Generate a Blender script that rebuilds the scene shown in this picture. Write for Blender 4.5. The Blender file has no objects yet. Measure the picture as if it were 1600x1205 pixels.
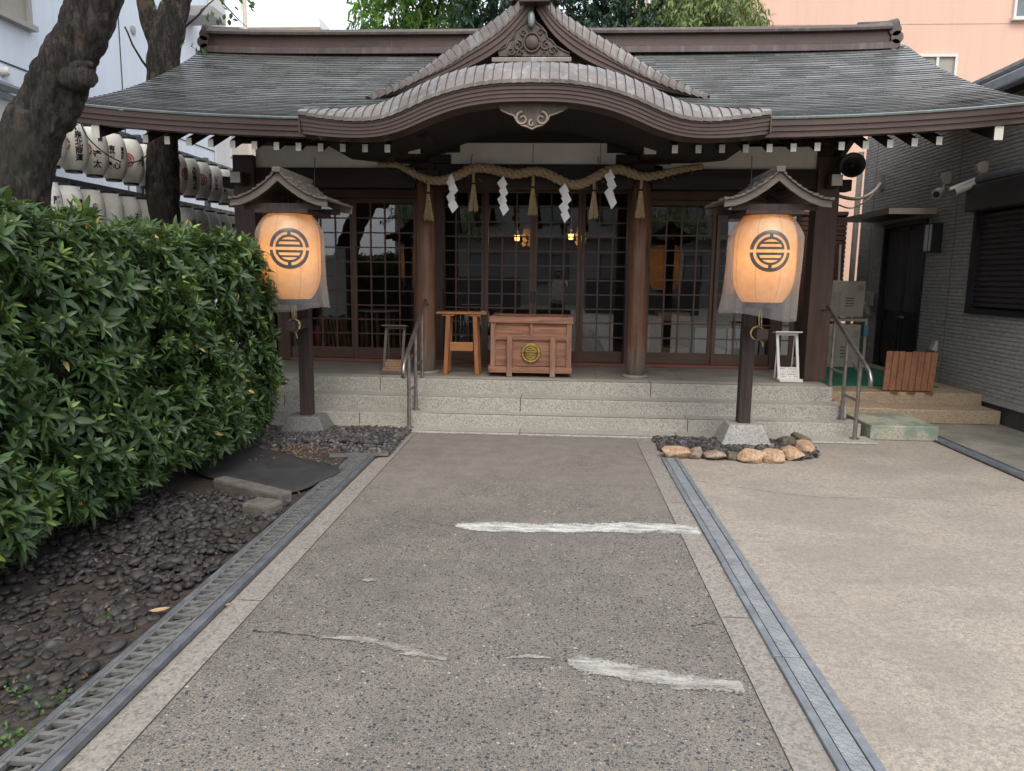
import bpy, bmesh, math, random
import numpy as np
from mathutils import Vector, Matrix, noise as mnoise

random.seed(7)
rng = np.random.default_rng(11)
S = bpy.context.scene
COL = S.collection
R = math.radians
PI = math.pi

# ---------------------------------------------------------------- camera
CAM_H, FPX = 1.55, 1150.0
YAW, PITCH, ROLL = R(3.45), R(8.45), R(0.72)
FW = Vector((-math.sin(YAW)*math.cos(PITCH), math.cos(YAW)*math.cos(PITCH), -math.sin(PITCH)))
RT0 = Vector((math.cos(YAW), math.sin(YAW), 0))
UP0 = RT0.cross(FW)
RT = RT0*math.cos(ROLL) + UP0*math.sin(ROLL)
UP = UP0*math.cos(ROLL) - RT0*math.sin(ROLL)
EYE = Vector((0, 0, CAM_H))
cam = bpy.data.cameras.new('camera')
cam.sensor_fit = 'HORIZONTAL'; cam.sensor_width = 36.0
cam.lens = 36.0*FPX/1600.0
cam.clip_start = 0.05; cam.clip_end = 500
camo = bpy.data.objects.new('camera', cam)
COL.objects.link(camo)
m4 = Matrix((RT, UP, -FW)).transposed().to_4x4()
m4.translation = EYE
camo.matrix_world = m4
S.camera = camo

def at(px, py, X=None, Y=None, Z=None):
    """a point of the survey photograph (1600 wide) carried out to a real plane of the site"""
    d = FW + RT*((px-800)/FPX) - UP*((py-602.5)/FPX)
    if Y is not None: t = (Y-EYE.y)/d.y
    elif X is not None: t = (X-EYE.x)/d.x
    else: t = (Z-EYE.z)/d.z
    return EYE + d*t

# ---------------------------------------------------------------- world, sun, exposure
SUN_EL, SUN_DIR = R(52), Vector((0.12, -0.60, 0.0)).normalized()
w = bpy.data.worlds.new('World'); S.world = w
w.use_nodes = True
nt = w.node_tree
bg = nt.nodes['Background']
sky = nt.nodes.new('ShaderNodeTexSky'); sky.sky_type = 'NISHITA'; sky.sun_disc = False
sky.sun_elevation = SUN_EL
sky.sun_rotation = math.atan2(SUN_DIR.x, SUN_DIR.y) % (2*PI)
sky.air_density = 1.0; sky.dust_density = 4.0; sky.ozone_density = 1.0
hs = nt.nodes.new('ShaderNodeHueSaturation'); hs.inputs['Saturation'].default_value = 0.55   # thin high cloud
nt.links.new(sky.outputs[0], hs.inputs['Color'])
cl = nt.nodes.new('ShaderNodeMix'); cl.data_type = 'RGBA'        # bright high overcast laid over the clear sky
cl.inputs[0].default_value = 0.7; cl.inputs[7].default_value = (4.4, 4.65, 5.05, 1)
nt.links.new(hs.outputs[0], cl.inputs[6]); nt.links.new(cl.outputs[2], bg.inputs['Color'])
bg.inputs['Strength'].default_value = 0.14
sun = bpy.data.lights.new('sun', 'SUN'); sun.energy = 0.6; sun.angle = R(35); sun.color = (1.0, 0.93, 0.84)
suno = bpy.data.objects.new('sun', sun); COL.objects.link(suno)
sdir = SUN_DIR*math.cos(SUN_EL) + Vector((0, 0, math.sin(SUN_EL)))
suno.rotation_euler = sdir.to_track_quat('Z', 'Y').to_euler()
suno.location = (8, -9, 14)
S.view_settings.view_transform = 'Standard'; S.view_settings.look = 'None'
S.view_settings.gamma = 1.0; S.view_settings.exposure = 1.3
S.render.engine = 'CYCLES'
S.cycles.use_denoising = True
S.cycles.max_bounces = 8; S.cycles.transparent_max_bounces = 24
S.cycles.sample_clamp_indirect = 6.0
S.cycles.caustics_reflective = False; S.cycles.caustics_refractive = False

# ---------------------------------------------------------------- scene helpers
ORG = {}
def tag(o, label=None, cat=None, group=None, kind=None):
    if label: o['label'] = label
    if cat: o['category'] = cat
    if group: o['group'] = group
    if kind: o['kind'] = kind
    return o

def thing(name, label, cat, loc=(0, 0, 0), group=None):
    o = bpy.data.objects.new(name, None); COL.objects.link(o)
    o.location = loc; o.empty_display_size = 0.1
    ORG[o] = Vector(loc)
    return tag(o, label, cat, group)

def link(name, me, parent=None, loc=None):
    o = bpy.data.objects.new(name, me); COL.objects.link(o)
    if parent is not None:
        o.parent = parent; ORG[o] = ORG.get(parent, Vector((0, 0, 0)))
    else:
        ORG[o] = Vector(loc) if loc is not None else Vector((0, 0, 0))
        o.location = ORG[o]
    return o

def dup(root, loc, label=None, rotz=None):
    r = root.copy(); COL.objects.link(r); r.location = loc
    if rotz is not None: r.rotation_euler = (0, 0, rotz)
    if label: r['label'] = label
    for ch in list(root.children):
        c = ch.copy(); COL.objects.link(c); c.parent = r
        for g in list(ch.children):
            d = g.copy(); COL.objects.link(d); d.parent = c
    return r

class MB:
    """collects shapes and links them as ONE mesh object"""
    def __init__(s): s.v = []; s.f = []
    def add(s, vs, fs):
        n = len(s.v); s.v += [tuple(p) for p in vs]; s.f += [tuple(i+n for i in f) for f in fs]; return s
    def box(s, c, d, rz=0.0, ry=0.0, rx=0.0):
        c = Vector(c); h = Vector(d)*0.5
        M = Matrix.Rotation(rz, 3, 'Z') @ Matrix.Rotation(ry, 3, 'Y') @ Matrix.Rotation(rx, 3, 'X')
        vs = [c + M @ Vector((x*h.x, y*h.y, z*h.z)) for x in (-1, 1) for y in (-1, 1) for z in (-1, 1)]
        return s.add(vs, [(0, 1, 3, 2), (4, 6, 7, 5), (0, 4, 5, 1), (2, 3, 7, 6), (0, 2, 6, 4), (1, 5, 7, 3)])
    def bx(s, x0, x1, y0, y1, z0, z1):
        return s.box(((x0+x1)/2, (y0+y1)/2, (z0+z1)/2), (abs(x1-x0), abs(y1-y0), abs(z1-z0)))
    def tube(s, path, r, n=10, cap=True, squash=None):
        P = [Vector(p) for p in path]; k = len(P)
        rr = r if isinstance(r, (list, tuple)) else [r]*k
        vs = []; up = None
        for i in range(k):
            t = (P[min(i+1, k-1)] - P[max(i-1, 0)]).normalized()
            if up is None:
                up = Vector((0, 0, 1)) if abs(t.z) < 0.9 else Vector((1, 0, 0))
            a = t.cross(up).normalized(); up = a.cross(t).normalized()
            for j in range(n):
                q = 2*PI*j/n
                vs.append(P[i] + a*math.cos(q)*rr[i] + up*math.sin(q)*rr[i])
        fs = [(i*n+j, i*n+(j+1) % n, (i+1)*n+(j+1) % n, (i+1)*n+j) for i in range(k-1) for j in range(n)]
        if cap: fs += [tuple(range(n))[::-1], tuple((k-1)*n+j for j in range(n))]
        return s.add(vs, fs)
    def bar(s, a, b, wx, wz):
        """square bar from a to b, section wx (sideways) by wz (upwards)"""
        a, b = Vector(a), Vector(b); t = (b-a).normalized()
        up = Vector((0, 0, 1)) if abs(t.z) < 0.95 else Vector((0, 1, 0))
        sx = t.cross(up).normalized(); su = sx.cross(t).normalized()
        vs = [p + sx*x*wx/2 + su*z*wz/2 for p in (a, b) for x, z in ((-1, -1), (1, -1), (1, 1), (-1, 1))]
        return s.add(vs, [(0, 1, 2, 3), (7, 6, 5, 4), (0, 4, 5, 1), (1, 5, 6, 2), (2, 6, 7, 3), (3, 7, 4, 0)])
    def lathe(s, prof, n=24, c=(0, 0, 0), M=None, cap=True, rfun=None):
        c = Vector(c); vs = []
        for i, (r, z) in enumerate(prof):
            for j in range(n):
                q = 2*PI*j/n
                rad = r if rfun is None else rfun(r, z, q)
                p = Vector((rad*math.cos(q), rad*math.sin(q), z))
                vs.append(c + (M @ p if M else p))
        k = len(prof)
        fs = [(i*n+j, i*n+(j+1) % n, (i+1)*n+(j+1) % n, (i+1)*n+j) for i in range(k-1) for j in range(n)]
        if cap: fs += [tuple(range(n))[::-1], tuple((k-1)*n+j for j in range(n))]
        return s.add(vs, fs)
    def prism(s, poly, y0, y1):
        """polygon of (x, z) extruded from y0 to y1"""
        n = len(poly)
        vs = [(x, y0, z) for x, z in poly] + [(x, y1, z) for x, z in poly]
        fs = [tuple(range(n)), tuple(range(2*n-1, n-1, -1))] + [(i, i+n, (i+1) % n + n, (i+1) % n) for i in range(n)]
        return s.add(vs, fs)
    def strip(s, A, B):
        """quads between two polylines of the same length"""
        n = len(A)
        return s.add(list(A)+list(B), [(i, i+1, n+i+1, n+i) for i in range(n-1)])
    def build(s, name, mat, parent=None, smooth=False, bevel=0.0, loc=None, solid=0.0, tris=False):
        me = bpy.data.meshes.new(name)
        org = ORG.get(parent) if parent is not None else (Vector(loc) if loc is not None else Vector((0, 0, 0)))
        if org is None: org = Vector((0, 0, 0))
        me.from_pydata([(x-org.x, y-org.y, z-org.z) for x, y, z in s.v], [], s.f)
        bm = bmesh.new(); bm.from_mesh(me)
        bmesh.ops.recalc_face_normals(bm, faces=bm.faces)
        bm.to_mesh(me); bm.free()
        if mat: me.materials.append(mat)
        if smooth: me.polygons.foreach_set('use_smooth', [True]*len(me.polygons))
        o = link(name, me, parent, loc)
        if bevel:
            b = o.modifiers.new('bevel', 'BEVEL'); b.width = bevel; b.segments = 2; b.limit_method = 'ANGLE'; b.angle_limit = R(40)
        if solid:
            b = o.modifiers.new('solid', 'SOLIDIFY'); b.thickness = solid; b.offset = 1
        return o

def resample(pts, n, smooth=2):
    p = np.array([tuple(q) for q in pts], float)
    for _ in range(smooth):
        q = [p[0]]
        for a, b in zip(p[:-1], p[1:]): q += [a*.75+b*.25, a*.25+b*.75]
        q.append(p[-1]); p = np.array(q)
    d = np.r_[0, np.cumsum(np.linalg.norm(np.diff(p, axis=0), axis=1))]
    t = np.linspace(0, d[-1], n)
    return np.stack([np.interp(t, d, p[:, k]) for k in range(p.shape[1])], 1)

def text_polys(body, size, weight=0.0, spacing=1.0):
    cu = bpy.data.curves.new('writing', 'FONT'); cu.body = body; cu.size = size
    cu.align_x = 'CENTER'; cu.align_y = 'CENTER'; cu.resolution_u = 2; cu.offset = weight; cu.space_line = spacing
    o = bpy.data.objects.new('writing', cu); COL.objects.link(o)
    bpy.context.view_layer.update()
    me = o.evaluated_get(bpy.context.evaluated_depsgraph_get()).to_mesh()
    bm = bmesh.new(); bm.from_mesh(me)
    o.evaluated_get(bpy.context.evaluated_depsgraph_get()).to_mesh_clear()
    bpy.data.objects.remove(o); bpy.data.curves.remove(cu)
    return bm

# ---------------------------------------------------------------- materials
class NT:
    def __init__(s, name, rough=0.6, metal=0.0, spec=0.5):
        s.m = bpy.data.materials.new(name); s.m.use_nodes = True
        s.t = s.m.node_tree; s.b = s.t.nodes['Principled BSDF']; s.out = s.t.nodes['Material Output']
        s.b.inputs['Roughness'].default_value = rough; s.b.inputs['Metallic'].default_value = metal
        s.b.inputs['Specular IOR Level'].default_value = spec
        s.tc = s.t.nodes.new('ShaderNodeTexCoord')
    def n(s, typ, **kw):
        nd = s.t.nodes.new(typ)
        for k, v in kw.items(): setattr(nd, k, v)
        return nd
    def l(s, a, b): s.t.links.new(a, b); return s
    def coord(s, scale=(1, 1, 1), rot=(0, 0, 0)):
        mp = s.n('ShaderNodeMapping'); mp.inputs['Scale'].default_value = scale; mp.inputs['Rotation'].default_value = rot
        s.l(s.tc.outputs['Object'], mp.inputs['Vector']); return mp.outputs[0]
    def noise(s, scale, detail=4, vec=None, rough=0.55, dist=0.0):
        nd = s.n('ShaderNodeTexNoise'); nd.inputs['Scale'].default_value = scale; nd.inputs['Detail'].default_value = detail
        nd.inputs['Roughness'].default_value = rough; nd.inputs['Distortion'].default_value = dist
        s.l(vec if vec is not None else s.tc.outputs['Object'], nd.inputs['Vector']); return nd.outputs['Fac']
    def voro(s, scale, vec=None, feature='F1', out='Distance', rand=1.0):
        nd = s.n('ShaderNodeTexVoronoi', feature=feature); nd.inputs['Scale'].default_value = scale
        nd.inputs['Randomness'].default_value = rand
        s.l(vec if vec is not None else s.tc.outputs['Object'], nd.inputs['Vector']); return nd.outputs[out]
    def ramp(s, fac, stops, interp='LINEAR'):
        nd = s.n('ShaderNodeValToRGB'); cr = nd.color_ramp; cr.interpolation = interp
        while len(cr.elements) < len(stops): cr.elements.new(0.5)
        for e, (p, c) in zip(cr.elements, stops):
            e.position = p; e.color = (c[0], c[1], c[2], 1) if not isinstance(c, (int, float)) else (c, c, c, 1)
        s.l(fac, nd.inputs['Fac']); return nd.outputs['Color']
    def mix(s, fac, a, b, typ='MIX'):
        nd = s.n('ShaderNodeMix', data_type='RGBA', blend_type=typ)
        for i, v in ((0, fac), (6, a), (7, b)):
            if isinstance(v, (int, float)): nd.inputs[i].default_value = v
            elif isinstance(v, tuple): nd.inputs[i].default_value = (v[0], v[1], v[2], 1)
            else: s.l(v, nd.inputs[i])
        return nd.outputs[2]
    def math(s, op, a, b=None):
        nd = s.n('ShaderNodeMath', operation=op)
        for i, v in ((0, a), (1, b)):
            if v is None: continue
            if isinstance(v, (int, float)): nd.inputs[i].default_value = v
            else: s.l(v, nd.inputs[i])
        return nd.outputs[0]
    def attr(s, name='tint'):
        nd = s.n('ShaderNodeAttribute'); nd.attribute_name = name; return nd.outputs['Fac']
    def z(s):
        nd = s.n('ShaderNodeNewGeometry'); sp = s.n('ShaderNodeSeparateXYZ')
        s.l(nd.outputs['Position'], sp.inputs[0]); return sp.outputs
    def bump(s, h, strength=0.3, dist=0.01):
        nd = s.n('ShaderNodeBump'); nd.inputs['Strength'].default_value = strength; nd.inputs['Distance'].default_value = dist
        s.l(h, nd.inputs['Height']); s.l(nd.outputs[0], s.b.inputs['Normal']); return s
    def col(s, c):
        if isinstance(c, tuple): s.b.inputs['Base Color'].default_value = (*c, 1)
        else: s.l(c, s.b.inputs['Base Color'])
        return s
    def rough(s, r): s.l(r, s.b.inputs['Roughness']); return s

def sc(c, k): return tuple(min(1, x*k) for x in c)

def plain(name, c, rough=0.6, metal=0.0, var=0.18, scale=9.0, bump=0.08, spec=0.5):
    m = NT(name, rough, metal, spec)
    a = m.noise(scale, 5); b = m.noise(scale*9, 3)
    f = m.math('ADD', m.math('MULTIPLY', a, .7), m.math('MULTIPLY', b, .3))
    m.col(m.ramp(f, [(0.3, sc(c, 1-var*1.6)), (0.7, sc(c, 1+var))]))
    m.rough(m.ramp(a, [(0.3, max(0, rough-.1)), (0.7, min(1, rough+.12))]))
    if bump: m.bump(b, bump, 0.004)
    return m.m

def wood(name, c, axis='Z', rough=0.55, var=0.5, grey_foot=None, scale=1.0, spec=0.4):
    """grain runs along one axis; grey_foot = world height below which the foot is weathered grey"""
    m = NT(name, rough, 0, spec)
    k = {'X': (1.2, 28, 28), 'Y': (28, 1.2, 28), 'Z': (28, 28, 1.2)}[axis]
    v = m.coord(tuple(q*scale for q in k))
    g = m.noise(1.0, 6, v, 0.65, 0.6); g2 = m.noise(3.5, 3, v)
    big = m.noise(2.2, 3)
    f = m.math('ADD', m.math('MULTIPLY', g, .65), m.math('MULTIPLY', g2, .35))
    cc = m.ramp(f, [(0.32, sc(c, 1-var)), (0.5, c), (0.72, sc(c, 1+var*.9))])
    cc = m.mix(m.ramp(big, [(0.35, 0.0), (0.75, 0.5)]), cc, sc(c, 0.55))
    if grey_foot:
        z = m.z()[2]
        h = m.math('SUBTRACT', z, m.math('MULTIPLY', g, 0.5))
        mk = m.ramp(m.math('MULTIPLY', m.math('ADD', m.math('SUBTRACT', h, grey_foot), 0.5), 1.0), [(0.0, 1.0), (0.45, 0.0)])
        cc = m.mix(mk, cc, (0.27, 0.24, 0.20))
    m.col(cc); m.bump(f, 0.35, 0.004)
    return m.m

MAT = {}
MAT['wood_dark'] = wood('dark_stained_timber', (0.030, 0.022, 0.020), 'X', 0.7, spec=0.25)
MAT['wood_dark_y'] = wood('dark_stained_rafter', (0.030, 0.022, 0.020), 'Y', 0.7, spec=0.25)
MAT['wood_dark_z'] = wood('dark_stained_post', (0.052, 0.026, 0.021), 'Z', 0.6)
MAT['wood_col'] = wood('reddish_column', (0.150, 0.074, 0.043), 'Z', 0.5, 0.85, grey_foot=0.62)
MAT['wood_post'] = wood('dark_red_post', (0.068, 0.037, 0.027), 'Z', 0.55, 0.5)
MAT['wood_door'] = wood('brown_door_timber', (0.115, 0.064, 0.043), 'Z', 0.5, 0.4)
MAT['wood_door_x'] = wood('brown_door_rail', (0.105, 0.059, 0.040), 'X', 0.5, 0.4)
MAT['wood_sill'] = wood('red_sill_timber', (0.20, 0.075, 0.05), 'X', 0.6, 0.35)
MAT['wood_box'] = wood('offering_box_timber', (0.30, 0.142, 0.085), 'X', 0.62, 0.8, scale=1.4)
MAT['wood_box_z'] = wood('offering_box_upright', (0.275, 0.140, 0.092), 'Z', 0.62, 0.7, grey_foot=0.42, scale=1.4)
MAT['wood_table'] = wood('honey_pine', (0.33, 0.135, 0.050), 'Z', 0.45, 0.35)
MAT['wood_table_x'] = wood('honey_pine_rail', (0.36, 0.15, 0.058), 'X', 0.45, 0.35)
MAT['wood_slat'] = wood('weathered_red_slat', (0.25, 0.105, 0.050), 'Z', 0.65, 0.6)
MAT['wood_grey'] = wood('weathered_grey_timber', (0.135, 0.112, 0.092), 'X', 0.8, 0.45)
MAT['wood_stand'] = wood('dark_weathered_stand', (0.045, 0.030, 0.026), 'Z', 0.75, 0.7)
MAT['wood_board'] = wood('brown_board', (0.20, 0.10, 0.06), 'Z', 0.6, 0.3)
MAT['card'] = plain('cardboard', (0.36, 0.23, 0.14), 0.8)
MAT['white_end'] = plain('white_paint', (0.64, 0.61, 0.54), 0.6, var=0.08)
MAT['plaster'] = plain('grey_plaster', (0.78, 0.75, 0.72), 0.85, var=0.07, scale=3)
MAT['black'] = plain('black_paint', (0.014, 0.014, 0.016), 0.4, var=0.2)
MAT['black_print'] = plain('black_ink', (0.012, 0.011, 0.011), 0.7, var=0.1, bump=0)
MAT['red_print'] = plain('red_ink', (0.50, 0.06, 0.05), 0.7, var=0.1, bump=0)
MAT['paper'] = plain('washi_paper', (0.82, 0.79, 0.73), 0.75, var=0.07, scale=14)
MAT['shide'] = plain('white_paper', (0.86, 0.86, 0.85), 0.7, var=0.03, scale=5)
MAT['steel'] = plain('brushed_steel', (0.36, 0.34, 0.33), 0.38, 0.85, var=0.12, scale=22, bump=0.02)
MAT['handrail'] = plain('bronze_steel', (0.30, 0.265, 0.245), 0.36, 0.8, var=0.15, scale=18, bump=0.02)
MAT['galv'] = plain('galvanised_steel', (0.22, 0.232, 0.25), 0.5, 0.6, var=0.2, scale=14)
MAT['drainrail'] = plain('blue_grey_drain_rail', (0.225, 0.242, 0.262), 0.5, 0.25, var=0.2, scale=16)
MAT['drainplate'] = plain('grey_drain_plate', (0.30, 0.315, 0.325), 0.5, 0.25, var=0.16, scale=16)
MAT['iron'] = plain('cast_iron', (0.150, 0.148, 0.140), 0.65, 0.1, var=0.3, scale=20, bump=0.25)
MAT['brass'] = plain('gold_brass', (0.52, 0.37, 0.11), 0.4, 0.75, var=0.25, scale=18)
MAT['beige'] = plain('beige_plastic', (0.46, 0.41, 0.34), 0.5, var=0.08, spec=0.4)
MAT['white_plastic'] = plain('white_plastic', (0.70, 0.68, 0.64), 0.45, var=0.06)
MAT['blue_tape'] = plain('blue_strap', (0.10, 0.25, 0.33), 0.5)
MAT['mat_green'] = plain('green_mat', (0.015, 0.15, 0.085), 0.9, var=0.2, scale=40, bump=0.3)
MAT['sheet'] = plain('black_ground_sheet', (0.035, 0.034, 0.034), 0.8, var=0.3, scale=5, bump=0.3)
MAT['stone_dark'] = plain('dark_kerb_stone', (0.13, 0.115, 0.10), 0.85, var=0.35, scale=12, bump=0.5)
MAT['red_can'] = plain('red_enamel', (0.30, 0.03, 0.03), 0.35)
MAT['void'] = plain('channel_shade_and_crack', (0.012, 0.011, 0.010), 0.95)  # near-black painted in for channel depth shade; also fills the path cracks
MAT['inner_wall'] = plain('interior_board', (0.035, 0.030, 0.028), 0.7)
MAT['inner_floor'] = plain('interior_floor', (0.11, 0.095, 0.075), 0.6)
MAT['inner_white'] = plain('interior_panel', (0.48, 0.46, 0.44), 0.7, var=.05)
MAT['dark_metal'] = plain('dark_aluminium', (0.022, 0.022, 0.025), 0.45, 0.3, var=0.2)
MAT['shutter'] = plain('dark_shutter', (0.055, 0.050, 0.052), 0.42, 0.35, var=0.15)
MAT['found'] = plain('dark_foundation', (0.060, 0.056, 0.054), 0.85, var=0.25)
MAT['trim_grey'] = plain('grey_base_trim', (0.36, 0.34, 0.33), 0.5, var=.1)

def granite(name, c, speck=1.0, stain=None):
    m = NT(name, 0.75)
    a = m.noise(95, 3, None, .8); b = m.voro(85, out='Color'); big = m.noise(1.7, 4)
    f = m.ramp(a, [(0.30, sc(c, 0.42)), (0.47, sc(c, 0.95)), (0.56, sc(c, 1.05)), (0.72, sc(c, 1.5))])
    f = m.mix(0.42*speck, f, m.ramp(b, [(0.2, sc(c, 0.3)), (0.45, c), (0.8, sc(c, 1.5))]))
    f = m.mix(m.ramp(big, [(0.4, 0.0), (0.75, 0.45)]), f, sc(c, 0.68))
    if stain: f = m.mix(m.ramp(m.noise(4.5, 5), [(0.48, 0.0), (0.6, 0.75)]), f, stain)
    m.col(f); m.bump(a, 0.25, 0.004); return m.m
MAT['granite'] = granite('granite', (0.37, 0.347, 0.30))
MAT['granite_warm'] = granite('warm_washed_concrete', (0.38, 0.29, 0.19))
MAT['granite_green'] = granite('green_stained_concrete', (0.36, 0.35, 0.27), stain=(0.14, 0.20, 0.155))
MAT['granite_dark'] = granite('dark_granite', (0.15, 0.145, 0.138))  # a darker granite, left pedestal only
MAT['granite_base'] = granite('granite_pedestal', (0.34, 0.325, 0.30))
MAT['border'] = granite('path_border_stone', (0.265, 0.238, 0.208), 1.0)
MAT['porch'] = plain('porch_stone', (0.235, 0.21, 0.18), 0.7, var=0.2, scale=4)

def aggregate():
    m = NT('exposed_aggregate', 0.7)
    x, y, z = m.z()
    v1 = m.n('ShaderNodeTexVoronoi'); v1.inputs['Scale'].default_value = 62
    v2 = m.n('ShaderNodeTexVoronoi'); v2.inputs['Scale'].default_value = 140
    wv = m.coord()
    wob = m.n('ShaderNodeTexNoise'); wob.inputs['Scale'].default_value = 30
    m.l(wv, wob.inputs['Vector'])
    va = m.n('ShaderNodeVectorMath', operation='MULTIPLY_ADD'); va.inputs[1].default_value = (0.012, 0.012, 0.0); m.l(wob.outputs['Color'], va.inputs[0]); m.l(wv, va.inputs[2])
    for v in (v1, v2): m.l(va.outputs[0], v.inputs['Vector'])
    s1 = m.n('ShaderNodeSeparateColor'); m.l(v1.outputs['Color'], s1.inputs[0])
    s2 = m.n('ShaderNodeSeparateColor'); m.l(v2.outputs['Color'], s2.inputs[0])
    cem = m.ramp(m.noise(7, 6), [(0.3, (0.150, 0.133, 0.111)), (0.7, (0.270, 0.240, 0.200))])
    cem = m.mix(0.5, cem, m.ramp(m.noise(260, 2), [(0.35, (0.08, 0.07, 0.06)), (0.65, (0.34, 0.30, 0.26))]))
    pal = [(0.0, (0.042, 0.048, 0.056)), (0.30, (0.078, 0.080, 0.082)), (0.44, (0.14, 0.125, 0.108)), (0.66, (0.20, 0.17, 0.135)), (0.80, (0.26, 0.215, 0.165)), (0.95, (0.46, 0.41, 0.345))]
    c1 = m.ramp(s1.outputs[0], pal, 'CONSTANT'); c2 = m.ramp(s2.outputs[0], pal, 'CONSTANT')
    # how exposed the stones are: worn patches, and a smoother apron towards the steps
    ex = m.math('ADD', m.noise(1.3, 4), m.math('MULTIPLY', m.math('SUBTRACT', 5.2, y), 0.13))
    exm = m.ramp(ex, [(0.38, 0.1), (0.62, 1.0)])
    k1 = m.math('MULTIPLY', m.ramp(m.math('ADD', v1.outputs['Distance'], m.math('MULTIPLY', s1.outputs[1], 0.45)), [(0.42, 1.0), (0.50, 0.0)]), exm)
    k2 = m.math('MULTIPLY', m.ramp(m.math('ADD', v2.outputs['Distance'], m.math('MULTIPLY', s2.outputs[1], 0.3)), [(0.50, 0.9), (0.62, 0.0)]), exm)
    c = m.mix(k2, cem, c2); c = m.mix(k1, c, c1)
    pt_ = m.math('MULTIPLY', m.ramp(m.noise(0.9, 6, None, .62, .6), [(0.36, 0.0), (0.62, 0.75)]), m.ramp(m.math('SUBTRACT', 5.35, m.math('ADD', y, m.math('MULTIPLY', m.noise(2.5, 4), 0.9))), [(0.0, 0.1), (0.35, 1.0)]))
    c = m.mix(m.math('MULTIPLY', pt_, 0.62), c, m.mix(0.5, c, (0.03, 0.03, 0.03)))
    # pale mended cracks
    m.col(c)
    m.bump(m.math('ADD', m.math('MULTIPLY', k1, 1.0), m.math('MULTIPLY', k2, 0.6)), 0.55, 0.006)
    return m.m
MAT['aggregate'] = aggregate()

def yard():
    m = NT('worn_concrete_yard', 0.8)
    x, y, z = m.z()
    f = m.noise(120, 4, None, .7); g = m.noise(40, 4, None, .7); big = m.noise(0.9, 6, m.coord((1, 1.7, 1)), 0.6, 0.8)
    c = m.ramp(f, [(0.34, (0.15, 0.122, 0.098)), (0.48, (0.35, 0.298, 0.245)), (0.64, (0.55, 0.485, 0.41))])
    c = m.mix(0.45, c, m.ramp(g, [(0.38, (0.15, 0.13, 0.105)), (0.62, (0.46, 0.405, 0.33))]))
    c = m.mix(m.ramp(m.noise(14, 6, None, .75), [(0.50, 0.0), (0.66, 0.5)]), c, (0.17, 0.15, 0.125))
    c = m.mix(m.ramp(big, [(0.40, 0.42), (0.58, 0.0)]), c, (0.20, 0.178, 0.152))
    c = m.mix(m.ramp(m.noise(1.7, 5, None, .6, 1.2), [(0.56, 0.0), (0.72, 0.28)]), c, (0.42, 0.34, 0.24))
    # algae stain beyond the far drain
    gx = m.math('SUBTRACT', x, 3.85)
    st = m.math('MULTIPLY', m.ramp(gx, [(0.0, 0.0), (0.08, 1.0)]), m.ramp(m.noise(2.6, 5), [(0.42, 0.25), (0.6, 0.9)]))
    c = m.mix(st, c, (0.165, 0.17, 0.13))
    m.col(c); m.bump(m.math('ADD', f, g), 0.22, 0.004); return m.m
MAT['yard'] = yard()

def soil():
    m = NT('dark_garden_soil', 0.95)
    a = m.noise(34, 6); b = m.noise(3, 4)
    c = m.ramp(a, [(0.3, (0.012, 0.009, 0.007)), (0.7, (0.060, 0.042, 0.032))])
    c = m.mix(m.ramp(b, [(0.4, 0.0), (0.7, 0.5)]), c, (0.072, 0.052, 0.038))
    m.col(c); m.bump(a, 0.8, 0.02); return m.m
MAT['soil'] = soil()

MAT['street_wall'] = plain('street_wall_render', (0.27, 0.255, 0.24), .85)
MAT['yellow_leaf'] = plain('yellowed_leaf', (0.34, 0.26, 0.07), .6)
def pebble(name, a, b, rough=0.5):
    m = NT(name, rough)
    t = m.attr('tint'); n = m.noise(60, 3)
    c = m.ramp(t, [(0.0, a), (0.45, sc(a, 1.8)), (0.6, (b[0]*1.1, b[1]*.92, b[2]*.78)), (0.85, b), (1.0, sc(b, 1.9))])
    c = m.mix(m.ramp(n, [(0.4, 0.0), (0.7, 0.55)]), c, (0.06, 0.045, 0.036))
    m.col(c); m.b.inputs['Specular IOR Level'].default_value = 0.3; return m.m
MAT['pebble'] = pebble('black_river_pebble', (0.013, 0.013, 0.014), (0.045, 0.043, 0.043), 0.55)
MAT['gravel'] = pebble('crushed_dark_gravel', (0.030, 0.030, 0.034), (0.105, 0.10, 0.10), 0.7)
MAT['gravel_brown'] = pebble('crushed_brown_gravel', (0.05, 0.038, 0.03), (0.17, 0.13, 0.10), 0.85)

def rock(name, c1, c2):
    m = NT(name, 0.85)
    a = m.noise(9, 6); b = m.noise(60, 4)
    m.col(m.mix(0.35, m.ramp(a, [(0.35, c1), (0.65, c2)]), m.ramp(b, [(0.35, sc(c1, .3)), (0.62, sc(c2, 1.3))])))
    m.bump(m.math('ADD', a, m.math('MULTIPLY', b, .5)), 0.7, 0.02); return m.m
MAT['rock_tan'] = rock('tan_stone', (0.27, 0.16, 0.09), (0.52, 0.36, 0.23))
MAT['rock_grey'] = rock('grey_brown_stone', (0.17, 0.125, 0.09), (0.40, 0.30, 0.22))
MAT['rock_moss'] = rock('mossy_dark_stone', (0.06, 0.06, 0.04), (0.18, 0.15, 0.11))

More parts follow.
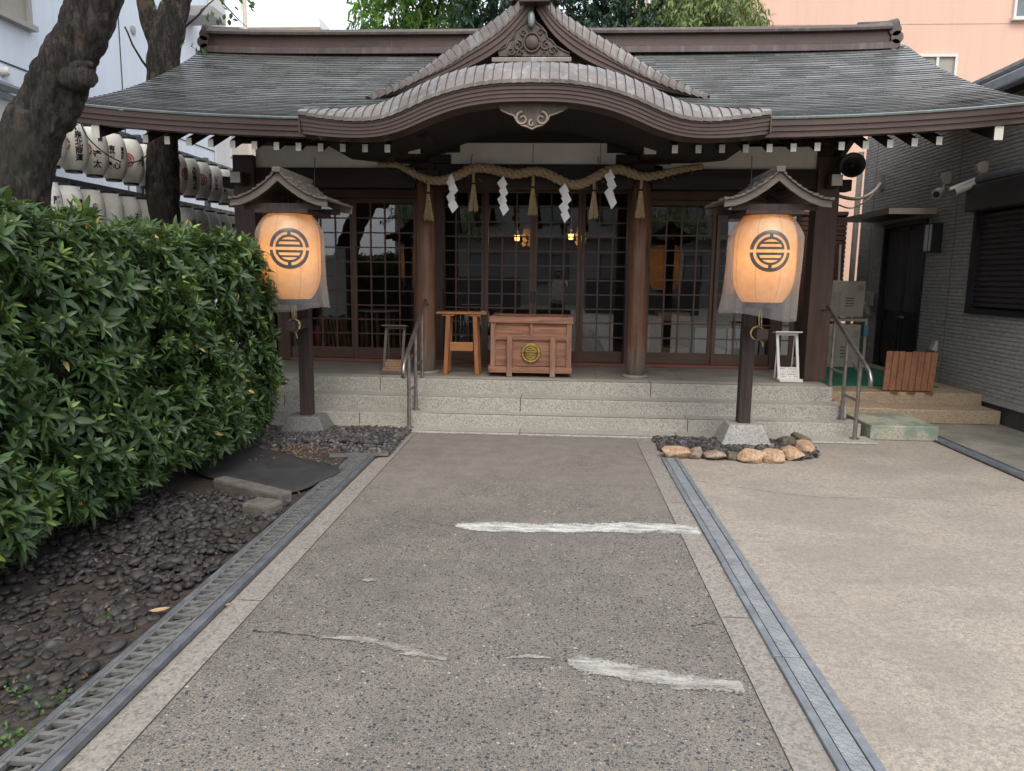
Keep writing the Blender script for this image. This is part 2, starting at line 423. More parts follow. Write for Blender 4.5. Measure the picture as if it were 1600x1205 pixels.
def leafmat(name, dark, mid, bright, rough=0.42, trans=0.25):
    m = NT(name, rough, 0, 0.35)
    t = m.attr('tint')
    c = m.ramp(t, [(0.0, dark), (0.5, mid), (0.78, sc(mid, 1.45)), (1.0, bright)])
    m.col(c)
    tr = m.n('ShaderNodeBsdfTranslucent'); m.l(m.mix(0.5, c, bright), tr.inputs['Color'])
    mx = m.n('ShaderNodeMixShader'); mx.inputs[0].default_value = trans
    m.l(m.b.outputs[0], mx.inputs[1]); m.l(tr.outputs[0], mx.inputs[2]); m.l(mx.outputs[0], m.out.inputs['Surface'])
    return m.m
MAT['hedge_leaf'] = leafmat('hedge_leaf', (0.018, 0.038, 0.015), (0.054, 0.096, 0.030), (0.32, 0.42, 0.08), 0.36, 0.15)
MAT['tree_leaf'] = leafmat('tree_leaf', (0.030, 0.060, 0.022), (0.065, 0.115, 0.035), (0.20, 0.28, 0.07), 0.5, 0.3)
MAT['tree_leaf_yellow'] = leafmat('pale_tree_leaf', (0.065, 0.10, 0.032), (0.15, 0.20, 0.065), (0.34, 0.40, 0.16), 0.5, 0.3)
MAT['tree_leaf_bright'] = leafmat('bright_tree_leaf', (0.045, 0.10, 0.022), (0.11, 0.22, 0.04), (0.30, 0.46, 0.08), 0.5, 0.35)
MAT['tree_leaf_dark'] = leafmat('dark_tree_leaf', (0.018, 0.042, 0.026), (0.036, 0.075, 0.042), (0.08, 0.14, 0.07), 0.5, 0.25)
MAT['dead_leaf'] = plain('dry_leaf', (0.45, 0.30, 0.17), 0.8)
MAT['litter'] = plain('leaf_litter', (0.16, 0.10, 0.06), .9)
MAT['brass_dark'] = plain('dark_brass', (0.20, 0.135, 0.045), .45, .7)
MAT['weed'] = leafmat('weed_leaf', (0.03, 0.07, 0.015), (0.06, 0.13, 0.025), (0.13, 0.22, 0.045))

def bark():
    m = NT('rough_bark', 0.9)
    v = m.coord((1, 1, 0.26))
    v2 = m.coord((1, 1, 0.17))
    a = m.noise(42, 8, v2, 0.85, 1.2); b = m.noise(13, 10, v, 0.85, 0.8); c = m.noise(2.4, 4)
    f = m.math('ADD', m.math('MULTIPLY', a, 0.55), m.math('MULTIPLY', b, 0.5))
    cc = m.ramp(f, [(0.44, (0.004, 0.003, 0.003)), (0.51, (0.022, 0.016, 0.013)), (0.60, (0.110, 0.080, 0.062))])
    cc = m.mix(m.ramp(c, [(0.48, 0.0), (0.64, 0.55)]), cc, (0.055, 0.058, 0.040))
    cc = m.mix(m.ramp(m.noise(3.3, 3), [(0.62, 0.0), (0.7, 0.6)]), cc, (0.17, 0.09, 0.065))
    cc = m.mix(m.ramp(m.noise(7, 5), [(0.60, 0.0), (0.66, 0.5)]), cc, (0.13, 0.135, 0.11))
    m.col(cc); m.bump(f, 1.0, 0.06); return m.m
MAT['bark'] = bark()

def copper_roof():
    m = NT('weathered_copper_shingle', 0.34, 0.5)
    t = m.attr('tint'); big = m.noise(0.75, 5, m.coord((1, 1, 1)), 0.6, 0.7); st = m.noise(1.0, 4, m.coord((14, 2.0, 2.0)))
    c = m.ramp(t, [(0.0, (0.016, 0.016, 0.017)), (0.12, (0.03, 0.031, 0.031)), (0.2, (0.172, 0.182, 0.177)), (0.6, (0.25, 0.267, 0.259)), (1.0, (0.345, 0.37, 0.36))])  # two darkest stops paint the shadow lines between shingle rows
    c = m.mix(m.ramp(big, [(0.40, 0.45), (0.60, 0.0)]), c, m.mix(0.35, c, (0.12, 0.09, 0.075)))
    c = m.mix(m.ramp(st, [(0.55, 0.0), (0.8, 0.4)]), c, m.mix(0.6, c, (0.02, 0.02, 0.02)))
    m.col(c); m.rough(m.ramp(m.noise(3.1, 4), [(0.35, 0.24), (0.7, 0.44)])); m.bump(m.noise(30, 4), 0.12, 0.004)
    return m.m
MAT['copper'] = copper_roof()

def copper_brown(name, c, patina, rough=0.42, metal=0.3):
    m = NT(name, rough, metal)
    big = m.noise(2.5, 5, None, 0.6, 0.5); st = m.noise(1.0, 5, m.coord((16, 16, 1.6)))
    k = m.ramp(big, [(0.3, sc(c, 0.7)), (0.7, sc(c, 1.25))])
    k = m.mix(m.ramp(st, [(0.52, 0.0), (0.72, 0.7)]), k, patina)
    m.col(k); m.rough(m.ramp(big, [(0.3, rough-.08), (0.7, rough+.14)])); m.bump(m.noise(40, 3), 0.12, 0.003)
    return m.m
MAT['copper_fascia'] = copper_brown('brown_copper_fascia', (0.092, 0.058, 0.048), (0.07, 0.055, 0.05))
MAT['copper_band'] = copper_brown('brown_copper_band', (0.22, 0.188, 0.172), (0.35, 0.38, 0.36), 0.36, 0.42)
MAT['copper_green'] = copper_brown('green_copper_trim', (0.24, 0.285, 0.265), (0.33, 0.38, 0.36), 0.42, 0.3)
MAT['copper_ridge'] = copper_brown('dark_copper_ridge', (0.105, 0.078, 0.070), (0.16, 0.155, 0.14), 0.45, 0.3)
MAT['ornament'] = copper_brown('carved_dark_timber', (0.085, 0.060, 0.048), (0.15, 0.13, 0.11), 0.6, 0.0)
MAT['seam'] = plain('dark_copper_seam', (0.055, 0.048, 0.044), .6, .2)

def glass():
    m = NT('window_glass', 0.05)
    fr = m.n('ShaderNodeFresnel'); fr.inputs['IOR'].default_value = 1.55
    gl = m.n('ShaderNodeBsdfGlossy'); gl.inputs['Roughness'].default_value = 0.0; gl.inputs['Color'].default_value = (0.95, 0.97, 1, 1)
    tr = m.n('ShaderNodeBsdfTransparent'); tr.inputs['Color'].default_value = (0.80, 0.83, 0.83, 1)
    mx = m.n('ShaderNodeMixShader')
    k = m.math('MINIMUM', m.math('MULTIPLY', fr.outputs[0], 2.3), 1.0)      # two panes and two faces each
    m.l(k, mx.inputs[0]); m.l(tr.outputs[0], mx.inputs[1]); m.l(gl.outputs[0], mx.inputs[2])
    bp = m.n('ShaderNodeBump'); bp.inputs['Strength'].default_value = 0.03; bp.inputs['Distance'].default_value = 0.01
    m.l(m.noise(2.2, 1), bp.inputs['Height']); m.l(bp.outputs[0], gl.inputs['Normal'])
    m.l(mx.outputs[0], m.out.inputs['Surface']); return m.m
MAT['glass'] = glass()

def film():
    m = NT('clear_plastic_bag', 0.2)
    gl = m.n('ShaderNodeBsdfGlossy'); gl.inputs['Roughness'].default_value = 0.22
    df = m.n('ShaderNodeBsdfDiffuse'); df.inputs['Color'].default_value = (0.75, 0.75, 0.74, 1)
    tl = m.n('ShaderNodeBsdfTranslucent'); tl.inputs['Color'].default_value = (0.8, 0.8, 0.8, 1)
    tr = m.n('ShaderNodeBsdfTransparent'); tr.inputs['Color'].default_value = (0.97, 0.97, 0.97, 1)
    a = m.n('ShaderNodeMixShader'); a.inputs[0].default_value = 0.5; m.l(df.outputs[0], a.inputs[1]); m.l(tl.outputs[0], a.inputs[2])
    lw = m.n('ShaderNodeLayerWeight'); lw.inputs['Blend'].default_value = 0.35
    b = m.n('ShaderNodeMixShader'); m.l(m.math('ADD', m.math('MULTIPLY', lw.outputs['Facing'], 0.45), 0.10), b.inputs[0])
    m.l(tr.outputs[0], b.inputs[1]); m.l(a.outputs[0], b.inputs[2])
    c = m.n('ShaderNodeMixShader'); m.l(m.math('ADD', m.math('MULTIPLY', lw.outputs['Fresnel'], 0.35), 0.015), c.inputs[0])
    m.l(b.outputs[0], c.inputs[1]); m.l(gl.outputs[0], c.inputs[2])
    m.l(c.outputs[0], m.out.inputs['Surface']); return m.m
MAT['film'] = film()

def lit_paper():
    m = NT('oiled_lantern_paper', 0.6)
    c = m.ramp(m.noise(16, 4), [(0.3, (0.78, 0.53, 0.28)), (0.7, (0.87, 0.64, 0.37))])
    df = m.n('ShaderNodeBsdfDiffuse'); m.l(c, df.inputs['Color'])
    tl = m.n('ShaderNodeBsdfTranslucent'); m.l(c, tl.inputs['Color'])
    a = m.n('ShaderNodeMixShader'); a.inputs[0].default_value = 0.55
    m.l(df.outputs[0], a.inputs[1]); m.l(tl.outputs[0], a.inputs[2]); m.l(a.outputs[0], m.out.inputs['Surface'])
    return m.m
MAT['lit_paper'] = lit_paper()

def glow(name, c, e):
    m = NT(name, 0.5); m.col(c)
    m.b.inputs['Emission Color'].default_value = (*c, 1); m.b.inputs['Emission Strength'].default_value = e
    return m.m
MAT['lamp_pane'] = glow('lit_lamp_pane', (1.0, 0.50, 0.12), 2.6)

def straw(name, c):
    m = NT(name, 0.85)
    t = m.noise(1.0, 4, m.coord((60, 60, 60)))
    m.col(m.ramp(t, [(0.3, sc(c, 0.45)), (0.55, c), (0.75, sc(c, 1.35))])); m.bump(t, 0.4, 0.004); return m.m
MAT['straw'] = straw('rice_straw', (0.50, 0.375, 0.20))
MAT['rope'] = straw('straw_rope', (0.31, 0.225, 0.135))

def siding():
    m = NT('dark_ribbed_siding', 0.6)
    n1 = m.noise(1.0, 3, m.coord((1, 16, 22))); n2 = m.noise(90, 3)
    m.col(m.ramp(n1, [(0.3, (0.28, 0.272, 0.264)), (0.7, (0.43, 0.416, 0.402))])); m.bump(m.math('ADD', n2, n1), 0.7, 0.008); return m.m
MAT['siding'] = siding()

def tiled_wall(name, c, mortar, sx, sz):
    m = NT(name, 0.6)
    br = m.n('ShaderNodeTexBrick'); br.offset = 0.0
    br.inputs['Color1'].default_value = (*c, 1); br.inputs['Color2'].default_value = (*sc(c, 0.93), 1); br.inputs['Mortar'].default_value = (*mortar, 1)
    br.inputs['Scale'].default_value = 1.0; br.inputs['Brick Width'].default_value = sx; br.inputs['Row Height'].default_value = sz; br.inputs['Mortar Size'].default_value = 0.012
    m.l(m.coord((1, 1, 1), (R(90), 0, 0)), br.inputs['Vector'])
    m.col(br.outputs['Color']); return m.m
MAT['tan_tile'] = tiled_wall('tan_tile_wall', (0.58, 0.44, 0.31), (0.36, 0.27, 0.19), 0.22, 0.11)
def render_wall(name, c, var=0.06):
    m = NT(name, 0.85)
    s1 = m.noise(1.0, 4, m.coord((5, 5, 0.5))); s2 = m.noise(0.5, 4); s3 = m.noise(50, 3)
    k = m.ramp(s1, [(0.3, sc(c, 1-var)), (0.7, sc(c, 1+var*.6))]); k = m.mix(m.ramp(s2, [(0.45, 0.0), (0.75, 0.3)]), k, sc(c, 1-2*var))
    m.col(k); m.bump(s3, 0.2, 0.006); return m.m
MAT['pink'] = render_wall('pink_render', (0.74, 0.485, 0.37))
MAT['bluewhite'] = render_wall('pale_blue_grey_panel', (0.72, 0.79, 0.89))
MAT['white_wall'] = render_wall('white_render', (0.66, 0.66, 0.65))
MAT['cream'] = render_wall('cream_render', (0.72, 0.62, 0.50))
MAT['blind'] = plain('window_blind', (0.34, 0.32, 0.27), 0.5, var=.08)
MAT['win_glass'] = plain('dull_window_glass', (0.16, 0.18, 0.18), 0.12, var=0.1, bump=0)
MAT['tile_grey'] = plain('grey_roof_tile', (0.10, 0.10, 0.105), 0.5)
MAT['cloth_white'] = plain('white_cotton', (0.75, 0.75, 0.76), 0.85)
MAT['cloth_dark'] = plain('dark_cotton', (0.04, 0.045, 0.06), 0.85)
MAT['skin'] = plain('skin', (0.42, 0.26, 0.19), 0.55)
def mark(name, c, thr):
    m = NT(name, 0.85)
    a = m.noise(7, 6, m.coord((1, 3.2, 1)), 0.7); b = m.noise(160, 2)
    m.col(m.mix(m.ramp(b, [(0.3, 0.5), (0.5, 0.0)]), m.ramp(a, [(0.36, sc(c, .42)), (0.60, c)]), (0.2, 0.18, 0.15)))
    tr = m.n('ShaderNodeBsdfTransparent'); mx = m.n('ShaderNodeMixShader')
    e = m.attr('edge')
    k = m.math('ADD', m.math('MULTIPLY', m.math('SUBTRACT', m.math('ADD', m.math('MULTIPLY', m.noise(9, 8, m.coord((1, 3.5, 1)), .75), .6), m.math('MULTIPLY', m.noise(70, 4), .4)), 0.5), 3.4), e)
    m.l(m.ramp(k, [(thr, 0.0), (thr+0.10, 0.5), (thr+0.7, 0.92)]), mx.inputs[0]); m.l(tr.outputs[0], mx.inputs[1]); m.l(m.b.outputs[0], mx.inputs[2]); m.l(mx.outputs[0], m.out.inputs['Surface'])
    return m.m
MAT['chalk'] = mark('white_cement_smear', (0.74, 0.73, 0.68), 0.40)
MAT['chalk2'] = mark('pale_cement_smear', (0.50, 0.475, 0.43), 0.46)
MAT['chalk3'] = mark('faint_cement_smear', (0.42, 0.395, 0.35), 0.62)
# ================================================================ ground
def sheet(name, x0, x1, y0, y1, z, mat, nx=1, ny=1, wob=0.0):
    b = MB()
    vs = [(x0+(x1-x0)*i/nx, y0+(y1-y0)*j/ny, z+(wob*mnoise.noise((x0+(x1-x0)*i/nx*1.3, (y0+(y1-y0)*j/ny)*1.3, 0)) if wob else 0)) for j in range(ny+1) for i in range(nx+1)]
    b.add(vs, [(j*(nx+1)+i, j*(nx+1)+i+1, (j+1)*(nx+1)+i+1, (j+1)*(nx+1)+i) for j in range(ny) for i in range(nx)])
    return tag(b.build(name, mat), kind='structure')
sheet('ground', -90, 90, -90, 120, 0.0, MAT['yard'])
sheet('planting_bed', -7.0, -1.74, -4, 7.05, 0.016, MAT['soil'], 60, 120, 0.02)
sheet('path', -1.37, 0.775, -6, 7.04, 0.006, MAT['aggregate'])
b = MB()
for s, (xa, xb) in ((0, (-1.50, -1.374)), (1, (0.779, 0.915))):
    y = -6.0
    for L in (1.9, 1.85, 1.8, 1.9, 1.78+0.02*s, 1.75, 1.9, 0.9, 1.2):
        y2 = min(7.04, y+L)
        if y2 <= y: break
        b.add([(xa, y+.003, .010), (xb, y+.003, .010), (xb, y2-.003, .010), (xa, y2-.003, .010)], [(0, 1, 2, 3)])
        y = y2
tag(b.build('path_border', MAT['border']), kind='structure')

def smear(name, pts, wid, mat, z=0.0118):
    """a hand-trowelled cement repair along a polyline: thin sheet with ragged edges"""
    P = resample([(p.x, p.y, 0) for p in pts], 60, 2); n = 9
    vs = []; edge = []
    for i, p in enumerate(P):
        t = i/59; wv = np.interp(t, [q for q, _ in wid], [q for _, q in wid])
        for j in range(n):
            k = j/(n-1)*2-1
            vs.append((p[0], p[1]+k*wv*(1+.25*mnoise.noise((p[0]*5, k, 3))), z)); edge.append(1.0-abs(k)**2.2*1.0 if 0 < i < 59 else 0.0)
    me = bpy.data.meshes.new(name)
    me.from_pydata(vs, [], [(i*n+j, (i+1)*n+j, (i+1)*n+j+1, i*n+j+1) for i in range(59) for j in range(n-1)])
    a = me.attributes.new('edge', 'FLOAT', 'POINT'); a.data.foreach_set('value', edge)
    me.materials.append(mat)
    return tag(link(name, me), kind='structure')
g = lambda *pp: [at(x, y, Z=0.011) for x, y in pp]
smear('cement_repair', g((708, 821), (760, 823), (840, 826), (930, 825), (1010, 824), (1062, 826), (1098, 832)), [(0, .03), (.1, .115), (.5, .105), (.8, .125), (1, .09)], MAT['chalk'])
smear('cement_repair', g((884, 1033), (940, 1042), (1000, 1055), (1070, 1066), (1120, 1070), (1164, 1073)), [(0, .03), (.12, .095), (.4, .085), (1, .06)], MAT['chalk2'])
smear('cement_repair', g((500, 996), (560, 998), (610, 1008), (650, 1022), (700, 1030)), [(0, .01), (.3, .04), (.7, .05), (1, .02)], MAT['chalk3'])
smear('cement_repair', g((790, 1028), (830, 1025), (862, 1029)), [(0, .01), (.5, .03), (1, .01)], MAT['chalk3'])
smear('cement_repair', g((566, 906), (577, 906), (588, 906)), [(0, .02), (.5, .035), (1, .02)], MAT['chalk3'])
b = MB()
def crack(pts, w=0.0022, z=0.0112):
    P = resample([(p.x, p.y, 0) for p in pts], 40, 2)
    L = []; Rr = []
    for i, p in enumerate(P):
        jx = 0.012*mnoise.noise((p[0]*14, p[1]*14, 5)); ww = w*(0.5+abs(mnoise.noise((p[0]*9, 2, 1)))*1.6)
        L.append((p[0], p[1]+jx-ww, z)); Rr.append((p[0], p[1]+jx+ww, z))
    b.strip(L, Rr)
crack(g((395, 985), (440, 988), (500, 996)))
crack(g((640, 812), (680, 817), (712, 822)))
crack(g((1080, 978), (1110, 972), (1135, 980)), .003)
crack(g((1002, 690), (1040, 770), (1078, 850), (1110, 935), (1140, 1010), (1168, 1085), (1230, 1205)), .002)
crack(g((860, 752), (920, 760), (990, 758)), .002)
crack([Vector((1.1, 5.6, 0)), Vector((1.9, 5.2, 0)), Vector((2.6, 5.35, 0)), Vector((3.65, 5.0, 0))], .0016, .0025)
crack([Vector((2.3, 3.0, 0)), Vector((2.5, 3.7, 0)), Vector((3.1, 4.2, 0)), Vector((3.3, 5.1, 0))], .0014, .0025)
tag(b.build('path_cracks', MAT['void']), kind='structure')

# ---------------------------------------------------------------- drains
dr = thing('drain_grate', 'long slotted iron drain grate between the pebble bed and the path', 'drain', (-1.62, 3.0, 0))
MB().bx(-1.722, -1.52, -3, 6.15, 0.004, 0.009).build('channel_dark_sheet', MAT['void'], dr)  # flat black sheet in place of the channel's shaded depth
b = MB(); b.bx(-1.722, -1.700, -3, 6.15, .004, .034); b.bx(-1.552, -1.520, -3, 6.15, .004, .034); b.bx(-1.566, -1.555, -3, 6.15, .004, .030)
b.build('frame', MAT['galv'], dr, bevel=.003)
y = -3.0; k = 0
while y < 6.1:
    b = MB(); y2 = min(6.12, y+0.995)
    b.bx(-1.698, -1.682, y, y2, .012, .032); b.bx(-1.582, -1.568, y, y2, .012, .032)
    yy = y+.006
    odd = 0
    while yy < y2-.01:
        b.bx(-1.682, -1.582, yy, yy+.022, .014, .031); odd ^= 1
        a_, c_ = (-1.682, -1.582)
        u0, u1 = (a_, c_)
        b.bar((u0+.022, yy+.020, .0225), (u1-.018, yy+.068, .0225), .013, .014)
        b.bx(u1-.020, u1, yy+.022, yy+.040, .014, .030)
        yy += 0.0655
    b.build('grate_panel', MAT['iron'], dr, bevel=0)
    y += 1.0

dr = thing('drain_cover', 'chequer plate drain cover in blue grey rails right of the path', 'drain', (0.99, 3.0, 0))
MB().bx(0.922, 1.062, -3, 6.25, 0.003, 0.0085).build('channel_dark_sheet', MAT['void'], dr)
plates = MB(); y = -3.05; segs = []
while y < 6.2:
    y2 = min(6.25, y+0.985); segs.append((y+.002, y2-.002)); y = y2+.004
for i, (ya, yb) in enumerate(segs):
    b = MB(); j = random.uniform(-.003, .003)
    b.bx(0.918+j, 0.952+j, ya, yb, .004, .024); b.bx(1.032+j, 1.068+j, ya, yb, .004, .024)
    b.build('side_rail', MAT['drainrail'], dr, bevel=.003)
    b = MB(); b.bx(0.957+j, 1.027+j, ya, yb, .006, .021)
    yy = ya+.02; q = 0
    while yy < yb-.015:
        for c in range(3):
            x = 0.957+j+.012+c*.023; s = 1 if (c+q) % 2 else -1
            b.bar((x-.008, yy-.006*s, .0215), (x+.008, yy+.006*s, .0215), .005, .0035)
        yy += .021; q += 1
    b.build('tread_plate', MAT['drainplate'], dr)
dr = thing('drain_cover', 'narrow pale drain cover running below the dark house', 'drain', (3.78, 5, 0))
b = MB(); b.bx(3.70, 3.85, 1, 7.75, .003, .009); b.build('channel_dark_sheet', MAT['void'], dr)
y = 1.0
while y < 7.7:
    y2 = min(7.75, y+.99); b = MB()
    b.bx(3.70, 3.722, y, y2, .004, .022); b.bx(3.828, 3.85, y, y2, .004, .022); b.bx(3.724, 3.826, y+.003, y2-.003, .006, .017)
    yy = y+.02
    while yy < y2-.02: b.bx(3.74, 3.81, yy, yy+.012, .017, .021); yy += .03
    b.build('cover_plate', MAT['galv'], dr); y = y2

# ---------------------------------------------------------------- stone steps
st = thing('stone_steps', 'broad grey granite steps of four courses up to the shrine porch', 'steps', (-0.3, 7.5, 0))
def course(x0, x1, y0, y1, z0, z1, joints, mat=MAT['granite']):
    xs = [x0]+joints+[x1]
    for a, c in zip(xs[:-1], xs[1:]):
        MB().bx(a+.0025, c-.0025, y0+random.uniform(0, .004), y1, z0, z1+random.uniform(-.0015, .0015)).build('step_block', mat, st, bevel=.008)
XL, XR = -4.2, 2.93
course(XL, 3.08, 7.055, 7.36, 0.001, 0.022, [-2.2, -0.35, 1.2])
course(XL, 3.03, 7.352, 7.62, 0.001, 0.145, [-2.02, 1.33])
course(XL, 2.98, 7.606, 7.92, 0.001, 0.277, [-2.9, -0.37])
course(XL, 2.93, 7.902, 8.16, 0.001, 0.430, [-1.93, 1.02])
b = MB()
for x0, x1, z, yb in ((-1.3, 1.6, .0226, 7.10), (-1.28, 2.2, .1462, 7.385), (-2.1, 1.5, .2782, 7.64), (-1.2, 2.4, .4312, 7.93)):
    b.bx(x0, x1, yb, yb+.006, z-.001, z+.0012)
b.build('anti_slip_groove', MAT['found'], st)

# ================================================================ the shrine hall
EY, RY = 7.0, 10.0                                  # eave line and ridge line
XA, XB = -4.72, 4.24                                # verges
XC = (XA+XB)/2
sh = thing('shrine_hall', 'dark timber shrine hall with curved copper roof and gabled porch behind the steps', 'shrine', (-0.3, 9.4, 0))
def lift(x): return 0.16*abs((x-XC)/((XB-XA)/2))**3.2
def roof_z(x, y):
    t = (y-EY)/(RY-EY)
    if t > 1: t = 2-t
    return 2.965+0.96*t+0.48*t*t+lift(x)*(1-0.55*t)
def roof_y_at(x, z):
    lo, hi = EY-1, RY
    for _ in range(40):
        m = (lo+hi)/2
        if roof_z(x, m) < z: lo = m
        else: hi = m
    return lo
KY = 6.70
T0 = [(467,177),(492,175),(537,172),(562,169),(590,164),(605,155),(640,140),(665,127),(700,114),(732,105),(762,100),(800,98),(850,97),(897,100),(940,106),(972,114),(1005,126),(1032,140),(1057,152),(1087,162),(1122,165),(1155,167),(1203,169)]
T1 = [(466,178),(500,184),(535,189),(562,191),(590,189),(615,181),(640,170),(665,157),(690,147),(725,136),(762,130),(800,127),(875,126),(920,131),(960,140),(995,150),(1025,164),(1050,175),(1075,182),(1112,185),(1162,181),(1205,174)]
TB = [(467,208),(500,213),(535,216),(575,216),(605,210),(635,200),(665,186),(690,176),(720,166),(760,159),(800,156),(875,156),(925,162),(965,172),(1000,186),(1030,200),(1062,209),(1100,212),(1150,211),(1203,207)]
def pl(pts, Y, n, zofs=0.0):
    q = [at(x, y, Y=Y) for x, y in pts]
    p = resample([(v.x, v.y, v.z) for v in q], 200, 2)
    xs_ = np.linspace(p[0, 0], p[-1, 0], n)
    return np.stack([xs_, np.full(n, Y), np.interp(xs_, p[:, 0], p[:, 2])+zofs], 1)
NK = 121
c1 = pl(T1, KY, NK); cB = pl(TB, KY, NK); c0 = pl(T0, KY+.22, NK)
c0[:, 0] = c1[:, 0]
for q in (c1, cB, c0):                              # the gable is symmetrical: average its two halves
    q[:, 2] = (q[:, 2]+q[::-1, 2])/2
KX = (c1[0, 0]+c1[-1, 0])/2
def under_porch(x, y):
    if not (c0[0, 0]+.02 < x < c0[-1, 0]-.02): return False
    return y < roof_y_at(x, float(np.interp(x, c0[:, 0], c0[:, 2])))-.02
def roof_slope(front=True):
    NR, xs = 36, np.linspace(XA, XB, 73)
    vs, fs, tint = [], [], []
    r = np.random.default_rng(4 if front else 5)
    for i in range(NR):
        t0, t1 = (i/NR)**1.0, ((i+1)/NR)
        y0, y1 = EY+(RY-EY)*t0, EY+(RY-EY)*t1
        if not front: y0, y1 = 2*RY-y0, 2*RY-y1
        seg = 0; rem = int(r.integers(1, 4)); tl = r.random(); jit = r.normal(0, .0022)
        for j in range(len(xs)-1):
            a, c = xs[j], xs[j+1]
            if rem == 0: rem = int(r.integers(3, 5)); tl = r.random(); jit = r.normal(0, .0024)
            rem -= 1
            if front and under_porch((a+c)/2, y1): continue
            n = len(vs)
            la, lc = roof_z(a, y0), roof_z(c, y0); ua, uc = roof_z(a, y1), roof_z(c, y1)
            h = .0100+jit*.4
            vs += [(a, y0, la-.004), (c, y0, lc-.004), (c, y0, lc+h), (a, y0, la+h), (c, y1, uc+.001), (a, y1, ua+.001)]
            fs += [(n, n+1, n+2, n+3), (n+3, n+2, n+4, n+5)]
            tint += [tl*.1, .25+.75*tl]  # row fronts tinted near-black: overhang shadow lines put into the colour
    me = bpy.data.meshes.new('roof_shingles'); me.from_pydata([(x+.3, y-9.4, z) for x, y, z in vs], [], fs)
    a = me.attributes.new('tint', 'FLOAT', 'FACE'); a.data.foreach_set('value', tint)
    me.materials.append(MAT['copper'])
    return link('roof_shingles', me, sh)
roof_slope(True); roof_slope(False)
xs = np.linspace(XA, XB, 61)
# eave trim, layered fascia boards, soffit
b = MB(); was = False
for k in range(60):
    if k % 4 == 0: seg = (k//4)
    a, c = xs[k], xs[k+1]
    if under_porch((a+c)/2, EY+.01):
        if b.f: b.build('eave_edge_trim', MAT['copper_green'], sh); b = MB()
        continue
    q = .002*(seg % 2)
    A = [(a, EY-.055-q, roof_z(a, EY)-.022), (a, EY-.062-q, roof_z(a, EY)-.006), (a, EY-.04-q, roof_z(a, EY)+.004), (a, EY+.02, roof_z(a, EY)+.012)]
    B = [(c, EY-.055-q, roof_z(c, EY)-.022), (c, EY-.062-q, roof_z(c, EY)-.006), (c, EY-.04-q, roof_z(c, EY)+.004), (c, EY+.02, roof_z(c, EY)+.012)]
    b.strip(A, B)
b.build('eave_edge_trim', MAT['copper_green'], sh)
for k, (z0, z1, yo) in enumerate(((-.0225, -.075, .040), (-.0755, -.120, .022), (-.1205, -.168, .004))):
    b = MB()
    prof = [(EY-yo, z0), (EY-yo, z1), (EY+.10, z1), (EY+.10, z0)]
    for run in ([x for x in xs if x < c0[0, 0]+.1], [x for x in xs if x > c0[-1, 0]-.1]):
        b = MB()
        for i in range(4):
            (ya, za), (yb, zb) = prof[i], prof[(i+1) % 4]
            b.strip([(x, ya, roof_z(x, EY)+za) for x in run], [(x, yb, roof_z(x, EY)+zb) for x in run])
        b.build('eave_fascia', MAT['copper_fascia'], sh)
for x, s in ((XA, -1), (XB, 1)):                    # verge boards along both gable edges
    b = MB(); ys = np.linspace(EY-.03, 2*RY-EY+.03, 50)
    for y0, y1 in zip(ys[:-1], ys[1:]):
        t0, t1 = max(EY, y0), max(EY, y1)
        z0, z1 = roof_z(x, min(max(y0, EY), 2*RY-EY)), roof_z(x, min(max(y1, EY), 2*RY-EY))
        b.add([(x-s*.05, y0, z0-.17), (x+s*.03, y0, z0-.17), (x+s*.03, y0, z0-.004), (x-s*.05, y0, z0-.004),
               (x-s*.05, y1, z1-.17), (x+s*.03, y1, z1-.17), (x+s*.03, y1, z1-.004), (x-s*.05, y1, z1-.004)],
              [(0, 4, 5, 1), (1, 5, 6, 2), (2, 6, 7, 3), (3, 7, 4, 0)])
    b.build('verge_board', MAT['copper_fascia'], sh)
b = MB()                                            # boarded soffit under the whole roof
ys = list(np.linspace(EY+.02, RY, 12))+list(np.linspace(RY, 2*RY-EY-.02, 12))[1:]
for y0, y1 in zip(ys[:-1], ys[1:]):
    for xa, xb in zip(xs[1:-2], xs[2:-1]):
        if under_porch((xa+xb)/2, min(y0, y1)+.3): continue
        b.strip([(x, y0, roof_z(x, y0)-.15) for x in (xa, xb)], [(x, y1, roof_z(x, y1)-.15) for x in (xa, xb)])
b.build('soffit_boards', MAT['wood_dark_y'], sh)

# rafters with white painted ends
def rafter(x, y0=7.12, y1=8.9, w=.052, h=.072, zz=None, name='rafter'):
    z0 = zz if zz is not None else roof_z(x, EY)-.205
    z1 = roof_z(x, y1)-.20
    o = MB().add([(x-w/2, y0, z0-h), (x+w/2, y0, z0-h), (x+w/2, y0, z0), (x-w/2, y0, z0), (x-w/2, y1, z1-h), (x+w/2, y1, z1-h), (x+w/2, y1, z1), (x-w/2, y1, z1)],
             [(4, 5, 6, 7), (0, 4, 5, 1), (1, 5, 6, 2), (2, 6, 7, 3), (3, 7, 4, 0)]).build(name, MAT['wood_dark_y'], sh)
    MB().bx(x-w/2, x+w/2, y0-.006, y0-.001, z0-h, z0).build('painted_end', MAT['white_end'], o)
x = -2.70+.215*0
for i in range(-6, 6): rafter(-2.492+.214*(i-1))
for i in range(-7, 5): rafter(2.548+.214*i)
rafter(-4.42, 7.02, 8.6, .075, .12, roof_z(-4.42, EY)-.17, 'corner_rafter')
rafter(3.86, 7.02, 8.6, .075, .12, roof_z(3.86, EY)-.17, 'corner_rafter')

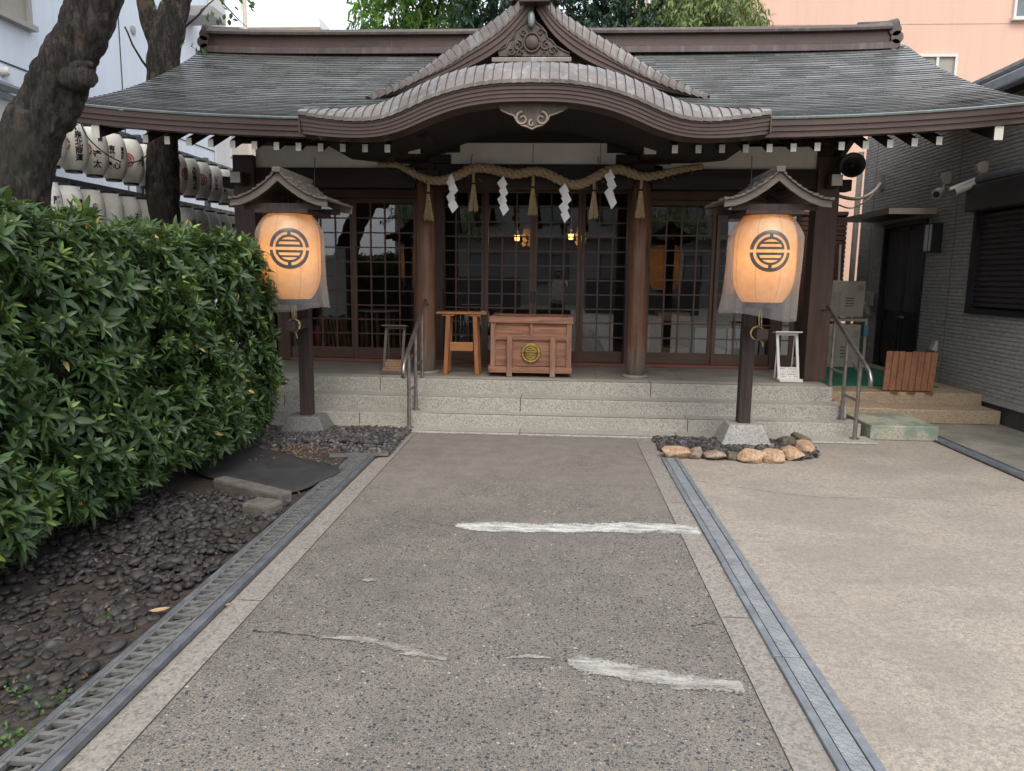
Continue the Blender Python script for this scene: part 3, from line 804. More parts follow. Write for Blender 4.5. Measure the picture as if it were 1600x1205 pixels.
# ridge with cap, band and scrolled end tiles
RL, RR = -4.60, 4.02
def ridge_z(x): return 0.07*abs((x-XC)/(RR-XC))**6
b = MB(); n = 40; rx = np.linspace(RL, RR, n)
def ridge_run(prof, name, mat):
    b = MB()
    for (ya, za), (yb, zb) in zip(prof, prof[1:]+prof[:1]):
        b.strip([(x, RY+ya, za+ridge_z(x)*.4) for x in rx], [(x, RY+yb, zb+ridge_z(x)*.4) for x in rx])
    for x in (RL, RR): b.add([(x, RY+ya, za+ridge_z(x)*.4) for ya, za in prof], [tuple(range(len(prof)))])
    return b.build(name, mat, sh)
zr = roof_z(XC, RY)
ridge_run([(-.20, zr-.06), (-.20, zr+.01), (-.175, zr+.025), (.175, zr+.025), (.2, zr+.01), (.2, zr-.06)], 'ridge_base', MAT['copper_ridge'])
rb_ = ridge_run([(-.14, zr+.024), (-.14, zr+.165), (.14, zr+.165), (.14, zr+.024)], 'ridge_band', MAT['copper_fascia'])
ridge_run([(-.21, zr+.166), (-.215, zr+.195), (-.16, zr+.24), (-.07, zr+.27), (.07, zr+.27), (.16, zr+.24), (.215, zr+.195), (.21, zr+.166)], 'ridge_cap', MAT['copper_ridge'])
xj = RL+.35
while xj < RR-.1: MB().bx(xj, xj+.006, RY-.1425, RY-.1395, zr+.03, zr+.16).build('band_seam', MAT['copper_ridge'], rb_); xj += .41
for x, s in ((RL, -1), (RR, 1)):
    b = MB()
    b.tube([(x-s*.35, RY, zr+.245), (x, RY, zr+.27), (x+s*.13, RY, zr+.325)], [.085, .075, .055], 14)
    o = b.build('ridge_horn', MAT['copper_ridge'], sh, smooth=True)
    b = MB()
    for dx, z, rr_ in ((.04, zr+.195, .075), (.07, zr+.105, .075), (.05, zr+.02, .065), (.12, zr-.055, .055)):
        b.tube([(x+s*dx, RY-.17, z), (x+s*dx, RY+.17, z)], rr_, 16)
    b.build('ridge_end_scroll', MAT['copper_ridge'], sh, smooth=False)
    b = MB(); b.bx(x+s*.01, x+s*.06, RY-.15, RY+.15, zr-.12, zr+.2); b.build('ridge_end_plate', MAT['wood_dark'], sh)
# gable walls below the verges
for x in (-3.60, 2.72):
    b = MB(); yy = np.linspace(9.5, 12.6, 17)
    b.strip([(x, y, 2.9) for y in yy], [(x, y, roof_z(x, y)-.16) for y in yy]); b.build('gable_wall', MAT['wood_dark'], sh, solid=.05)

# ------------------------------------------------ curved porch gable (karahafu)
b = MB()                                            # five stepped fascia boards
for k in range(5):
    f0, f1 = k/5, (k+1)/5
    A = c1*(1-f0)+cB*f0; B = c1*(1-f1)+cB*f1; yo = KY+.012*k
    for Q, Y in ((A, yo), (B, yo)): Q[:, 1] = Y
    C = B.copy(); C[:, 1] = KY+.012*(k+1)
    b.strip(A, B); b.strip(B, C)
D = cB.copy(); D[:, 1] = KY+.30; Ee = cB.copy(); Ee[:, 1] = KY+.06
b.strip(Ee, D)
b.build('porch_fascia', MAT['copper_fascia'], sh)
b = MB()
for i in (0, NK-1):                                 # closed ends of the fascia
    b = MB(); b.add([tuple(c1[i]), tuple(cB[i]), (cB[i][0], EY+.1, cB[i][2]), (c1[i][0], EY+.1, c1[i][2])], [(0, 1, 2, 3)])
    b.build('porch_fascia_end', MAT['copper_fascia'], sh, solid=.01)
b = MB()                                            # thin dark drip line between fascia and shingles
A = c1.copy(); A[:, 1] = KY-.022; A[:, 2] += .006; B = c1.copy(); B[:, 1] = KY-.020; B[:, 2] -= .010; C = c1.copy(); C[:, 1] = KY+.004; C[:, 2] -= .011
b.strip(A, B); b.strip(B, C); b.build('porch_drip_edge', MAT['copper_ridge'], sh)
# rolled shingle edge: lapped copper segments following the curve
def lapped(front, back, n, mat, name, lift_=.008, bulge=.03, mirror=True):
    vs, fs, tint, seams = [], [], [], []
    m = len(front); r = np.random.default_rng(3)
    for k in range(n):
        ia, ib = k*(m-1)/n, (k+1)*(m-1)/n
        def P(a, i, d=0.0):
            j = int(min(m-2, math.floor(i))); t = i-j
            p = a[j]*(1-t)+a[j+1]*t
            return np.array([p[0], p[1], p[2]+d])
        left = (k+.5) < n/2
        la, lb = (lift_, .001) if not left else (.001, lift_)
        if left: la, lb = .001, lift_
        rows = []
        for s_ in (0.0, .35, .7, 1.0):
            bl = bulge*math.sin(PI*min(1, s_*.9+.1))
            pa = P(front, ia)*(1-s_)+P(back, ia)*s_; pb = P(front, ib)*(1-s_)+P(back, ib)*s_
            pa = pa+np.array([0, -bl*.5, bl*.6+la]); pb = pb+np.array([0, -bl*.5, bl*.6+lb])
            rows.append((pa, pb))
        seams.append([tuple((pb if left else pa)+np.array([0, -.002, .001])) for pa, pb in rows])
        n0 = len(vs)
        for pa, pb in rows: vs += [tuple(pa), tuple(pb)]
        t_ = r.random()
        for q in range(3): fs.append((n0+2*q, n0+2*q+1, n0+2*q+3, n0+2*q+2)); tint.append(t_)
        # lap edge faces
        for q in range(3):
            e = 1 if left else 0
            a_, c_ = n0+2*q+e, n0+2*q+2+e
            nn = len(vs); vs += [tuple(np.array(vs[a_])-np.array([0, 0, lift_+.004])), tuple(np.array(vs[c_])-np.array([0, 0, lift_+.004]))]
            fs.append((a_, c_, nn+1, nn)); tint.append(t_*.3)
        nn = len(vs); p0, p1 = vs[n0], vs[n0+1]
        vs += [(p0[0], p0[1]+.004, p0[2]-.03), (p1[0], p1[1]+.004, p1[2]-.03)]
        fs.append((n0, n0+1, nn+1, nn)); tint.append(t_)
    o = MB(); o.v, o.f = vs, fs
    o = o.build(name, mat, sh)
    b = MB()
    for pts in seams: b.tube(pts, .0027, 4)
    b.build('seam_lines', MAT['seam'], o)
    return o
F_ = c1.copy(); F_[:, 1] = KY-.02; F_[:, 2] += .004
lapped(F_, c0, 50, MAT['copper_band'], 'porch_shingle_edge')
b = MB()                                            # porch roof running back into the main slope
A = c0.copy(); A[:, 2] += .006
B = A.copy()
for i in range(NK): B[i, 1] = max(KY+.3, roof_y_at(A[i, 0], A[i, 2])+.12)
nr = 10
for k in range(nr): b.strip(A*(1-k/nr)+B*(k/nr), A*(1-(k+1)/nr)+B*((k+1)/nr))
b.build('porch_roof', MAT['copper_band'], sh)
b = MB()                                            # dark boarded vault under the porch gable
A = cB.copy(); A[:, 1] = KY+.06; A[:, 2] += .03; B = A.copy(); B[:, 1] = 8.46
b.strip(A, B); b.build('porch_vault', MAT['wood_dark_y'], sh)
# tympanum behind the arch
b = MB()
A = cB.copy(); A[:, 1] = 8.40; A[:, 2] += .05; B = A.copy(); B[:, 2] = 3.006
b.strip(A, B); b.build('porch_tympanum', MAT['wood_dark'], sh, solid=.03)

# carved pendant under the arch (cloud scrolls)
def scroll(b, cx, cz, r, y, turns=1.3, th=.012, s=1, a0=0.0):
    pts = []
    for i in range(28):
        t = i/27; q = a0+s*t*turns*2*PI; rr_ = r*(1-t*.78)
        pts.append((cx+rr_*math.cos(q), y, cz+rr_*math.sin(q)))
    b.tube(pts, [th*(1-.5*i/27) for i in range(28)], 6)
ga = at(831, 178, Y=6.84); gx, gz = ga.x, ga.z
out = [(776,160),(782,172),(795,178),(803,181),(806,188),(815,196),(823,198),(831,202),(839,198),(847,196),(856,188),(859,181),(868,178),(880,173),(888,168),(888,160),(860,156),(800,156)]
q = [at(x, y, Y=6.84) for x, y in out]
gp = MB().prism([(v.x, v.z) for v in q], 6.84, 6.90).build('gable_pendant', MAT['ornament'], sh)
b = MB()
scroll(b, gx-.085, gz-.045, .062, 6.83, 1.2, .013, 1, PI*.5); scroll(b, gx+.085, gz-.045, .062, 6.83, 1.2, .013, -1, PI*.5)
scroll(b, gx, gz-.085, .03, 6.83, .95, .011, 1, PI*.5)
b.tube([(v.x, 6.835, v.z) for v in q[1:14]], .008, 6)
b.build('scroll_carving', copper_brown('pale_carved_edge', (0.30, 0.24, 0.19), (0.2, 0.17, 0.14), .6, 0), gp, smooth=True)

# ------------------------------------------------ triangular dormer gable (chidori-hafu)
def roof_hit(px, py):
    d = (at(px, py, Y=9)-EYE).normalized(); lo, hi = 6.9, 9.9
    for _ in range(40):
        y = (lo+hi)/2; p = EYE+d*((y-EYE.y)/d.y)
        if p.z > roof_z(p.x, y): lo = y
        else: hi = y
    return lo
CY = (roof_hit(574, 154)+roof_hit(1106, 151))/2-.03
oL = [(570,154),(587,146),(612,136),(640,122),(665,106),(690,87),(715,70),(740,54),(765,37),(785,22),(800,10),(815,-6),(828,-20)]
oR = [(1110,151),(1085,141),(1060,130),(1035,117),(1012,104),(985,86),(960,71),(930,54),(910,41),(887,27),(867,10),(854,-6),(842,-20)]
iL = [(580,153),(625,136),(662,117),(700,100),(732,77),(762,59),(785,42),(800,27),(815,10),(832,-8)]
iR = [(1105,151),(1065,140),(1032,127),(1000,112),(970,96),(940,77),(910,60),(882,40),(862,20),(845,-4)]
bL = [(592,154),(650,136),(690,122),(725,107),(760,90),(785,72),(800,58),(818,36),(834,14)]
bR = [(1092,153),(1040,141),(1000,130),(962,112),(930,100),(907,88),(887,74),(865,54),(850,34),(838,14)]
def half(pts, Y, n):
    q = [at(x, y, Y=Y) for x, y in pts]; return resample([(v.x, v.y, v.z) for v in q], n, 2)
NC = 36
o1, o2 = half(oL, CY, NC), half(oR, CY, NC)
i1, i2 = half(iL, CY-.06, NC), half(iR, CY-.06, NC)
b1, b2 = half(bL, CY-.04, NC), half(bR, CY-.04, NC)
def lap_half(o, i, name):
    vs, fs, seams = [], [], []
    n = 24
    for k in range(n):
        a, c = k*(NC-1)/n, (k+1)*(NC-1)/n
        def P(arr, t): j = int(min(NC-2, t)); return arr[j]*(1-(t-j))+arr[j+1]*(t-j)
        up = np.array([0, -.01, .014])
        q = [P(i, a), P(i, c), (P(i, c)+P(o, c))/2+np.array([0, -.03, .012]), (P(i, a)+P(o, a))/2+np.array([0, -.03, .012]), P(o, a), P(o, c)]
        q = [np.array(v)+(up if j in (1, 2, 5) else 0) for j, v in enumerate(q)]
        seams.append([tuple(q[1]), tuple(q[2]), tuple(q[5])])
        n0 = len(vs); vs += [tuple(v) for v in q]
        fs += [(n0, n0+1, n0+2, n0+3), (n0+3, n0+2, n0+5, n0+4)]
        nn = len(vs); dn = np.array([0, .004, -.02]); vs += [tuple(q[1]+dn), tuple(q[2]+dn), tuple(q[5]+dn)]
        fs += [(n0+1, n0+2, nn+1, nn), (n0+2, n0+5, nn+2, nn+1)]
        nn = len(vs); vs += [tuple(q[0]+np.array([0, .005, -.03])), tuple(q[1]+np.array([0, .005, -.03]))]; fs.append((n0, n0+1, nn+1, nn))
    m_ = MB(); m_.v, m_.f = vs, fs
    o_ = m_.build(name, MAT['copper_band'], sh)
    b = MB()
    for pts in seams: b.tube(pts, .0027, 4)
    b.build('seam_lines', MAT['seam'], o_)
lap_half(o1, i1, 'gable_shingle_edge'); lap_half(o2, i2, 'gable_shingle_edge')
for ii, bb in ((i1, b1), (i2, b2)):
    b = MB()
    for k in range(3):
        A = ii*(1-k/3)+bb*(k/3); B = ii*(1-(k+1)/3)+bb*((k+1)/3); A = A.copy(); B = B.copy()
        A[:, 1] = B[:, 1] = CY-.05+.016*k; C = B.copy(); C[:, 1] += .016
        b.strip(A, B); b.strip(B, C)
    D = bb.copy(); D[:, 1] = CY+.12; E2 = bb.copy(); E2[:, 1] = CY-.01; b.strip(E2, D)
    b.build('gable_bargeboard', MAT['copper_fascia'], sh)
for oo in (o1, o2):                                 # dormer roof back to the main slope
    b = MB(); A = oo.copy(); A[:, 2] += .012; B = A.copy()
    for i in range(NC): B[i, 1] = max(CY+.05, roof_y_at(A[i, 0], min(A[i, 2], zr))+.15)
    for k in range(8): b.strip(A*(1-k/8)+B*(k/8), A*(1-(k+1)/8)+B*((k+1)/8))
    b.build('dormer_roof', MAT['copper'], sh)
ap = at(836, -14, Y=CY)
b = MB(); b.add([tuple(b1[i]+np.array([0, .17, 0])) for i in range(NC)]+[tuple(b2[i]+np.array([0, .17, 0])) for i in range(NC-1, -1, -1)], [tuple(range(2*NC))])
b.build('gable_panel', MAT['wood_dark'], sh)
b = MB(); b.prism([(ap.x-.16, ap.z-.16), (ap.x+.16, ap.z-.16), (ap.x+.13, ap.z+.02), (ap.x+.10, ap.z+.16), (ap.x-.10, ap.z+.16), (ap.x-.13, ap.z+.02)], CY-.16, RY-.1)
b.build('dormer_ridge', MAT['copper_fascia'], sh, bevel=.01)
b = MB()
for s in (-1, 1): b.tube([(ap.x+s*.20, CY-.13, ap.z-.02), (ap.x+s*.20, CY+.06, ap.z-.02)], .05, 14); b.tube([(ap.x+s*.24, CY-.12, ap.z-.10), (ap.x+s*.24, CY+.04, ap.z-.10)], .035, 14)
b.build('dormer_ridge_scroll', MAT['copper_fascia'], sh)
# carved board inside the dormer gable
oy = CY-.02
out = [(780,88),(778,80),(790,74),(795,64),(803,60),(806,48),(815,40),(822,36),(830,20),(838,36),(846,42),(853,50),(855,60),(862,64),(868,72),(878,78),(890,84),(890,88)]
q = [at(x, y, Y=oy) for x, y in out]
gc = MB().prism([(v.x, v.z) for v in q], oy, oy+.08).build('gable_carving', MAT['ornament'], sh)
cc = at(831, 66, Y=oy-.02); b = MB()
pts = [(cc.x+.085*math.cos(t), oy-.01, cc.z+.095*math.sin(t)) for t in np.linspace(0, 2*PI, 25)]
b.tube(pts, .014, 6); b.lathe([(.001, 0), (.06, .004), (.075, .02), (.06, .035), (.001, .04)], 16, (cc.x, oy-.03, cc.z), Matrix.Rotation(R(-90), 3, 'X'))
for s in (-1, 1):
    scroll(b, cc.x+s*.145, cc.z-.03, .055, oy-.01, 1.4, .014, s, PI*.5); scroll(b, cc.x+s*.22, cc.z-.085, .045, oy-.01, 1.3, .012, s, 0)
    scroll(b, cc.x+s*.09, cc.z+.10, .04, oy-.01, 1.2, .011, s, 0); scroll(b, cc.x+s*.13, cc.z-.11, .035, oy-.01, 1.2, .011, -s, 0)
b.tube([(v.x, oy-.004, v.z) for v in q[1:-1]], .010, 6)
b.build('scroll_carving', MAT['ornament'], gc, smooth=True)
e = at(830, 30, Y=oy-.05)
b = MB(); b.lathe([(.005, -.078), (.026, -.07), (.036, -.04), (.038, 0), (.036, .04), (.026, .07), (.005, .078)], 16, (e.x, e.y+.01, e.z))
b.build('gable_boss', MAT['copper_green'], gc, smooth=True)
p0, p1 = at(768, 97, Y=CY-.12), at(893, 89, Y=CY-.12)
MB().bx(p0.x, p1.x, CY-.12, CY+.1, p0.z, p1.z).build('carving_sill', MAT['copper_band'], sh, bevel=.006)

# ------------------------------------------------ frame: columns, posts, beams, plaster
FY = 8.45
MB().bx(-4.2, 2.93, 8.155, 12.9, 0.02, 0.427).build('porch_floor', MAT['porch'], sh)
b = MB()
for x in (-1.9, -.75, .45, 1.4): b.bx(x, x+.004, 8.16, 9.3, .4272, .4282)
b.bx(-4.2, 2.93, 8.62, 8.624, .4272, .4282)
b.build('paving_joint', MAT['found'], sh)
CXL, CXR = -1.517, 0.905
for x in (CXL, CXR):
    b = MB()
    prof = [(.113, .44), (.116, .8), (.112, 1.6), (.106, 2.60)]
    b.lathe(prof, 28, (x, FY, 0)); o = b.build('porch_column', MAT['wood_col'], sh, smooth=True)
    b = MB(); b.lathe([(.15, .425), (.155, .437), (.145, .448), (.12, .455)], 28, (x, FY, 0)); b.build('column_base', MAT['porch'], o, smooth=True)
PXL, PXR = -3.565, 2.885
for x in (PXL, PXR):
    MB().bx(x-.12, x+.12, FY-.11, FY+.11, .428, 2.86).build('corner_post', MAT['wood_post'], sh, bevel=.008)
MB().bx(2.66, 2.80, 9.38, 9.52, .428, 2.86).build('door_post', MAT['wood_post'], sh, bevel=.006)
MB().bx(-4.1, -3.63, 9.40, 9.46, .428, 2.86).build('side_panel', MAT['wood_dark_z'], sh)
MB().bx(-3.62, -3.46, 9.36, 9.50, .428, 2.86).build('door_post', MAT['wood_post'], sh, bevel=.006)
# beams between the posts
for xa, xb in ((PXL+.12, CXL-.1), (CXL+.1, CXR-.1), (CXR+.1, PXR-.12)):
    MB().bx(xa, xb, FY-.07, FY+.07, 2.52, 2.73 if xb != CXR-.1 else 2.775).build('head_beam', MAT['wood_dark'], sh, bevel=.005)
# plaster bands with notched ends beside the brackets
def band(xa, xb, z0, z1, notchL, notchR, name='plaster_band'):
    n1 = .13; h = .10
    P = []
    P += [(xa+(n1 if notchL else 0), z0)]
    P += [(xb-(n1 if notchR else 0), z0)]
    if notchR: P += [(xb-n1, z0+.03), (xb-.03, z0+.05), (xb, z0+.075), (xb-.03, z0+.095), (xb-n1, z0+.115), (xb-n1-.16, z0+.15), (xb-n1-.18, z0+.155), (xb-n1-.18, z1)]
    else: P += [(xb, z1)]
    if notchL: P += [(xa+n1+.18, z1), (xa+n1+.18, z0+.155), (xa+n1+.16, z0+.15), (xa+n1, z0+.115), (xa+.03, z0+.095), (xa, z0+.075), (xa+.03, z0+.05), (xa+n1, z0+.03)]
    else: P += [(xa, z1)]
    MB().prism(P, FY-.03, FY+.03).build(name, MAT['plaster'], sh)
band(CXL+.09, CXR-.09, 2.778, 3.005, True, True)
band(PXL+.12, CXL-.09, 2.733, 2.97, False, True)
band(CXR+.09, PXR-.12, 2.733, 2.97, True, False)
b = MB()
for px in (694, 833, 938): q = at(px, 240, Y=FY-.032); b.bx(q.x-.003, q.x+.003, FY-.034, FY-.031, 2.78, 3.0)
b.build('plaster_joint', MAT['found'], sh)
MB().bx(PXL-.1, PXR+.1, FY-.055, FY+.055, 2.975 if False else 3.006, 3.30).build('wall_plate', MAT['wood_dark'], sh)
for x in (CXL, CXR):                                # stepped bracket sets on the columns
    b = MB()
    b.bx(x-.17, x+.17, FY-.17, FY+.17, 2.60, 2.70); b.bx(x-.12, x+.12, FY-.12, FY+.12, 2.70, 2.78)
    b.bx(x-.30, x+.30, FY-.06, FY+.06, 2.78, 2.88); b.bx(x-.06, x+.06, FY-.62, FY+.2, 2.80, 2.90)
    b.bx(x-.40, x+.40, FY-.07, FY+.07, 2.90, 3.01); b.bx(x-.075, x+.075, FY-1.2, FY+.2, 2.92, 3.02)
    br = b.build('bracket_set', MAT['wood_dark'], sh, bevel=.008)
    MB().bx(x-.062, x+.062, FY-.626, FY-.620, 2.795, 2.905).build('painted_end', MAT['white_end'], br)
    b = MB(); b.add([(x+.10, FY-1.20, 2.86), (x+.22, FY-1.20, 2.83), (x+.24, FY-1.17, 2.90), (x+.08, FY-1.17, 2.93), (x+.10, FY-.6, 2.86), (x+.22, FY-.6, 2.83), (x+.24, FY-.6, 2.90), (x+.08, FY-.6, 2.93)], [(0, 1, 2, 3), (4, 7, 6, 5), (0, 4, 5, 1), (1, 5, 6, 2), (2, 6, 7, 3), (3, 7, 4, 0)])
    b.build('beam_nose', MAT['wood_dark'], br, bevel=.01)
for x, s in ((PXL, -1), (PXR, 1)):                  # side nosings with white ends
    b = MB(); b.bx(x+s*.11, x+s*.24, FY-.12, FY+.05, 2.50, 2.62); b.bx(x-.05, x+.05, FY-.24, FY-.1, 2.52, 2.66)
    o = b.build('beam_nose', MAT['wood_dark'], sh, bevel=.01)
    q = MB(); q.bx(x-s*.02, x+s*.09, FY-.247, FY-.241, 2.54, 2.655); q.build('painted_end', MAT['white_end'], o)

# ------------------------------------------------ sliding lattice doors
GY = 9.40
def door(x0, x1, z0, z1, ncol, nrow, kick=.14, stile=.045, y=GY, glassy=True):
    b = MB(); t = .036
    b.bx(x0, x0+stile, y, y+t, z0, z1); b.bx(x1-stile, x1, y, y+t, z0, z1)
    o = b.build('sliding_door', MAT['wood_door'], sh, bevel=.003)
    MB().bx(x0+stile, x1-stile, y+.002, y+t-.002, z0, z0+kick).build('bottom_rail', MAT['wood_door_x'], o, bevel=.003)
    MB().bx(x0+stile, x1-stile, y+.002, y+t-.002, z1-.06, z1).build('top_rail', MAT['wood_door_x'], o, bevel=.003)
    b = MB(); xa, xb, za, zb = x0+stile, x1-stile, z0+kick, z1-.06
    for i in range(1, ncol): x = xa+(xb-xa)*i/ncol; b.bx(x-.009, x+.009, y+.006, y+.020, za, zb)
    for i in range(1, nrow): z = za+(zb-za)*i/nrow; b.bx(xa, xb, y+.008, y+.0185, z-.008, z+.008)
    b.build('lattice', MAT['wood_door'], o)
    b = MB(); b.add([(xa, y+.023, za), (xb, y+.023, za), (xb, y+.023, zb), (xa, y+.023, zb)], [(0, 1, 2, 3)])
    b.build('glass_pane', MAT['glass'], o)
    return o
def xat(px): return at(px, 430, Y=GY).x
dz0, dz1 = .47, 2.64
e = [xat(p) for p in (686, 757, 833, 907, 984)]
for i in range(4):
    o = door(e[i]+.001, e[i+1]-.001, dz0, dz1, 3, 11, y=GY+(.04 if i in (0, 3) else 0))
    if i in (1, 2):
        xx = e[2]+(-.022 if i == 1 else .022)
        MB().bx(xx-.012, xx+.012, GY-.006, GY-.001, 1.22, 1.36).build('finger_pull', MAT['dark_metal'], o)
e = [xat(p) for p in (426, 472, 552, 652)]
for i in range(3): door(e[i]+.001, e[i+1]-.001, dz0, 2.50, (2, 3, 4)[i], 10, y=GY+(.04 if i == 1 else 0))
e = [xat(p) for p in (1010, 1117, 1246)]
for i in range(2): door(e[i]+.001, e[i+1]-.001, dz0, 2.50, 4, 10, y=GY+(.04 if i == 0 else 0))
b = MB(); b.bx(-3.46, 2.66, GY-.05, GY+.12, .428, .468); b.build('door_sill', MAT['wood_sill'], sh, bevel=.004)
for xa, xb, z in ((-3.46, e[0]-2.68, 2.505), (e[0]-.06, 2.66, 2.505)):
    MB().bx(xa, xb, GY-.04, GY+.1, z, z+.10).build('door_head', MAT['wood_door_x'], sh, bevel=.004)
MB().bx(xat(684), xat(986), GY-.04, GY+.1, 2.645, 2.74).build('door_head', MAT['wood_door_x'], sh, bevel=.004)
b = MB(); b.bx(-3.46, 2.66, GY+.0, GY+.06, 2.742, 3.6); b.bx(-3.46, xat(684), GY+.01, GY+.07, 2.606, 2.742); b.bx(xat(986), 2.66, GY+.01, GY+.07, 2.606, 2.742)
b.build('transom_panel', MAT['wood_dark'], sh)
for px in (684, 987):                               # jambs that divide the three bays
    q = xat(px); MB().bx(q-.075, q+.075, GY-.05, GY+.1, .47, 2.74).build('door_jamb', MAT['wood_post'], sh, bevel=.005)
# side walls, back wall, ceiling, inner floor
MB().bx(-3.62, -3.54, 9.5, 12.6, .43, 3.1).build('side_wall', MAT['wood_dark'], sh)
MB().bx(2.70, 2.78, 9.52, 12.6, .43, 3.1).build('side_wall', MAT['wood_dark'], sh)
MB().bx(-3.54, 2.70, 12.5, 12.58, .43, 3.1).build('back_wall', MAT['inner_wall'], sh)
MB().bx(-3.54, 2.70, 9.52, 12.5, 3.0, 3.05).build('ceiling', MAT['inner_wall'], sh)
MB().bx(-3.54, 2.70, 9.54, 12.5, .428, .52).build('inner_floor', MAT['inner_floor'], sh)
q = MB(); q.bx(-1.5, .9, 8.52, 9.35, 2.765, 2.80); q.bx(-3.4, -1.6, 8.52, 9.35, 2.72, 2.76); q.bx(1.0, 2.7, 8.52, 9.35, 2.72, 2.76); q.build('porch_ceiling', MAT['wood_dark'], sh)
# ================================================================ emblem (two half discs of bars inside a broken ring)
def emblem_polys(n=28):
    """list of quads [(u,v)x4] in unit radius"""
    out = []
    def sector(r0, r1, a0, a1, k):
        for i in range(k):
            t0, t1 = a0+(a1-a0)*i/k, a0+(a1-a0)*(i+1)/k
            out.append([(r0*math.cos(t0), r0*math.sin(t0)), (r1*math.cos(t0), r1*math.sin(t0)), (r1*math.cos(t1), r1*math.sin(t1)), (r0*math.cos(t1), r0*math.sin(t1))])
    def bar(v0, v1, r):
        w0, w1 = math.sqrt(max(0, r*r-v0*v0)), math.sqrt(max(0, r*r-v1*v1)); k = 10
        for i in range(k):
            a, c = i/k*2-1, (i+1)/k*2-1
            out.append([(a*w0, v0), (c*w0, v0), (c*w1, v1), (a*w1, v1)])
    for s in (1, -1):
        g1, g2 = math.asin(.075), math.asin(.11)
        if s > 0: sector(.81, 1.0, g1, PI-g1, n); sector(.56, .68, g2, PI-g2, n)
        else: sector(.82, 1.0, PI+g1, 2*PI-g1, n); sector(.56, .68, PI+g2, 2*PI-g2, n)
        for v0, v1, r in ((.075, .20, .68), (.33, .43, .62)): bar(s*v0, s*v1, r)
        out.append([(-.085, s*.66), (.085, s*.66), (.085, s*.84), (-.085, s*.84)])
    return out
EMB = emblem_polys()

# ================================================================ rope, streamers, tassels
RYY = FY-.22
ropepts = [(590,255),(600,258),(622,257),(640,268),(660,278),(680,283),(700,281),(720,272),(738,262),(760,262),(785,269),(805,273),(825,269),(838,267),(855,271),(872,280),(890,289),(910,288),(930,277),(950,266),(968,264),(985,270),(1003,277),(1025,275),(1050,268),(1075,263),(1098,260)]
rp = resample([tuple(at(x, y, Y=RYY)) for x, y in ropepts], 150, 2)
rp = [Vector(p) for p in rp]
b = MB(); L = 0
for s in range(3):
    pts = []; ph0 = s*2*PI/3; L = 0; rads = []
    for i, p in enumerate(rp):
        if i: L += (p-rp[i-1]).length
        t = (rp[min(i+1, 149)]-rp[max(i-1, 0)]).normalized(); sx = Vector((0, 1, 0)); su = t.cross(sx).normalized()
        f = i/149; env = min(1.0, .45+f*2.6) * min(1.0, .62+(1-f)*1.6)
        a = ph0+L*30; r = .0265*env
        pts.append(p+(sx*math.cos(a)+su*math.sin(a))*r); rads.append(.030*env*(.9+.15*random.random()))
    b.tube(pts, rads, 8)
rope = thing('sacred_rope', 'thick twisted straw rope strung in waves under the porch gable', 'rope', tuple(rp[75]))
b.build('twisted_strand', MAT['rope'], rope, smooth=True)
b = MB()
for i in range(0, 150, 2):
    for _ in range(2):
        p = rp[i]+Vector((random.gauss(0, .01), -.05+random.gauss(0, .01), random.gauss(0, .035)))
        b.tube([p, p+Vector((random.gauss(.02, .03), -.004, random.gauss(-.02, .03)))], .0012, 3)
b.build('loose_straw', MAT['straw'], rope)
b = MB()
for px, py in ((640, 240), (735, 235), (935, 240), (1085, 245)):
    q = at(px, py+25, Y=RYY); b.tube([q, q+Vector((0, .18, .16))], .004, 6)
b.build('tie_wire', MAT['dark_metal'], rope)

def tassel_parts(root):
    b = MB(); b.tube([(0, 0, 0), (.003, 0, -.06), (0, 0, -.125)], [.018, .016, .017], 10); b.build('braided_neck', MAT['rope'], root, smooth=True)
    b = MB(); b.lathe([(.0175, -.118), (.0215, -.122), (.0215, -.134), (.0175, -.138)], 12); b.build('binding', MAT['wood_dark'], root)
    b = MB(); r = random.Random(3)
    for i in range(150):
        a = r.uniform(0, 2*PI); q = math.sqrt(r.random()); e = r.uniform(.38, .43)
        b.tube([(.016*q*math.cos(a), .016*q*math.sin(a), -.13), (.034*q*math.cos(a)+r.gauss(0, .002), .034*q*math.sin(a), -.27), (.060*q*math.cos(a)+r.gauss(0, .004), .055*q*math.sin(a), -e)], .0021, 3, cap=False)
    b.build('straw_skirt', MAT['straw'], root)
tas = [(669,283,'straw tassel hanging in front of the left porch column'), (740,268,'straw tassel hanging just right of the leftmost white streamer'), (833,274,'straw tassel hanging at the middle of the rope'), (929,279,'straw tassel hanging between the two right hand white streamers'), (1002,278,'straw tassel hanging in front of the right porch column')]
proto = None
for x, y, lab in tas:
    p = at(x, y, Y=RYY-.015)
    if proto is None:
        proto = thing('straw_tassel', lab, 'tassel', (0, 0, 0), 'straw tassels on the rope'); tassel_parts(proto); proto.location = p
    else: dup(proto, p, lab, random.uniform(0, 3))
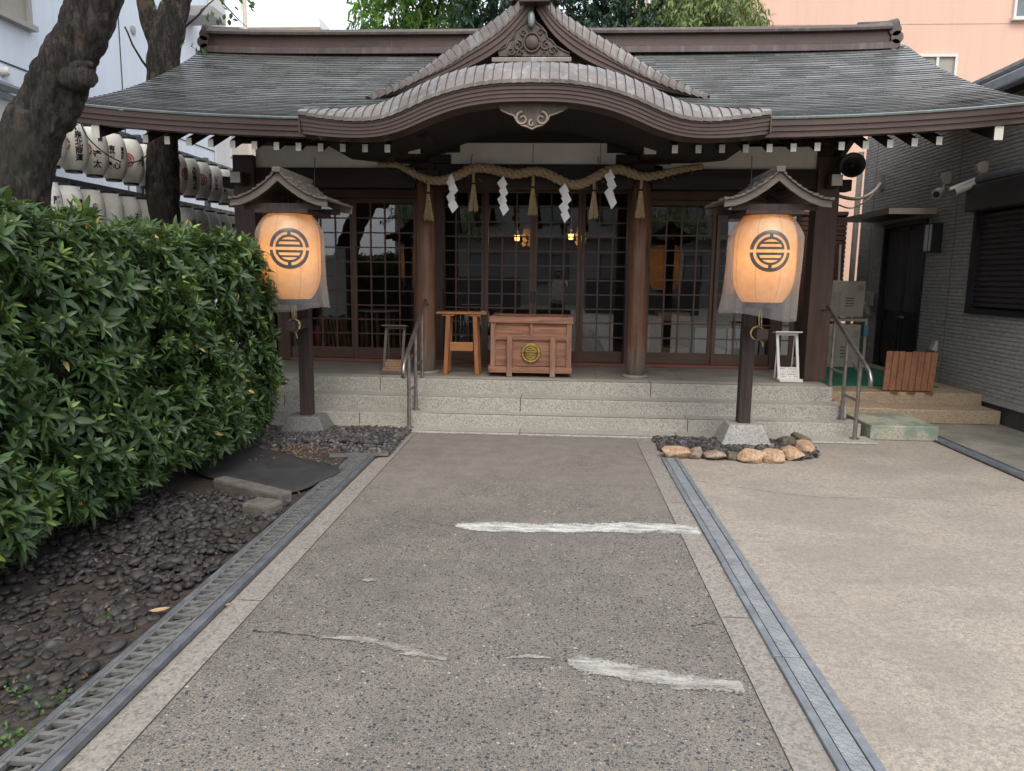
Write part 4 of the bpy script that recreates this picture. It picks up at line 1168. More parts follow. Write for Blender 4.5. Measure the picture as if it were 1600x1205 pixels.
def streamer(name, pts, lab, seed):
    """zigzag of folded paper: four offset panels joined at folds"""
    r = random.Random(seed); b = MB()
    p0 = at(pts[0], pts[1], Y=RYY-.05); s = .098; x = 0.0; z = 0.0; y = 0.0; t = thing(name, lab, 'paper streamer', tuple(p0), 'zigzag paper streamers')
    for k in range(4):
        cx_ = .012*(1 if k % 2 else -1)+r.uniform(-.006, .006)+.001*k; cz_ = -.055-.088*k; sg = 1 if k % 2 else -1
        w_, h_ = .052+r.uniform(-.004, .006), .080
        T, Q, B_, L_ = (cx_+.010, cz_+h_), (cx_+w_, cz_-.008), (cx_-.008, cz_-h_), (cx_-w_, cz_+.012)
        n_ = 5; vs = []
        for i in range(n_):
            for j in range(n_):
                u_, v_ = i/(n_-1), j/(n_-1)
                px_ = T[0]*(1-u_)*(1-v_)+Q[0]*u_*(1-v_)+B_[0]*u_*v_+L_[0]*(1-u_)*v_; pz_ = T[1]*(1-u_)*(1-v_)+Q[1]*u_*(1-v_)+B_[1]*u_*v_+L_[1]*(1-u_)*v_
                vs.append((p0.x+px_, p0.y-.007*k+sg*.022*(u_-v_)+.012*math.sin(PI*u_)*math.sin(PI*v_)*sg, p0.z+pz_))
        b.add(vs, [(i*n_+j, (i+1)*n_+j, (i+1)*n_+j+1, i*n_+j+1) for i in range(n_-1) for j in range(n_-1)])
    o = b.build('folded_paper', MAT['shide'], t, solid=.0015)
    MB().tube([tuple(p0+Vector((0, .035, .03))), tuple(p0+Vector((0, 0, .0)))], .006, 6).build('paper_loop', MAT['shide'], t)
streamer('paper_streamer', (706, 275), 'white zigzag paper streamer leftmost on the rope', 1)
streamer('paper_streamer', (786, 279), 'white zigzag paper streamer left of the middle straw tassel', 2)
streamer('paper_streamer', (883, 290), 'crumpled white zigzag paper streamer at the lowest dip of the rope', 5)
streamer('paper_streamer', (955, 268), 'white zigzag paper streamer rightmost on the rope', 8)

# ================================================================ offering box
BY0, BY1 = 8.20, 8.85
c0_ = at(829, 583, Y=8.25); bxx = c0_.x
ob = thing('offering_box', 'reddish wooden offering box with round gold crest on the porch', 'offering box', (bxx, 8.5, .43))
def bb(name, x0, x1, y0, y1, z0, z1, mat='wood_box', par=None, bev=.004):
    return MB().bx(bxx+x0, bxx+x1, y0, y1, z0, z1).build(name, MAT[mat], par or ob, bevel=bev)
W2 = .455
bb('front_panel', -W2+.03, W2-.03, BY0+.035, BY0+.055, .55, 1.06); bb('back_panel', -W2+.03, W2-.03, BY1-.05, BY1-.03, .55, 1.06)
for s in (-1, 1): bb('side_panel', s*(W2-.03)-.012, s*(W2-.03)+.012, BY0+.056, BY1-.052, .55, 1.06, 'wood_box')
bb('top_frame', -W2-.012, W2+.012, BY0-.01, BY0+.06, 1.035, 1.105); bb('top_frame', -W2-.012, W2+.012, BY1-.06, BY1+.01, 1.035, 1.105)
for s in (-1, 1): bb('top_frame', s*W2-.045*(s > 0)-.012*(s < 0)+.002, s*W2+.012*(s > 0)+.045*(s < 0)-.002, BY0+.062, BY1-.062, 1.036, 1.104)
for i in range(9): bb('top_slat', -W2+.06+i*.092, -W2+.10+i*.092, BY0+.062, BY1-.062, 1.05, 1.085)
bb('mid_rail', -W2+.005, W2-.005, BY0+.004, BY0+.034, .845, .895); bb('base_rail', -W2-.008, W2+.008, BY0-.004, BY0+.05, .475, .545); bb('base_rail', -W2-.008, W2+.008, BY1-.05, BY1+.004, .475, .545)
for s in (-1, 1): bb('base_rail', s*W2-.03, s*W2+.008*(1), BY0+.052, BY1-.052, .476, .544)
for s in (-1, 1): bb('upright', s*(W2-.03)-.028, s*(W2-.03)+.028, BY0+.003, BY0+.034, .546, 1.034, 'wood_box_z')
bb('upright', -.02, .02, BY0+.010, BY0+.034, .896, 1.034, 'wood_box_z')
for xx in (-.27, .215): bb('leg', xx, xx+.062, BY0-.025, BY0+.003, .43, .885, 'wood_box_z', bev=.006); bb('leg', xx, xx+.062, BY1+.005, BY1+.035, .43, .885, 'wood_box_z', bev=.006)
MX = Matrix.Rotation(R(90), 3, 'X')
md = MB(); mc = (bxx+.0, BY0+.034, .700)
md.lathe([(.001, 0), (.108, 0), (.112, .006), (.112, .012), (.105, .015), (.001, .015)], 40, mc, MX)
mo = md.build('gold_crest', MAT['brass_dark'], ob, smooth=False)
b = MB()
for q in EMB:
    n = len(b.v); vs = [(mc[0]+u*.103, BY0+.019-.012, mc[2]+v*.103) for u, v in q]+[(mc[0]+u*.103, BY0+.019, mc[2]+v*.103) for u, v in q]
    b.add(vs, [(0, 1, 2, 3), (4, 7, 6, 5), (0, 4, 5, 1), (1, 5, 6, 2), (2, 6, 7, 3), (3, 7, 4, 0)])
b.build('crest_relief', MAT['brass'], mo)

# ================================================================ side table
ta = at(703, 584, Z=.43); tx0, tx1 = at(684, 490, Y=8.40).x, at(762, 490, Y=8.40).x
tb = thing('wooden_table', 'narrow honey coloured wooden stand left of the offering box', 'table', ((tx0+tx1)/2, 8.4, .43))
MB().bx(tx0, tx1, 8.27, 8.56, 1.118, 1.142).build('table_top', MAT['wood_table_x'], tb, bevel=.004)
for xx in (tx0+.135, tx1-.135):
    MB().bar((xx-.03*(1 if xx < (tx0+tx1)/2 else -1), 8.30, .43), (xx, 8.31, 1.095), .05, .045).build('leg', MAT['wood_table'], tb, bevel=.004)
    MB().bar((xx-.03*(1 if xx < (tx0+tx1)/2 else -1), 8.53, .43), (xx, 8.52, 1.095), .05, .045).build('leg', MAT['wood_table'], tb, bevel=.004)
    MB().bx(xx-.07, xx+.07, 8.285, 8.545, 1.096, 1.117).build('cross_batten', MAT['wood_table_x'], tb, bevel=.003)
MB().bx(tx0+.155, tx1-.155, 8.30, 8.33, .70, .80).build('stretcher', MAT['wood_table_x'], tb, bevel=.003)
t = at(757, 488, Y=8.35)
cp = thing('small_dish', 'small white dish at the right end of the wooden stand', 'dish', (t.x-.02, 8.36, 1.142))
MB().lathe([(.018, 1.1422), (.035, 1.152), (.037, 1.152), (.02, 1.144)], 16, (t.x-.02, 8.36, 0)).build('dish_body', MAT['white_plastic'], cp, smooth=True)

# ================================================================ notice stands
def notice_stand(cx, y, lab, fm, tm, lean):
    t = thing('notice_stand', lab, 'notice stand', (cx, y, .43))
    z0 = .43
    def P(u, v, d=0): return Vector((cx+u+lean*v, y+.10+.10*v+d, z0+v))
    b = MB()
    for u in (-.105, .105): b.bar(P(u, .06), P(u, .52), .030, .022)
    b.bar(P(-.12, .52), P(.12, .52), .022, .03); b.build('frame', fm, t, bevel=.003)
    b = MB(); n = [P(-.12, .025, -.004), P(.12, .025, -.004), P(.12, .155, -.004), P(-.12, .155, -.004)]
    b.add(n+[v+Vector((0, .012, 0)) for v in n], [(0, 1, 2, 3), (4, 7, 6, 5), (0, 4, 5, 1), (1, 5, 6, 2), (2, 6, 7, 3), (3, 7, 4, 0)])
    pn = b.build('notice_panel', tm, t)
    b = MB(); r = random.Random(5)
    for v in (.135, .105, .075, .048):                # rows of small printed characters, too small to read
        u = -.10+r.uniform(0, .03)
        while u < .095:
            w_ = r.uniform(.007, .013)
            if r.random() < .85:
                c = P(u, v, -.0055)
                b.box(c, (w_, .001, .003)); b.box(c+Vector((0, 0, .006)), (w_*.8, .001, .0025)); b.box(c+Vector((w_*.2, 0, .003)), (.002, .001, .012))
            u += .017
    b.build('small_writing', MAT['black_print'], pn)
    b = MB(); b.bx(cx-.125, cx+.125, y, y+.20, .431, .447); b.bx(cx-.125, cx+.125, y, y+.012, .447, .468); b.build('foot', fm, t, bevel=.002)
    b = MB(); c = P(0, .542, -.03); b.box(c, (.29, .12, .012), rx=R(-8)); b.build('top_flap', fm, t, bevel=.002)
    b = MB(); b.bar(P(-.09, .5, .02), (cx-.09, y+.33, .44), .014, .014); b.bar(P(.09, .5, .02), (cx+.09, y+.33, .44), .014, .014); b.build('back_leg', fm, t)
MAT['bronze_dark'] = plain('bronze_frame', (0.17, 0.14, 0.12), .5, .5)
MAT['copper_panel'] = plain('copper_brown_panel', (0.36, 0.21, 0.12), .5, .2, var=.3, scale=60)
notice_stand(2.59, 8.21, 'white framed notice stand with small print near the right corner post', MAT['white_plastic'], MAT['white_plastic'], -.07)
notice_stand(-1.875, 8.19, 'dark framed notice stand with brown panel behind the left handrail', MAT['bronze_dark'], MAT['copper_panel'], .05)

# ================================================================ handrails
def handrail(x, lab, hook):
    t = thing('handrail', lab, 'handrail', (x, 7.6, 0), 'handrails beside the steps')
    feet = [(7.95, .277), (7.575, .146), (7.215, .022)]
    top = lambda y: .735+(y-7.05)*.475
    for k, (y, z) in enumerate(feet):
        b = MB(); b.tube([(x, y, z), (x, y, top(y)-.03)], .0175, 14)
        b.tube([(x, y, z), (x, y, z+.20)], .0205, 14); b.tube([(x, y, top(y)-.20), (x, y, top(y)-.09)], .020, 14)
        o = b.build('post', MAT['handrail'], t, smooth=False)
        MB().lathe([(.046, z), (.046, z+.008), (.026, z+.016)], 20, (x, y, 0)).build('foot_flange', MAT['handrail'], o)
    b = MB(); pts = [(x, 8.18, top(8.18)), (x, 7.12, top(7.12)), (x, 7.00, top(7.0)-.005), (x, 6.955, top(6.96)-.05), (x, 6.955, top(6.96)-.13)]
    b.tube(pts, .021, 14); b.build('rail', MAT['handrail'], t, smooth=True)
    b = MB(); b.tube([(x, 7.95, .62), (x, 7.575, .62)], .014, 10); b.tube([(x, 7.575, .40), (x, 7.215, .40)], .014, 10)
    b.tube([(x, 7.40, top(7.4)-.16), (x, 7.215, top(7.2)-.13)], .012, 10); b.build('cross_tube', MAT['handrail'], t)
    b = MB(); b.tube([(x, 8.14, top(8.14)-.02), (x, 8.33, top(8.14)-.03)], .012, 10); b.build('wall_bracket', MAT['handrail'], t)
handrail(-1.47, 'bronze tube handrail on the steps left of the offering box', 1)
handrail(2.915, 'bronze tube handrail at the right end of the steps', -1)

# ================================================================ lantern stands
def small_roof(t, cx, cy, zt, w, d, back):
    """bowed gable roof of thin weathered boards over a lantern"""
    n = 11
    prof = []
    for i in range(n):
        u = i/(n-1)*2-1; a = abs(u)
        prof.append((u*w, zt-.24*(1-(1-a)**1.65) + .012*a*a))
    y0, y1 = cy-d, cy+back
    half = {}
    for s in (-1, 1):
        P = [p for p in prof if p[0]*s >= -1e-6]
        if s < 0: P = P[::-1]
        rows = 10; b = MB()
        for k in range(len(P)*2-2):
            f0, f1 = k/(len(P)*2-2), (k+1)/(len(P)*2-2)
            def at_(f):
                j = min(len(P)-2, int(f*(len(P)-1))); tt = f*(len(P)-1)-j
                return P[j][0]*(1-tt)+P[j+1][0]*tt, P[j][1]*(1-tt)+P[j+1][1]*tt
            (xa, za), (xb, zb) = at_(f0), at_(f1)
            m = 7
            for q in range(m):
                ya, yb = y0+(y1-y0)*q/m, y0+(y1-y0)*(q+1)/m-.003
                h = .022+random.uniform(-.004, .005); ex = random.uniform(0, .012)*s
                b.add([(xa, ya, za), (xb+ex, ya, zb), (xb+ex, yb, zb), (xa, yb, za), (xa, ya, za+h*.5), (xb+ex, ya, zb+h), (xb+ex, yb, zb+h), (xa, yb, za+h*.5)],
                      [(0, 1, 2, 3), (7, 6, 5, 4), (0, 4, 5, 1), (1, 5, 6, 2), (2, 6, 7, 3), (3, 7, 4, 0)])
        b.build('roof_slope', MAT['shingle_board'], t)
    for y, nm in ((y0+.02, 'bargeboard'), (y1-.05, 'bargeboard')):
        A = [(cx0, y, z-.002) for cx0, z in prof]; B = [(cx0, y, z-.055-.02*(1-abs(cx0-cx)/w)) for cx0, z in prof]
        bo = MB(); poly = [(p[0], p[2]) for p in A]+[(p[0], p[2]) for p in B[::-1]]
        bo.prism(poly, y, y+.03)
        bo.build(nm, MAT['wood_grey'], t, bevel=.003)
    b = MB(); b.bx(cx-.035, cx+.035, y0-.01, y1+.01, zt-.01, zt+.035); b.build('roof_ridge', MAT['shingle_board'], t, bevel=.006)
    MB().bx(cx-w*.55, cx+w*.55, y0+.08, y1-.08, zt-.33, zt-.30).build('ceiling_board', MAT['wood_stand'], t)
    for yb_ in (cy-d+.12, cy+back-.15): MB().bar((cx-w*.8, yb_, zt-.275), (cx+w*.8, yb_, zt-.275), .04, .05).build('tie_beam', MAT['wood_stand'], t)
MAT['shingle_board'] = wood('weathered_shingle_board', (0.125, 0.105, 0.088), 'X', .85, .6)

def lantern_stand(bx_, rx, rz, lab, roof_w, lx):
    t = thing('lantern_stand', lab, 'lantern stand', (bx_, 6.95, 0))
    zt = .215 if bx_ > 0 else .19
    b = MB(); w0, w1, d0, d1 = .245, .150, .20, .13
    b.add([(bx_-w0, 6.93-d0, 0), (bx_+w0, 6.93-d0, 0), (bx_+w0, 6.93+d0, 0), (bx_-w0, 6.93+d0, 0), (bx_-w1, 6.93-d1, zt), (bx_+w1, 6.93-d1, zt), (bx_+w1, 6.93+d1, zt), (bx_-w1, 6.93+d1, zt)],
          [(3, 2, 1, 0), (4, 5, 6, 7), (0, 1, 5, 4), (1, 2, 6, 5), (2, 3, 7, 6), (3, 0, 4, 7)])
    b.build('stone_pedestal', MAT['granite_base' if bx_ > 0 else 'granite_dark'], t, bevel=.012)
    MB().bx(bx_-.056, bx_+.056, 6.88, 6.99, zt, rz-.30).build('post', MAT['wood_stand'], t, bevel=.004)
    s = 1 if lx > bx_ else -1
    o = MB().bar((bx_, 6.93, 1.085), (lx-s*.0, 6.40, 1.085), .095, .085).build('cross_arm', MAT['wood_stand'], t, bevel=.004)
    b = MB()
    for i in range(2):
        pts = [(lx+.05*math.cos(a)*1.15-.01, 6.52+.02*i+.005*math.sin(a), 1.085+.052*math.sin(a)*1.1) for a in np.linspace(0, 2*PI, 17)]
        b.tube(pts, .006, 6)
    b.tube([(lx-.006, 6.50, 1.14), (lx-.012, 6.5, 1.22), (lx-.004, 6.5, 1.33)], .006, 6); b.tube([(lx+.012, 6.50, 1.14), (lx+.010, 6.5, 1.22), (lx+.002, 6.5, 1.33)], .006, 6)
    b.tube([(lx+.012, 6.50, 1.03), (lx+.03, 6.49, 1.0), (lx+.035, 6.49, .97)], .005, 6)
    b.build('rope_tie', MAT['straw_tie'], t, smooth=True)
    MB().bar((bx_, 6.935, rz-.30), (rx, 6.6, rz-.30), .07, .06).build('roof_beam', MAT['wood_stand'], t)
    small_roof_at(t, rx, rz, roof_w)
    # hanging wire from the eave
    return t
MAT['straw_tie'] = straw('yellow_cord', (0.50, 0.36, 0.16))
def small_roof_at(t, rx, rz, w):
    # build around x = 0 then shift
    n0 = len(bpy.data.objects)
    before = set(bpy.data.objects)
    small_roof(t, 0.0, 6.5, rz, w, .32, .50)
    for o in set(bpy.data.objects)-before:
        for v in o.data.vertices: v.co.x += rx
LXR, LXL = 1.752, -2.37
lantern_stand(1.765, 1.755, 2.410, 'wooden lantern stand with bowed roof on the pedestal ringed by tan stones', .425, LXR+.0)
lantern_stand(-2.415, -2.36, 2.39, 'wooden lantern stand with bowed roof between the hedge and the steps', .415, LXL-.0)

def big_lantern(cx, cy, zc, H, rad, phi, lab):
    t = thing('paper_lantern', lab, 'lantern', (cx, cy, zc))
    def rr_(z):
        k = (z-zc)/(H/2); return rad*(1-abs(k)**3.6*.36-.0*k)
    prof = []; N = 116
    for i in range(N+1):
        z = zc-H/2+H*i/N
        prof.append((rr_(z)-(.0030 if i % 2 else 0), z))
    MB().lathe(prof, 56, (cx, cy, 0), cap=False).build('paper_body', MAT['lit_paper'], t, smooth=True)
    b = MB(); b.lathe([(rr_(zc+H/2)*.55, zc+H/2-.01), (rr_(zc+H/2)*.62, zc+H/2-.004), (rr_(zc+H/2)*.62, zc+H/2+.05), (rr_(zc+H/2)*.5, zc+H/2+.05)], 28, (cx, cy, 0)); b.build('top_ring', MAT['black'], t)
    b = MB(); b.lathe([(rr_(zc+H/2)*.0+.13, zc-H/2-.05), (.14, zc-H/2-.045), (.14, zc-H/2+.004), (.10, zc-H/2+.004)], 28, (cx, cy, 0)); b.build('bottom_ring', MAT['black'], t)
    b = MB(); b.tube([(cx, cy, zc+H/2+.05), (cx, cy, zc+H/2+.16)], .008, 8); b.build('hanger', MAT['dark_metal'], t)
    # meridian strings
    b = MB()
    for k in range(8):
        a = phi+.35+k*PI/4
        b.tube([(cx+(rr_(z)+.001)*math.sin(a), cy-(rr_(z)+.001)*math.cos(a), z) for z in np.linspace(zc-H/2+.01, zc+H/2-.01, 18)], .0012, 4)
    b.build('meridian_string', MAT['string'], t)
    b = MB(); er = rad*.66
    for q in EMB:
        vs = []
        for u, v in q:
            z = zc+.055+v*er; r_ = rr_(z)+.0025; a = phi+u*er/rad
            vs.append((cx+r_*math.sin(a), cy-r_*math.cos(a), z))
        b.add(vs, [(0, 1, 2, 3)])
    b.build('printed_crest', MAT['black_print'], t, solid=.0004)
    li = bpy.data.lights.new('lantern_bulb', 'POINT'); li.energy = 1.5; li.color = (1.0, 0.55, 0.24); li.shadow_soft_size = .035
    lo = bpy.data.objects.new('lantern_bulb', li); COL.objects.link(lo); lo.parent = t; lo.location = (0.0, -0.05, .0)
    return t
MAT['string'] = plain('lantern_string', (0.28, 0.17, 0.09), .8)
big_lantern(LXR, 6.48, 1.725, .735, .257, .05+math.atan2(-LXR, 6.48)+.12, 'glowing paper lantern with black crest on the stand right of the path')
big_lantern(LXL, 6.48, 1.705, .755, .262, math.atan2(-LXL, 6.48)-.03, 'glowing paper lantern with black crest beside the hedge')
# note: crest faces the visitor's side of the path

def plastic_bag(cx, cy, ztop, zbot, rad, lab, sway, skew, seed):
    t = thing('plastic_cover', lab, 'plastic cover', (cx, cy, ztop), 'plastic covers on the big lanterns')
    r = np.random.default_rng(seed); ph = r.uniform(0, 6, 5); am = r.uniform(.3, 1, 5)
    prof = []
    N = 26; n = 72; vs = []
    for i in range(N+1):
        f = i/N; z = ztop-(ztop-zbot)*f
        if f < .05: base = rad*(.60+.35*f/.05*0.2)
        else: base = rad*(.66+.36*min(1, ((f-.05)/.17))**.6)
        for j in range(n):
            q = 2*PI*j/n
            fold = sum(am[k]*math.sin((k+2)*q+ph[k]+f*1.2) for k in range(5))*.010*(.3+f)
            if f < .06: fold *= 2.5
            rr_ = base+fold+max(0, f-.75)*.05
            x = cx+rr_*math.cos(q)+sway*f*f; y = cy+rr_*math.sin(q)*.97
            vs.append((x, y, z+skew*(math.cos(q))*max(0, f-.6)*.9+.012*math.sin(3*q+ph[0])*f))
    b = MB(); b.add(vs, [(i*n+j, i*n+(j+1) % n, (i+1)*n+(j+1) % n, (i+1)*n+j) for i in range(N) for j in range(n)])
    b.build('film', MAT['film'], t, smooth=True)
    b = MB()
    for k in range(7):
        q = k*2*PI/7; b.tube([(cx+rad*.66*math.cos(q+i*.1), cy+rad*.66*math.sin(q+i*.1), ztop-.012+.006*math.sin(4*q)) for i in range(10)], .004, 5)
    b.build('gathered_neck', MAT['film'], t, smooth=True)
plastic_bag(LXR, 6.48, 2.10, 1.235, .296, 'clear plastic cover hanging askew over the right glowing lantern', -.045, -.09, 2)
plastic_bag(LXL, 6.48, 2.09, 1.235, .290, 'clear plastic cover hanging over the glowing lantern by the hedge', .05, .05, 6)
for px, y0, y1, lab in ((492, 246, 296, 'thin wire from the eave to the left lantern roof'), (1175, 244, 290, 'thin wire from the eave to the right lantern roof')):
    p0, p1 = at(px, y0, Y=7.10), at(px-1, y1, Y=6.85)
    tag(MB().tube([p0, p1], .004, 6).build('hanging_wire', MAT['dark_metal'], None, loc=tuple(p0)), lab, 'wire')

# ================================================================ loudspeaker on the right post
sp = at(1332, 258, Y=8.12)
t = thing('loudspeaker', 'round black horn loudspeaker at the right corner of the porch', 'loudspeaker', tuple(sp))
M_ = Matrix.Rotation(R(90), 3, 'X') @ Matrix.Rotation(R(-14), 3, 'Y')
b = MB(); b.lathe([(.03, -.26), (.045, -.20), (.05, -.14), (.075, -.07), (.122, 0), (.128, .006), (.122, .010), (.075, -.045), (.03, -.07), (.012, -.07)], 36, sp, M_); b.build('horn', MAT['black'], t, smooth=True)
b = MB(); b.lathe([(.005, -.07), (.024, -.066), (.026, -.02), (.020, -.006), (.010, 0), (.004, .001)], 20, sp, M_); b.build('centre_plug', MAT['dark_metal'], t, smooth=True)
b = MB(); b.bar(sp+Vector((-.02, .18, -.02)), sp+Vector((-.18, .30, .02)), .03, .02); b.build('mounting_arm', MAT['black'], t)

# ================================================================ inside the hall
for px, py, lab in ((808, 372, 'small gold hanging lamp seen through the doors on the left'), (892, 370, 'small gold hanging lamp seen through the doors on the right')):
    c = at(px, py, Y=10.3)
    t = thing('hanging_lamp', lab, 'lamp', tuple(c), 'gold hanging lamps inside the hall')
    b = MB(); b.lathe([(.006, .10), (.022, .097), (.019, .06), (.062, .040), (.065, .034), (.034, .032)], 6, c); b.build('lamp_roof', MAT['brass'], t)
    b = MB(); b.lathe([(.034, .031), (.028, -.037)], 6, c, cap=False); b.build('lamp_pane', MAT['lamp_pane'], t)
    b = MB()
    for k in range(6): a = k*PI/3; b.tube([c+Vector((.036*math.cos(a), .036*math.sin(a), .031)), c+Vector((.030*math.cos(a), .030*math.sin(a), -.040))], .0035, 5)
    b.lathe([(.031, -.037), (.034, -.041), (.031, -.047), (.006, -.05)], 6, c)
    b.tube([c+Vector((0, 0, .097)), (c.x, c.y, 3.0)], .004, 5); b.build('lamp_frame', MAT['brass'], t)
    li = bpy.data.lights.new('lamp_bulb', 'POINT'); li.energy = 1.0; li.color = (1, .6, .22); li.shadow_soft_size = .03
    lo = bpy.data.objects.new('lamp_bulb', li); COL.objects.link(lo); lo.parent = t; lo.location = (0, -.12, -.02)
    c2 = c+Vector((.13, .05, .06))
    t = thing('paper_pendant', 'brown paper zigzag hung beside the %s gold lamp' % ('left' if px < 850 else 'right'), 'pendant', tuple(c2))
    b = MB()
    for s in (-1, 1):
        for k in range(3): b.box(c2+Vector((s*.04+.015*(k % 2), 0, -.03-.055*k)), (.05, .003, .06), ry=R(30*s))
    b.build('folded_paper', MAT['card'], t)
    MB().lathe([(.02, .11), (.05, .07), (.06, 0), (.03, -.01)], 12, c2).build('pendant_cap', MAT['brass'], t)
q0, q1 = at(500, 388, Y=10.0), at(545, 500, Y=10.0)
t = thing('partition_panel', 'pale standing panel inside the left bay of the hall', 'panel', ((q0.x+q1.x)/2, 10.0, .52))
MB().bx(q0.x, q1.x, 9.98, 10.02, .54, q0.z).build('panel_face', MAT['inner_white'], t); b = MB()
for x in (q0.x, q1.x): b.bx(x-.02, x+.02, 9.97, 10.03, .52, q0.z+.02)
b.build('panel_edge', MAT['wood_dark_z'], t)
bo = None
for i in range(7):
    x = at(506+i*6.2, 530, Y=9.85).x
    lab = ('brown board standing leftmost in the row behind the left bay glass', 'second board from the left in the row behind the left bay glass', 'third board from the left in the row behind the left bay glass', 'middle board of the leaning row behind the left bay glass', 'fifth board from the left in the row behind the left bay glass', 'board second from the right in the row behind the left bay glass', 'rightmost leaning board in the row behind the left bay glass')[i]
    o = MB().bar((x, 9.85, .52), (x-.05-.012*i, 9.95, .52+.46-.02*(i % 3)), .035, .16).build('leaning_board', MAT['wood_board'], None, bevel=.003, loc=(x, 9.85, .52))
    tag(o, lab, 'board', 'boards leaning inside the hall')
c = at(497, 540, Y=9.75)
t = thing('fire_extinguisher', 'red fire extinguisher at the foot of the leaning boards', 'extinguisher', (c.x, 9.75, .52))
MB().lathe([(.055, .52), (.06, .54), (.06, .82), (.045, .87), (.02, .89)], 20, (c.x, 9.75, 0)).build('cylinder_body', MAT['red_can'], t, smooth=True)
MB().lathe([(.02, .885), (.025, .89), (.025, .93), (.01, .94)], 12, (c.x, 9.75, 0)).build('valve_head', MAT['black'], t)
c = at(588, 486, Y=10.2)
t = thing('round_table', 'round table with slatted skirt inside the left bay of the hall', 'table', (c.x, 10.3, .52))
MB().lathe([(.30, c.z-.012), (.31, c.z-.004), (.31, c.z+.008), (.30, c.z+.014)], 32, (c.x, 10.3, 0)).build('table_top', MAT['inner_white'], t)
for k in range(8):
    a = k*PI/4+.2; MB().bx(c.x+.22*math.cos(a)-.02, c.x+.22*math.cos(a)+.02, 10.3+.22*math.sin(a)-.02, 10.3+.22*math.sin(a)+.02, .52, c.z-.012).build('leg', MAT['wood_board'], t)
for (px0, px1, py0, py1, lab) in ((1028, 1078, 488, 502, 'brown cardboard box on the inner shelf of the right bay'), (1028, 1076, 543, 556, 'low cardboard box on the hall floor in the right bay')):
    a, c = at(px0, py0, Y=9.9), at(px1, py1, Y=9.9)
    t = thing('cardboard_box', lab, 'box', ((a.x+c.x)/2, 10.05, c.z), 'cardboard boxes inside the hall')
    z0 = c.z if py0 < 500 else .52
    MB().bx(a.x, c.x, 9.9, 10.25, z0, a.z).build('carton', MAT['card'], t, bevel=.004)
    MB().bx((a.x+c.x)/2-.02, (a.x+c.x)/2+.02, 9.897, 10.253, a.z-.05, a.z+.002).build('tape', MAT['blind'], t)
a = at(1022, 502, Y=9.9)
t = thing('inner_shelf', 'dark shelf behind the right bay glass carrying a cardboard box', 'shelf', (1.7, 10.05, .52))
MB().bx(1.18, 2.6, 9.85, 10.3, a.z-.045, a.z-.0).build('shelf_board', MAT['wood_board'], t)
for x in (1.22, 1.9, 2.56): MB().bx(x-.02, x+.02, 9.9, 10.25, .52, a.z-.045).build('leg', MAT['wood_board'], t)
for x0, x1 in ((1.95, 2.22), (2.26, 2.62)):
    pass
q0, q1 = at(1085, 512, Y=9.75), at(1235, 556, Y=9.75)
t = thing('inner_screen', 'low pale screen of panels behind the right bay glass', 'screen', ((q0.x+q1.x)/2, 9.75, .52))
for k in range(3):
    xa = q0.x+(q1.x-q0.x)*k/3; MB().bx(xa+.01, xa+(q1.x-q0.x)/3-.01, 9.72, 9.74, .53, q0.z).build('screen_panel', MAT['inner_white'], t)
b = MB(); b.bx(q0.x, q1.x, 9.71, 9.75, q0.z, q0.z+.03); b.build('top_rail', MAT['wood_board'], t)
# ================================================================ foliage tools
def leaf_mesh(name, P, D, U, Ln, Wd, tint, mat, parent=None, fold=.22, droop=.15, loc=None):
    """P base points, D directions, U up-ish vectors (n,3); real folded leaves, eight corners each"""
    n = len(P)
    D = D/np.linalg.norm(D, axis=1, keepdims=True)
    Sd = np.cross(D, U); Sd /= np.linalg.norm(Sd, axis=1, keepdims=True)+1e-9
    N = np.cross(Sd, D)
    L = Ln[:, None]; Wh = Wd[:, None]
    def pt(a, s, up): return P+D*L*a+Sd*Wh*s+N*(L*up)
    V = np.stack([pt(0, 0, 0), pt(.38, 0, .01), pt(.72, 0, -droop*.4), pt(1, 0, -droop),
                  pt(.36, -.5, fold*.22), pt(.72, -.36, fold*.12-droop*.4), pt(.36, .5, fold*.22), pt(.72, .36, fold*.12-droop*.4)], 1)
    org = ORG.get(parent) if parent is not None else (Vector(loc) if loc is not None else Vector((0, 0, 0)))
    V = V.reshape(-1, 3)-np.array(tuple(org))
    F = np.array([[0, 1, 4], [1, 2, 5], [1, 5, 4], [2, 3, 5], [0, 6, 1], [1, 7, 2], [1, 6, 7], [2, 7, 3]])
    F = (F[None]+np.arange(n)[:, None, None]*8).reshape(-1, 3)
    me = bpy.data.meshes.new(name)
    me.vertices.add(len(V)); me.vertices.foreach_set('co', V.astype(np.float32).ravel())
    me.loops.add(F.size); me.loops.foreach_set('vertex_index', F.astype(np.int32).ravel())
    me.polygons.add(len(F)); me.polygons.foreach_set('loop_start', np.arange(0, F.size, 3, dtype=np.int32)); me.polygons.foreach_set('loop_total', np.full(len(F), 3, np.int32))
    me.polygons.foreach_set('use_smooth', np.ones(len(F), bool))
    a = me.attributes.new('tint', 'FLOAT', 'FACE'); a.data.foreach_set('value', np.repeat(tint, 8).astype(np.float32))
    me.update(calc_edges=True); me.validate()
    me.materials.append(mat)
    return link(name, me, parent, loc)
def unit(v): return v/(np.linalg.norm(v, axis=1, keepdims=True)+1e-9)

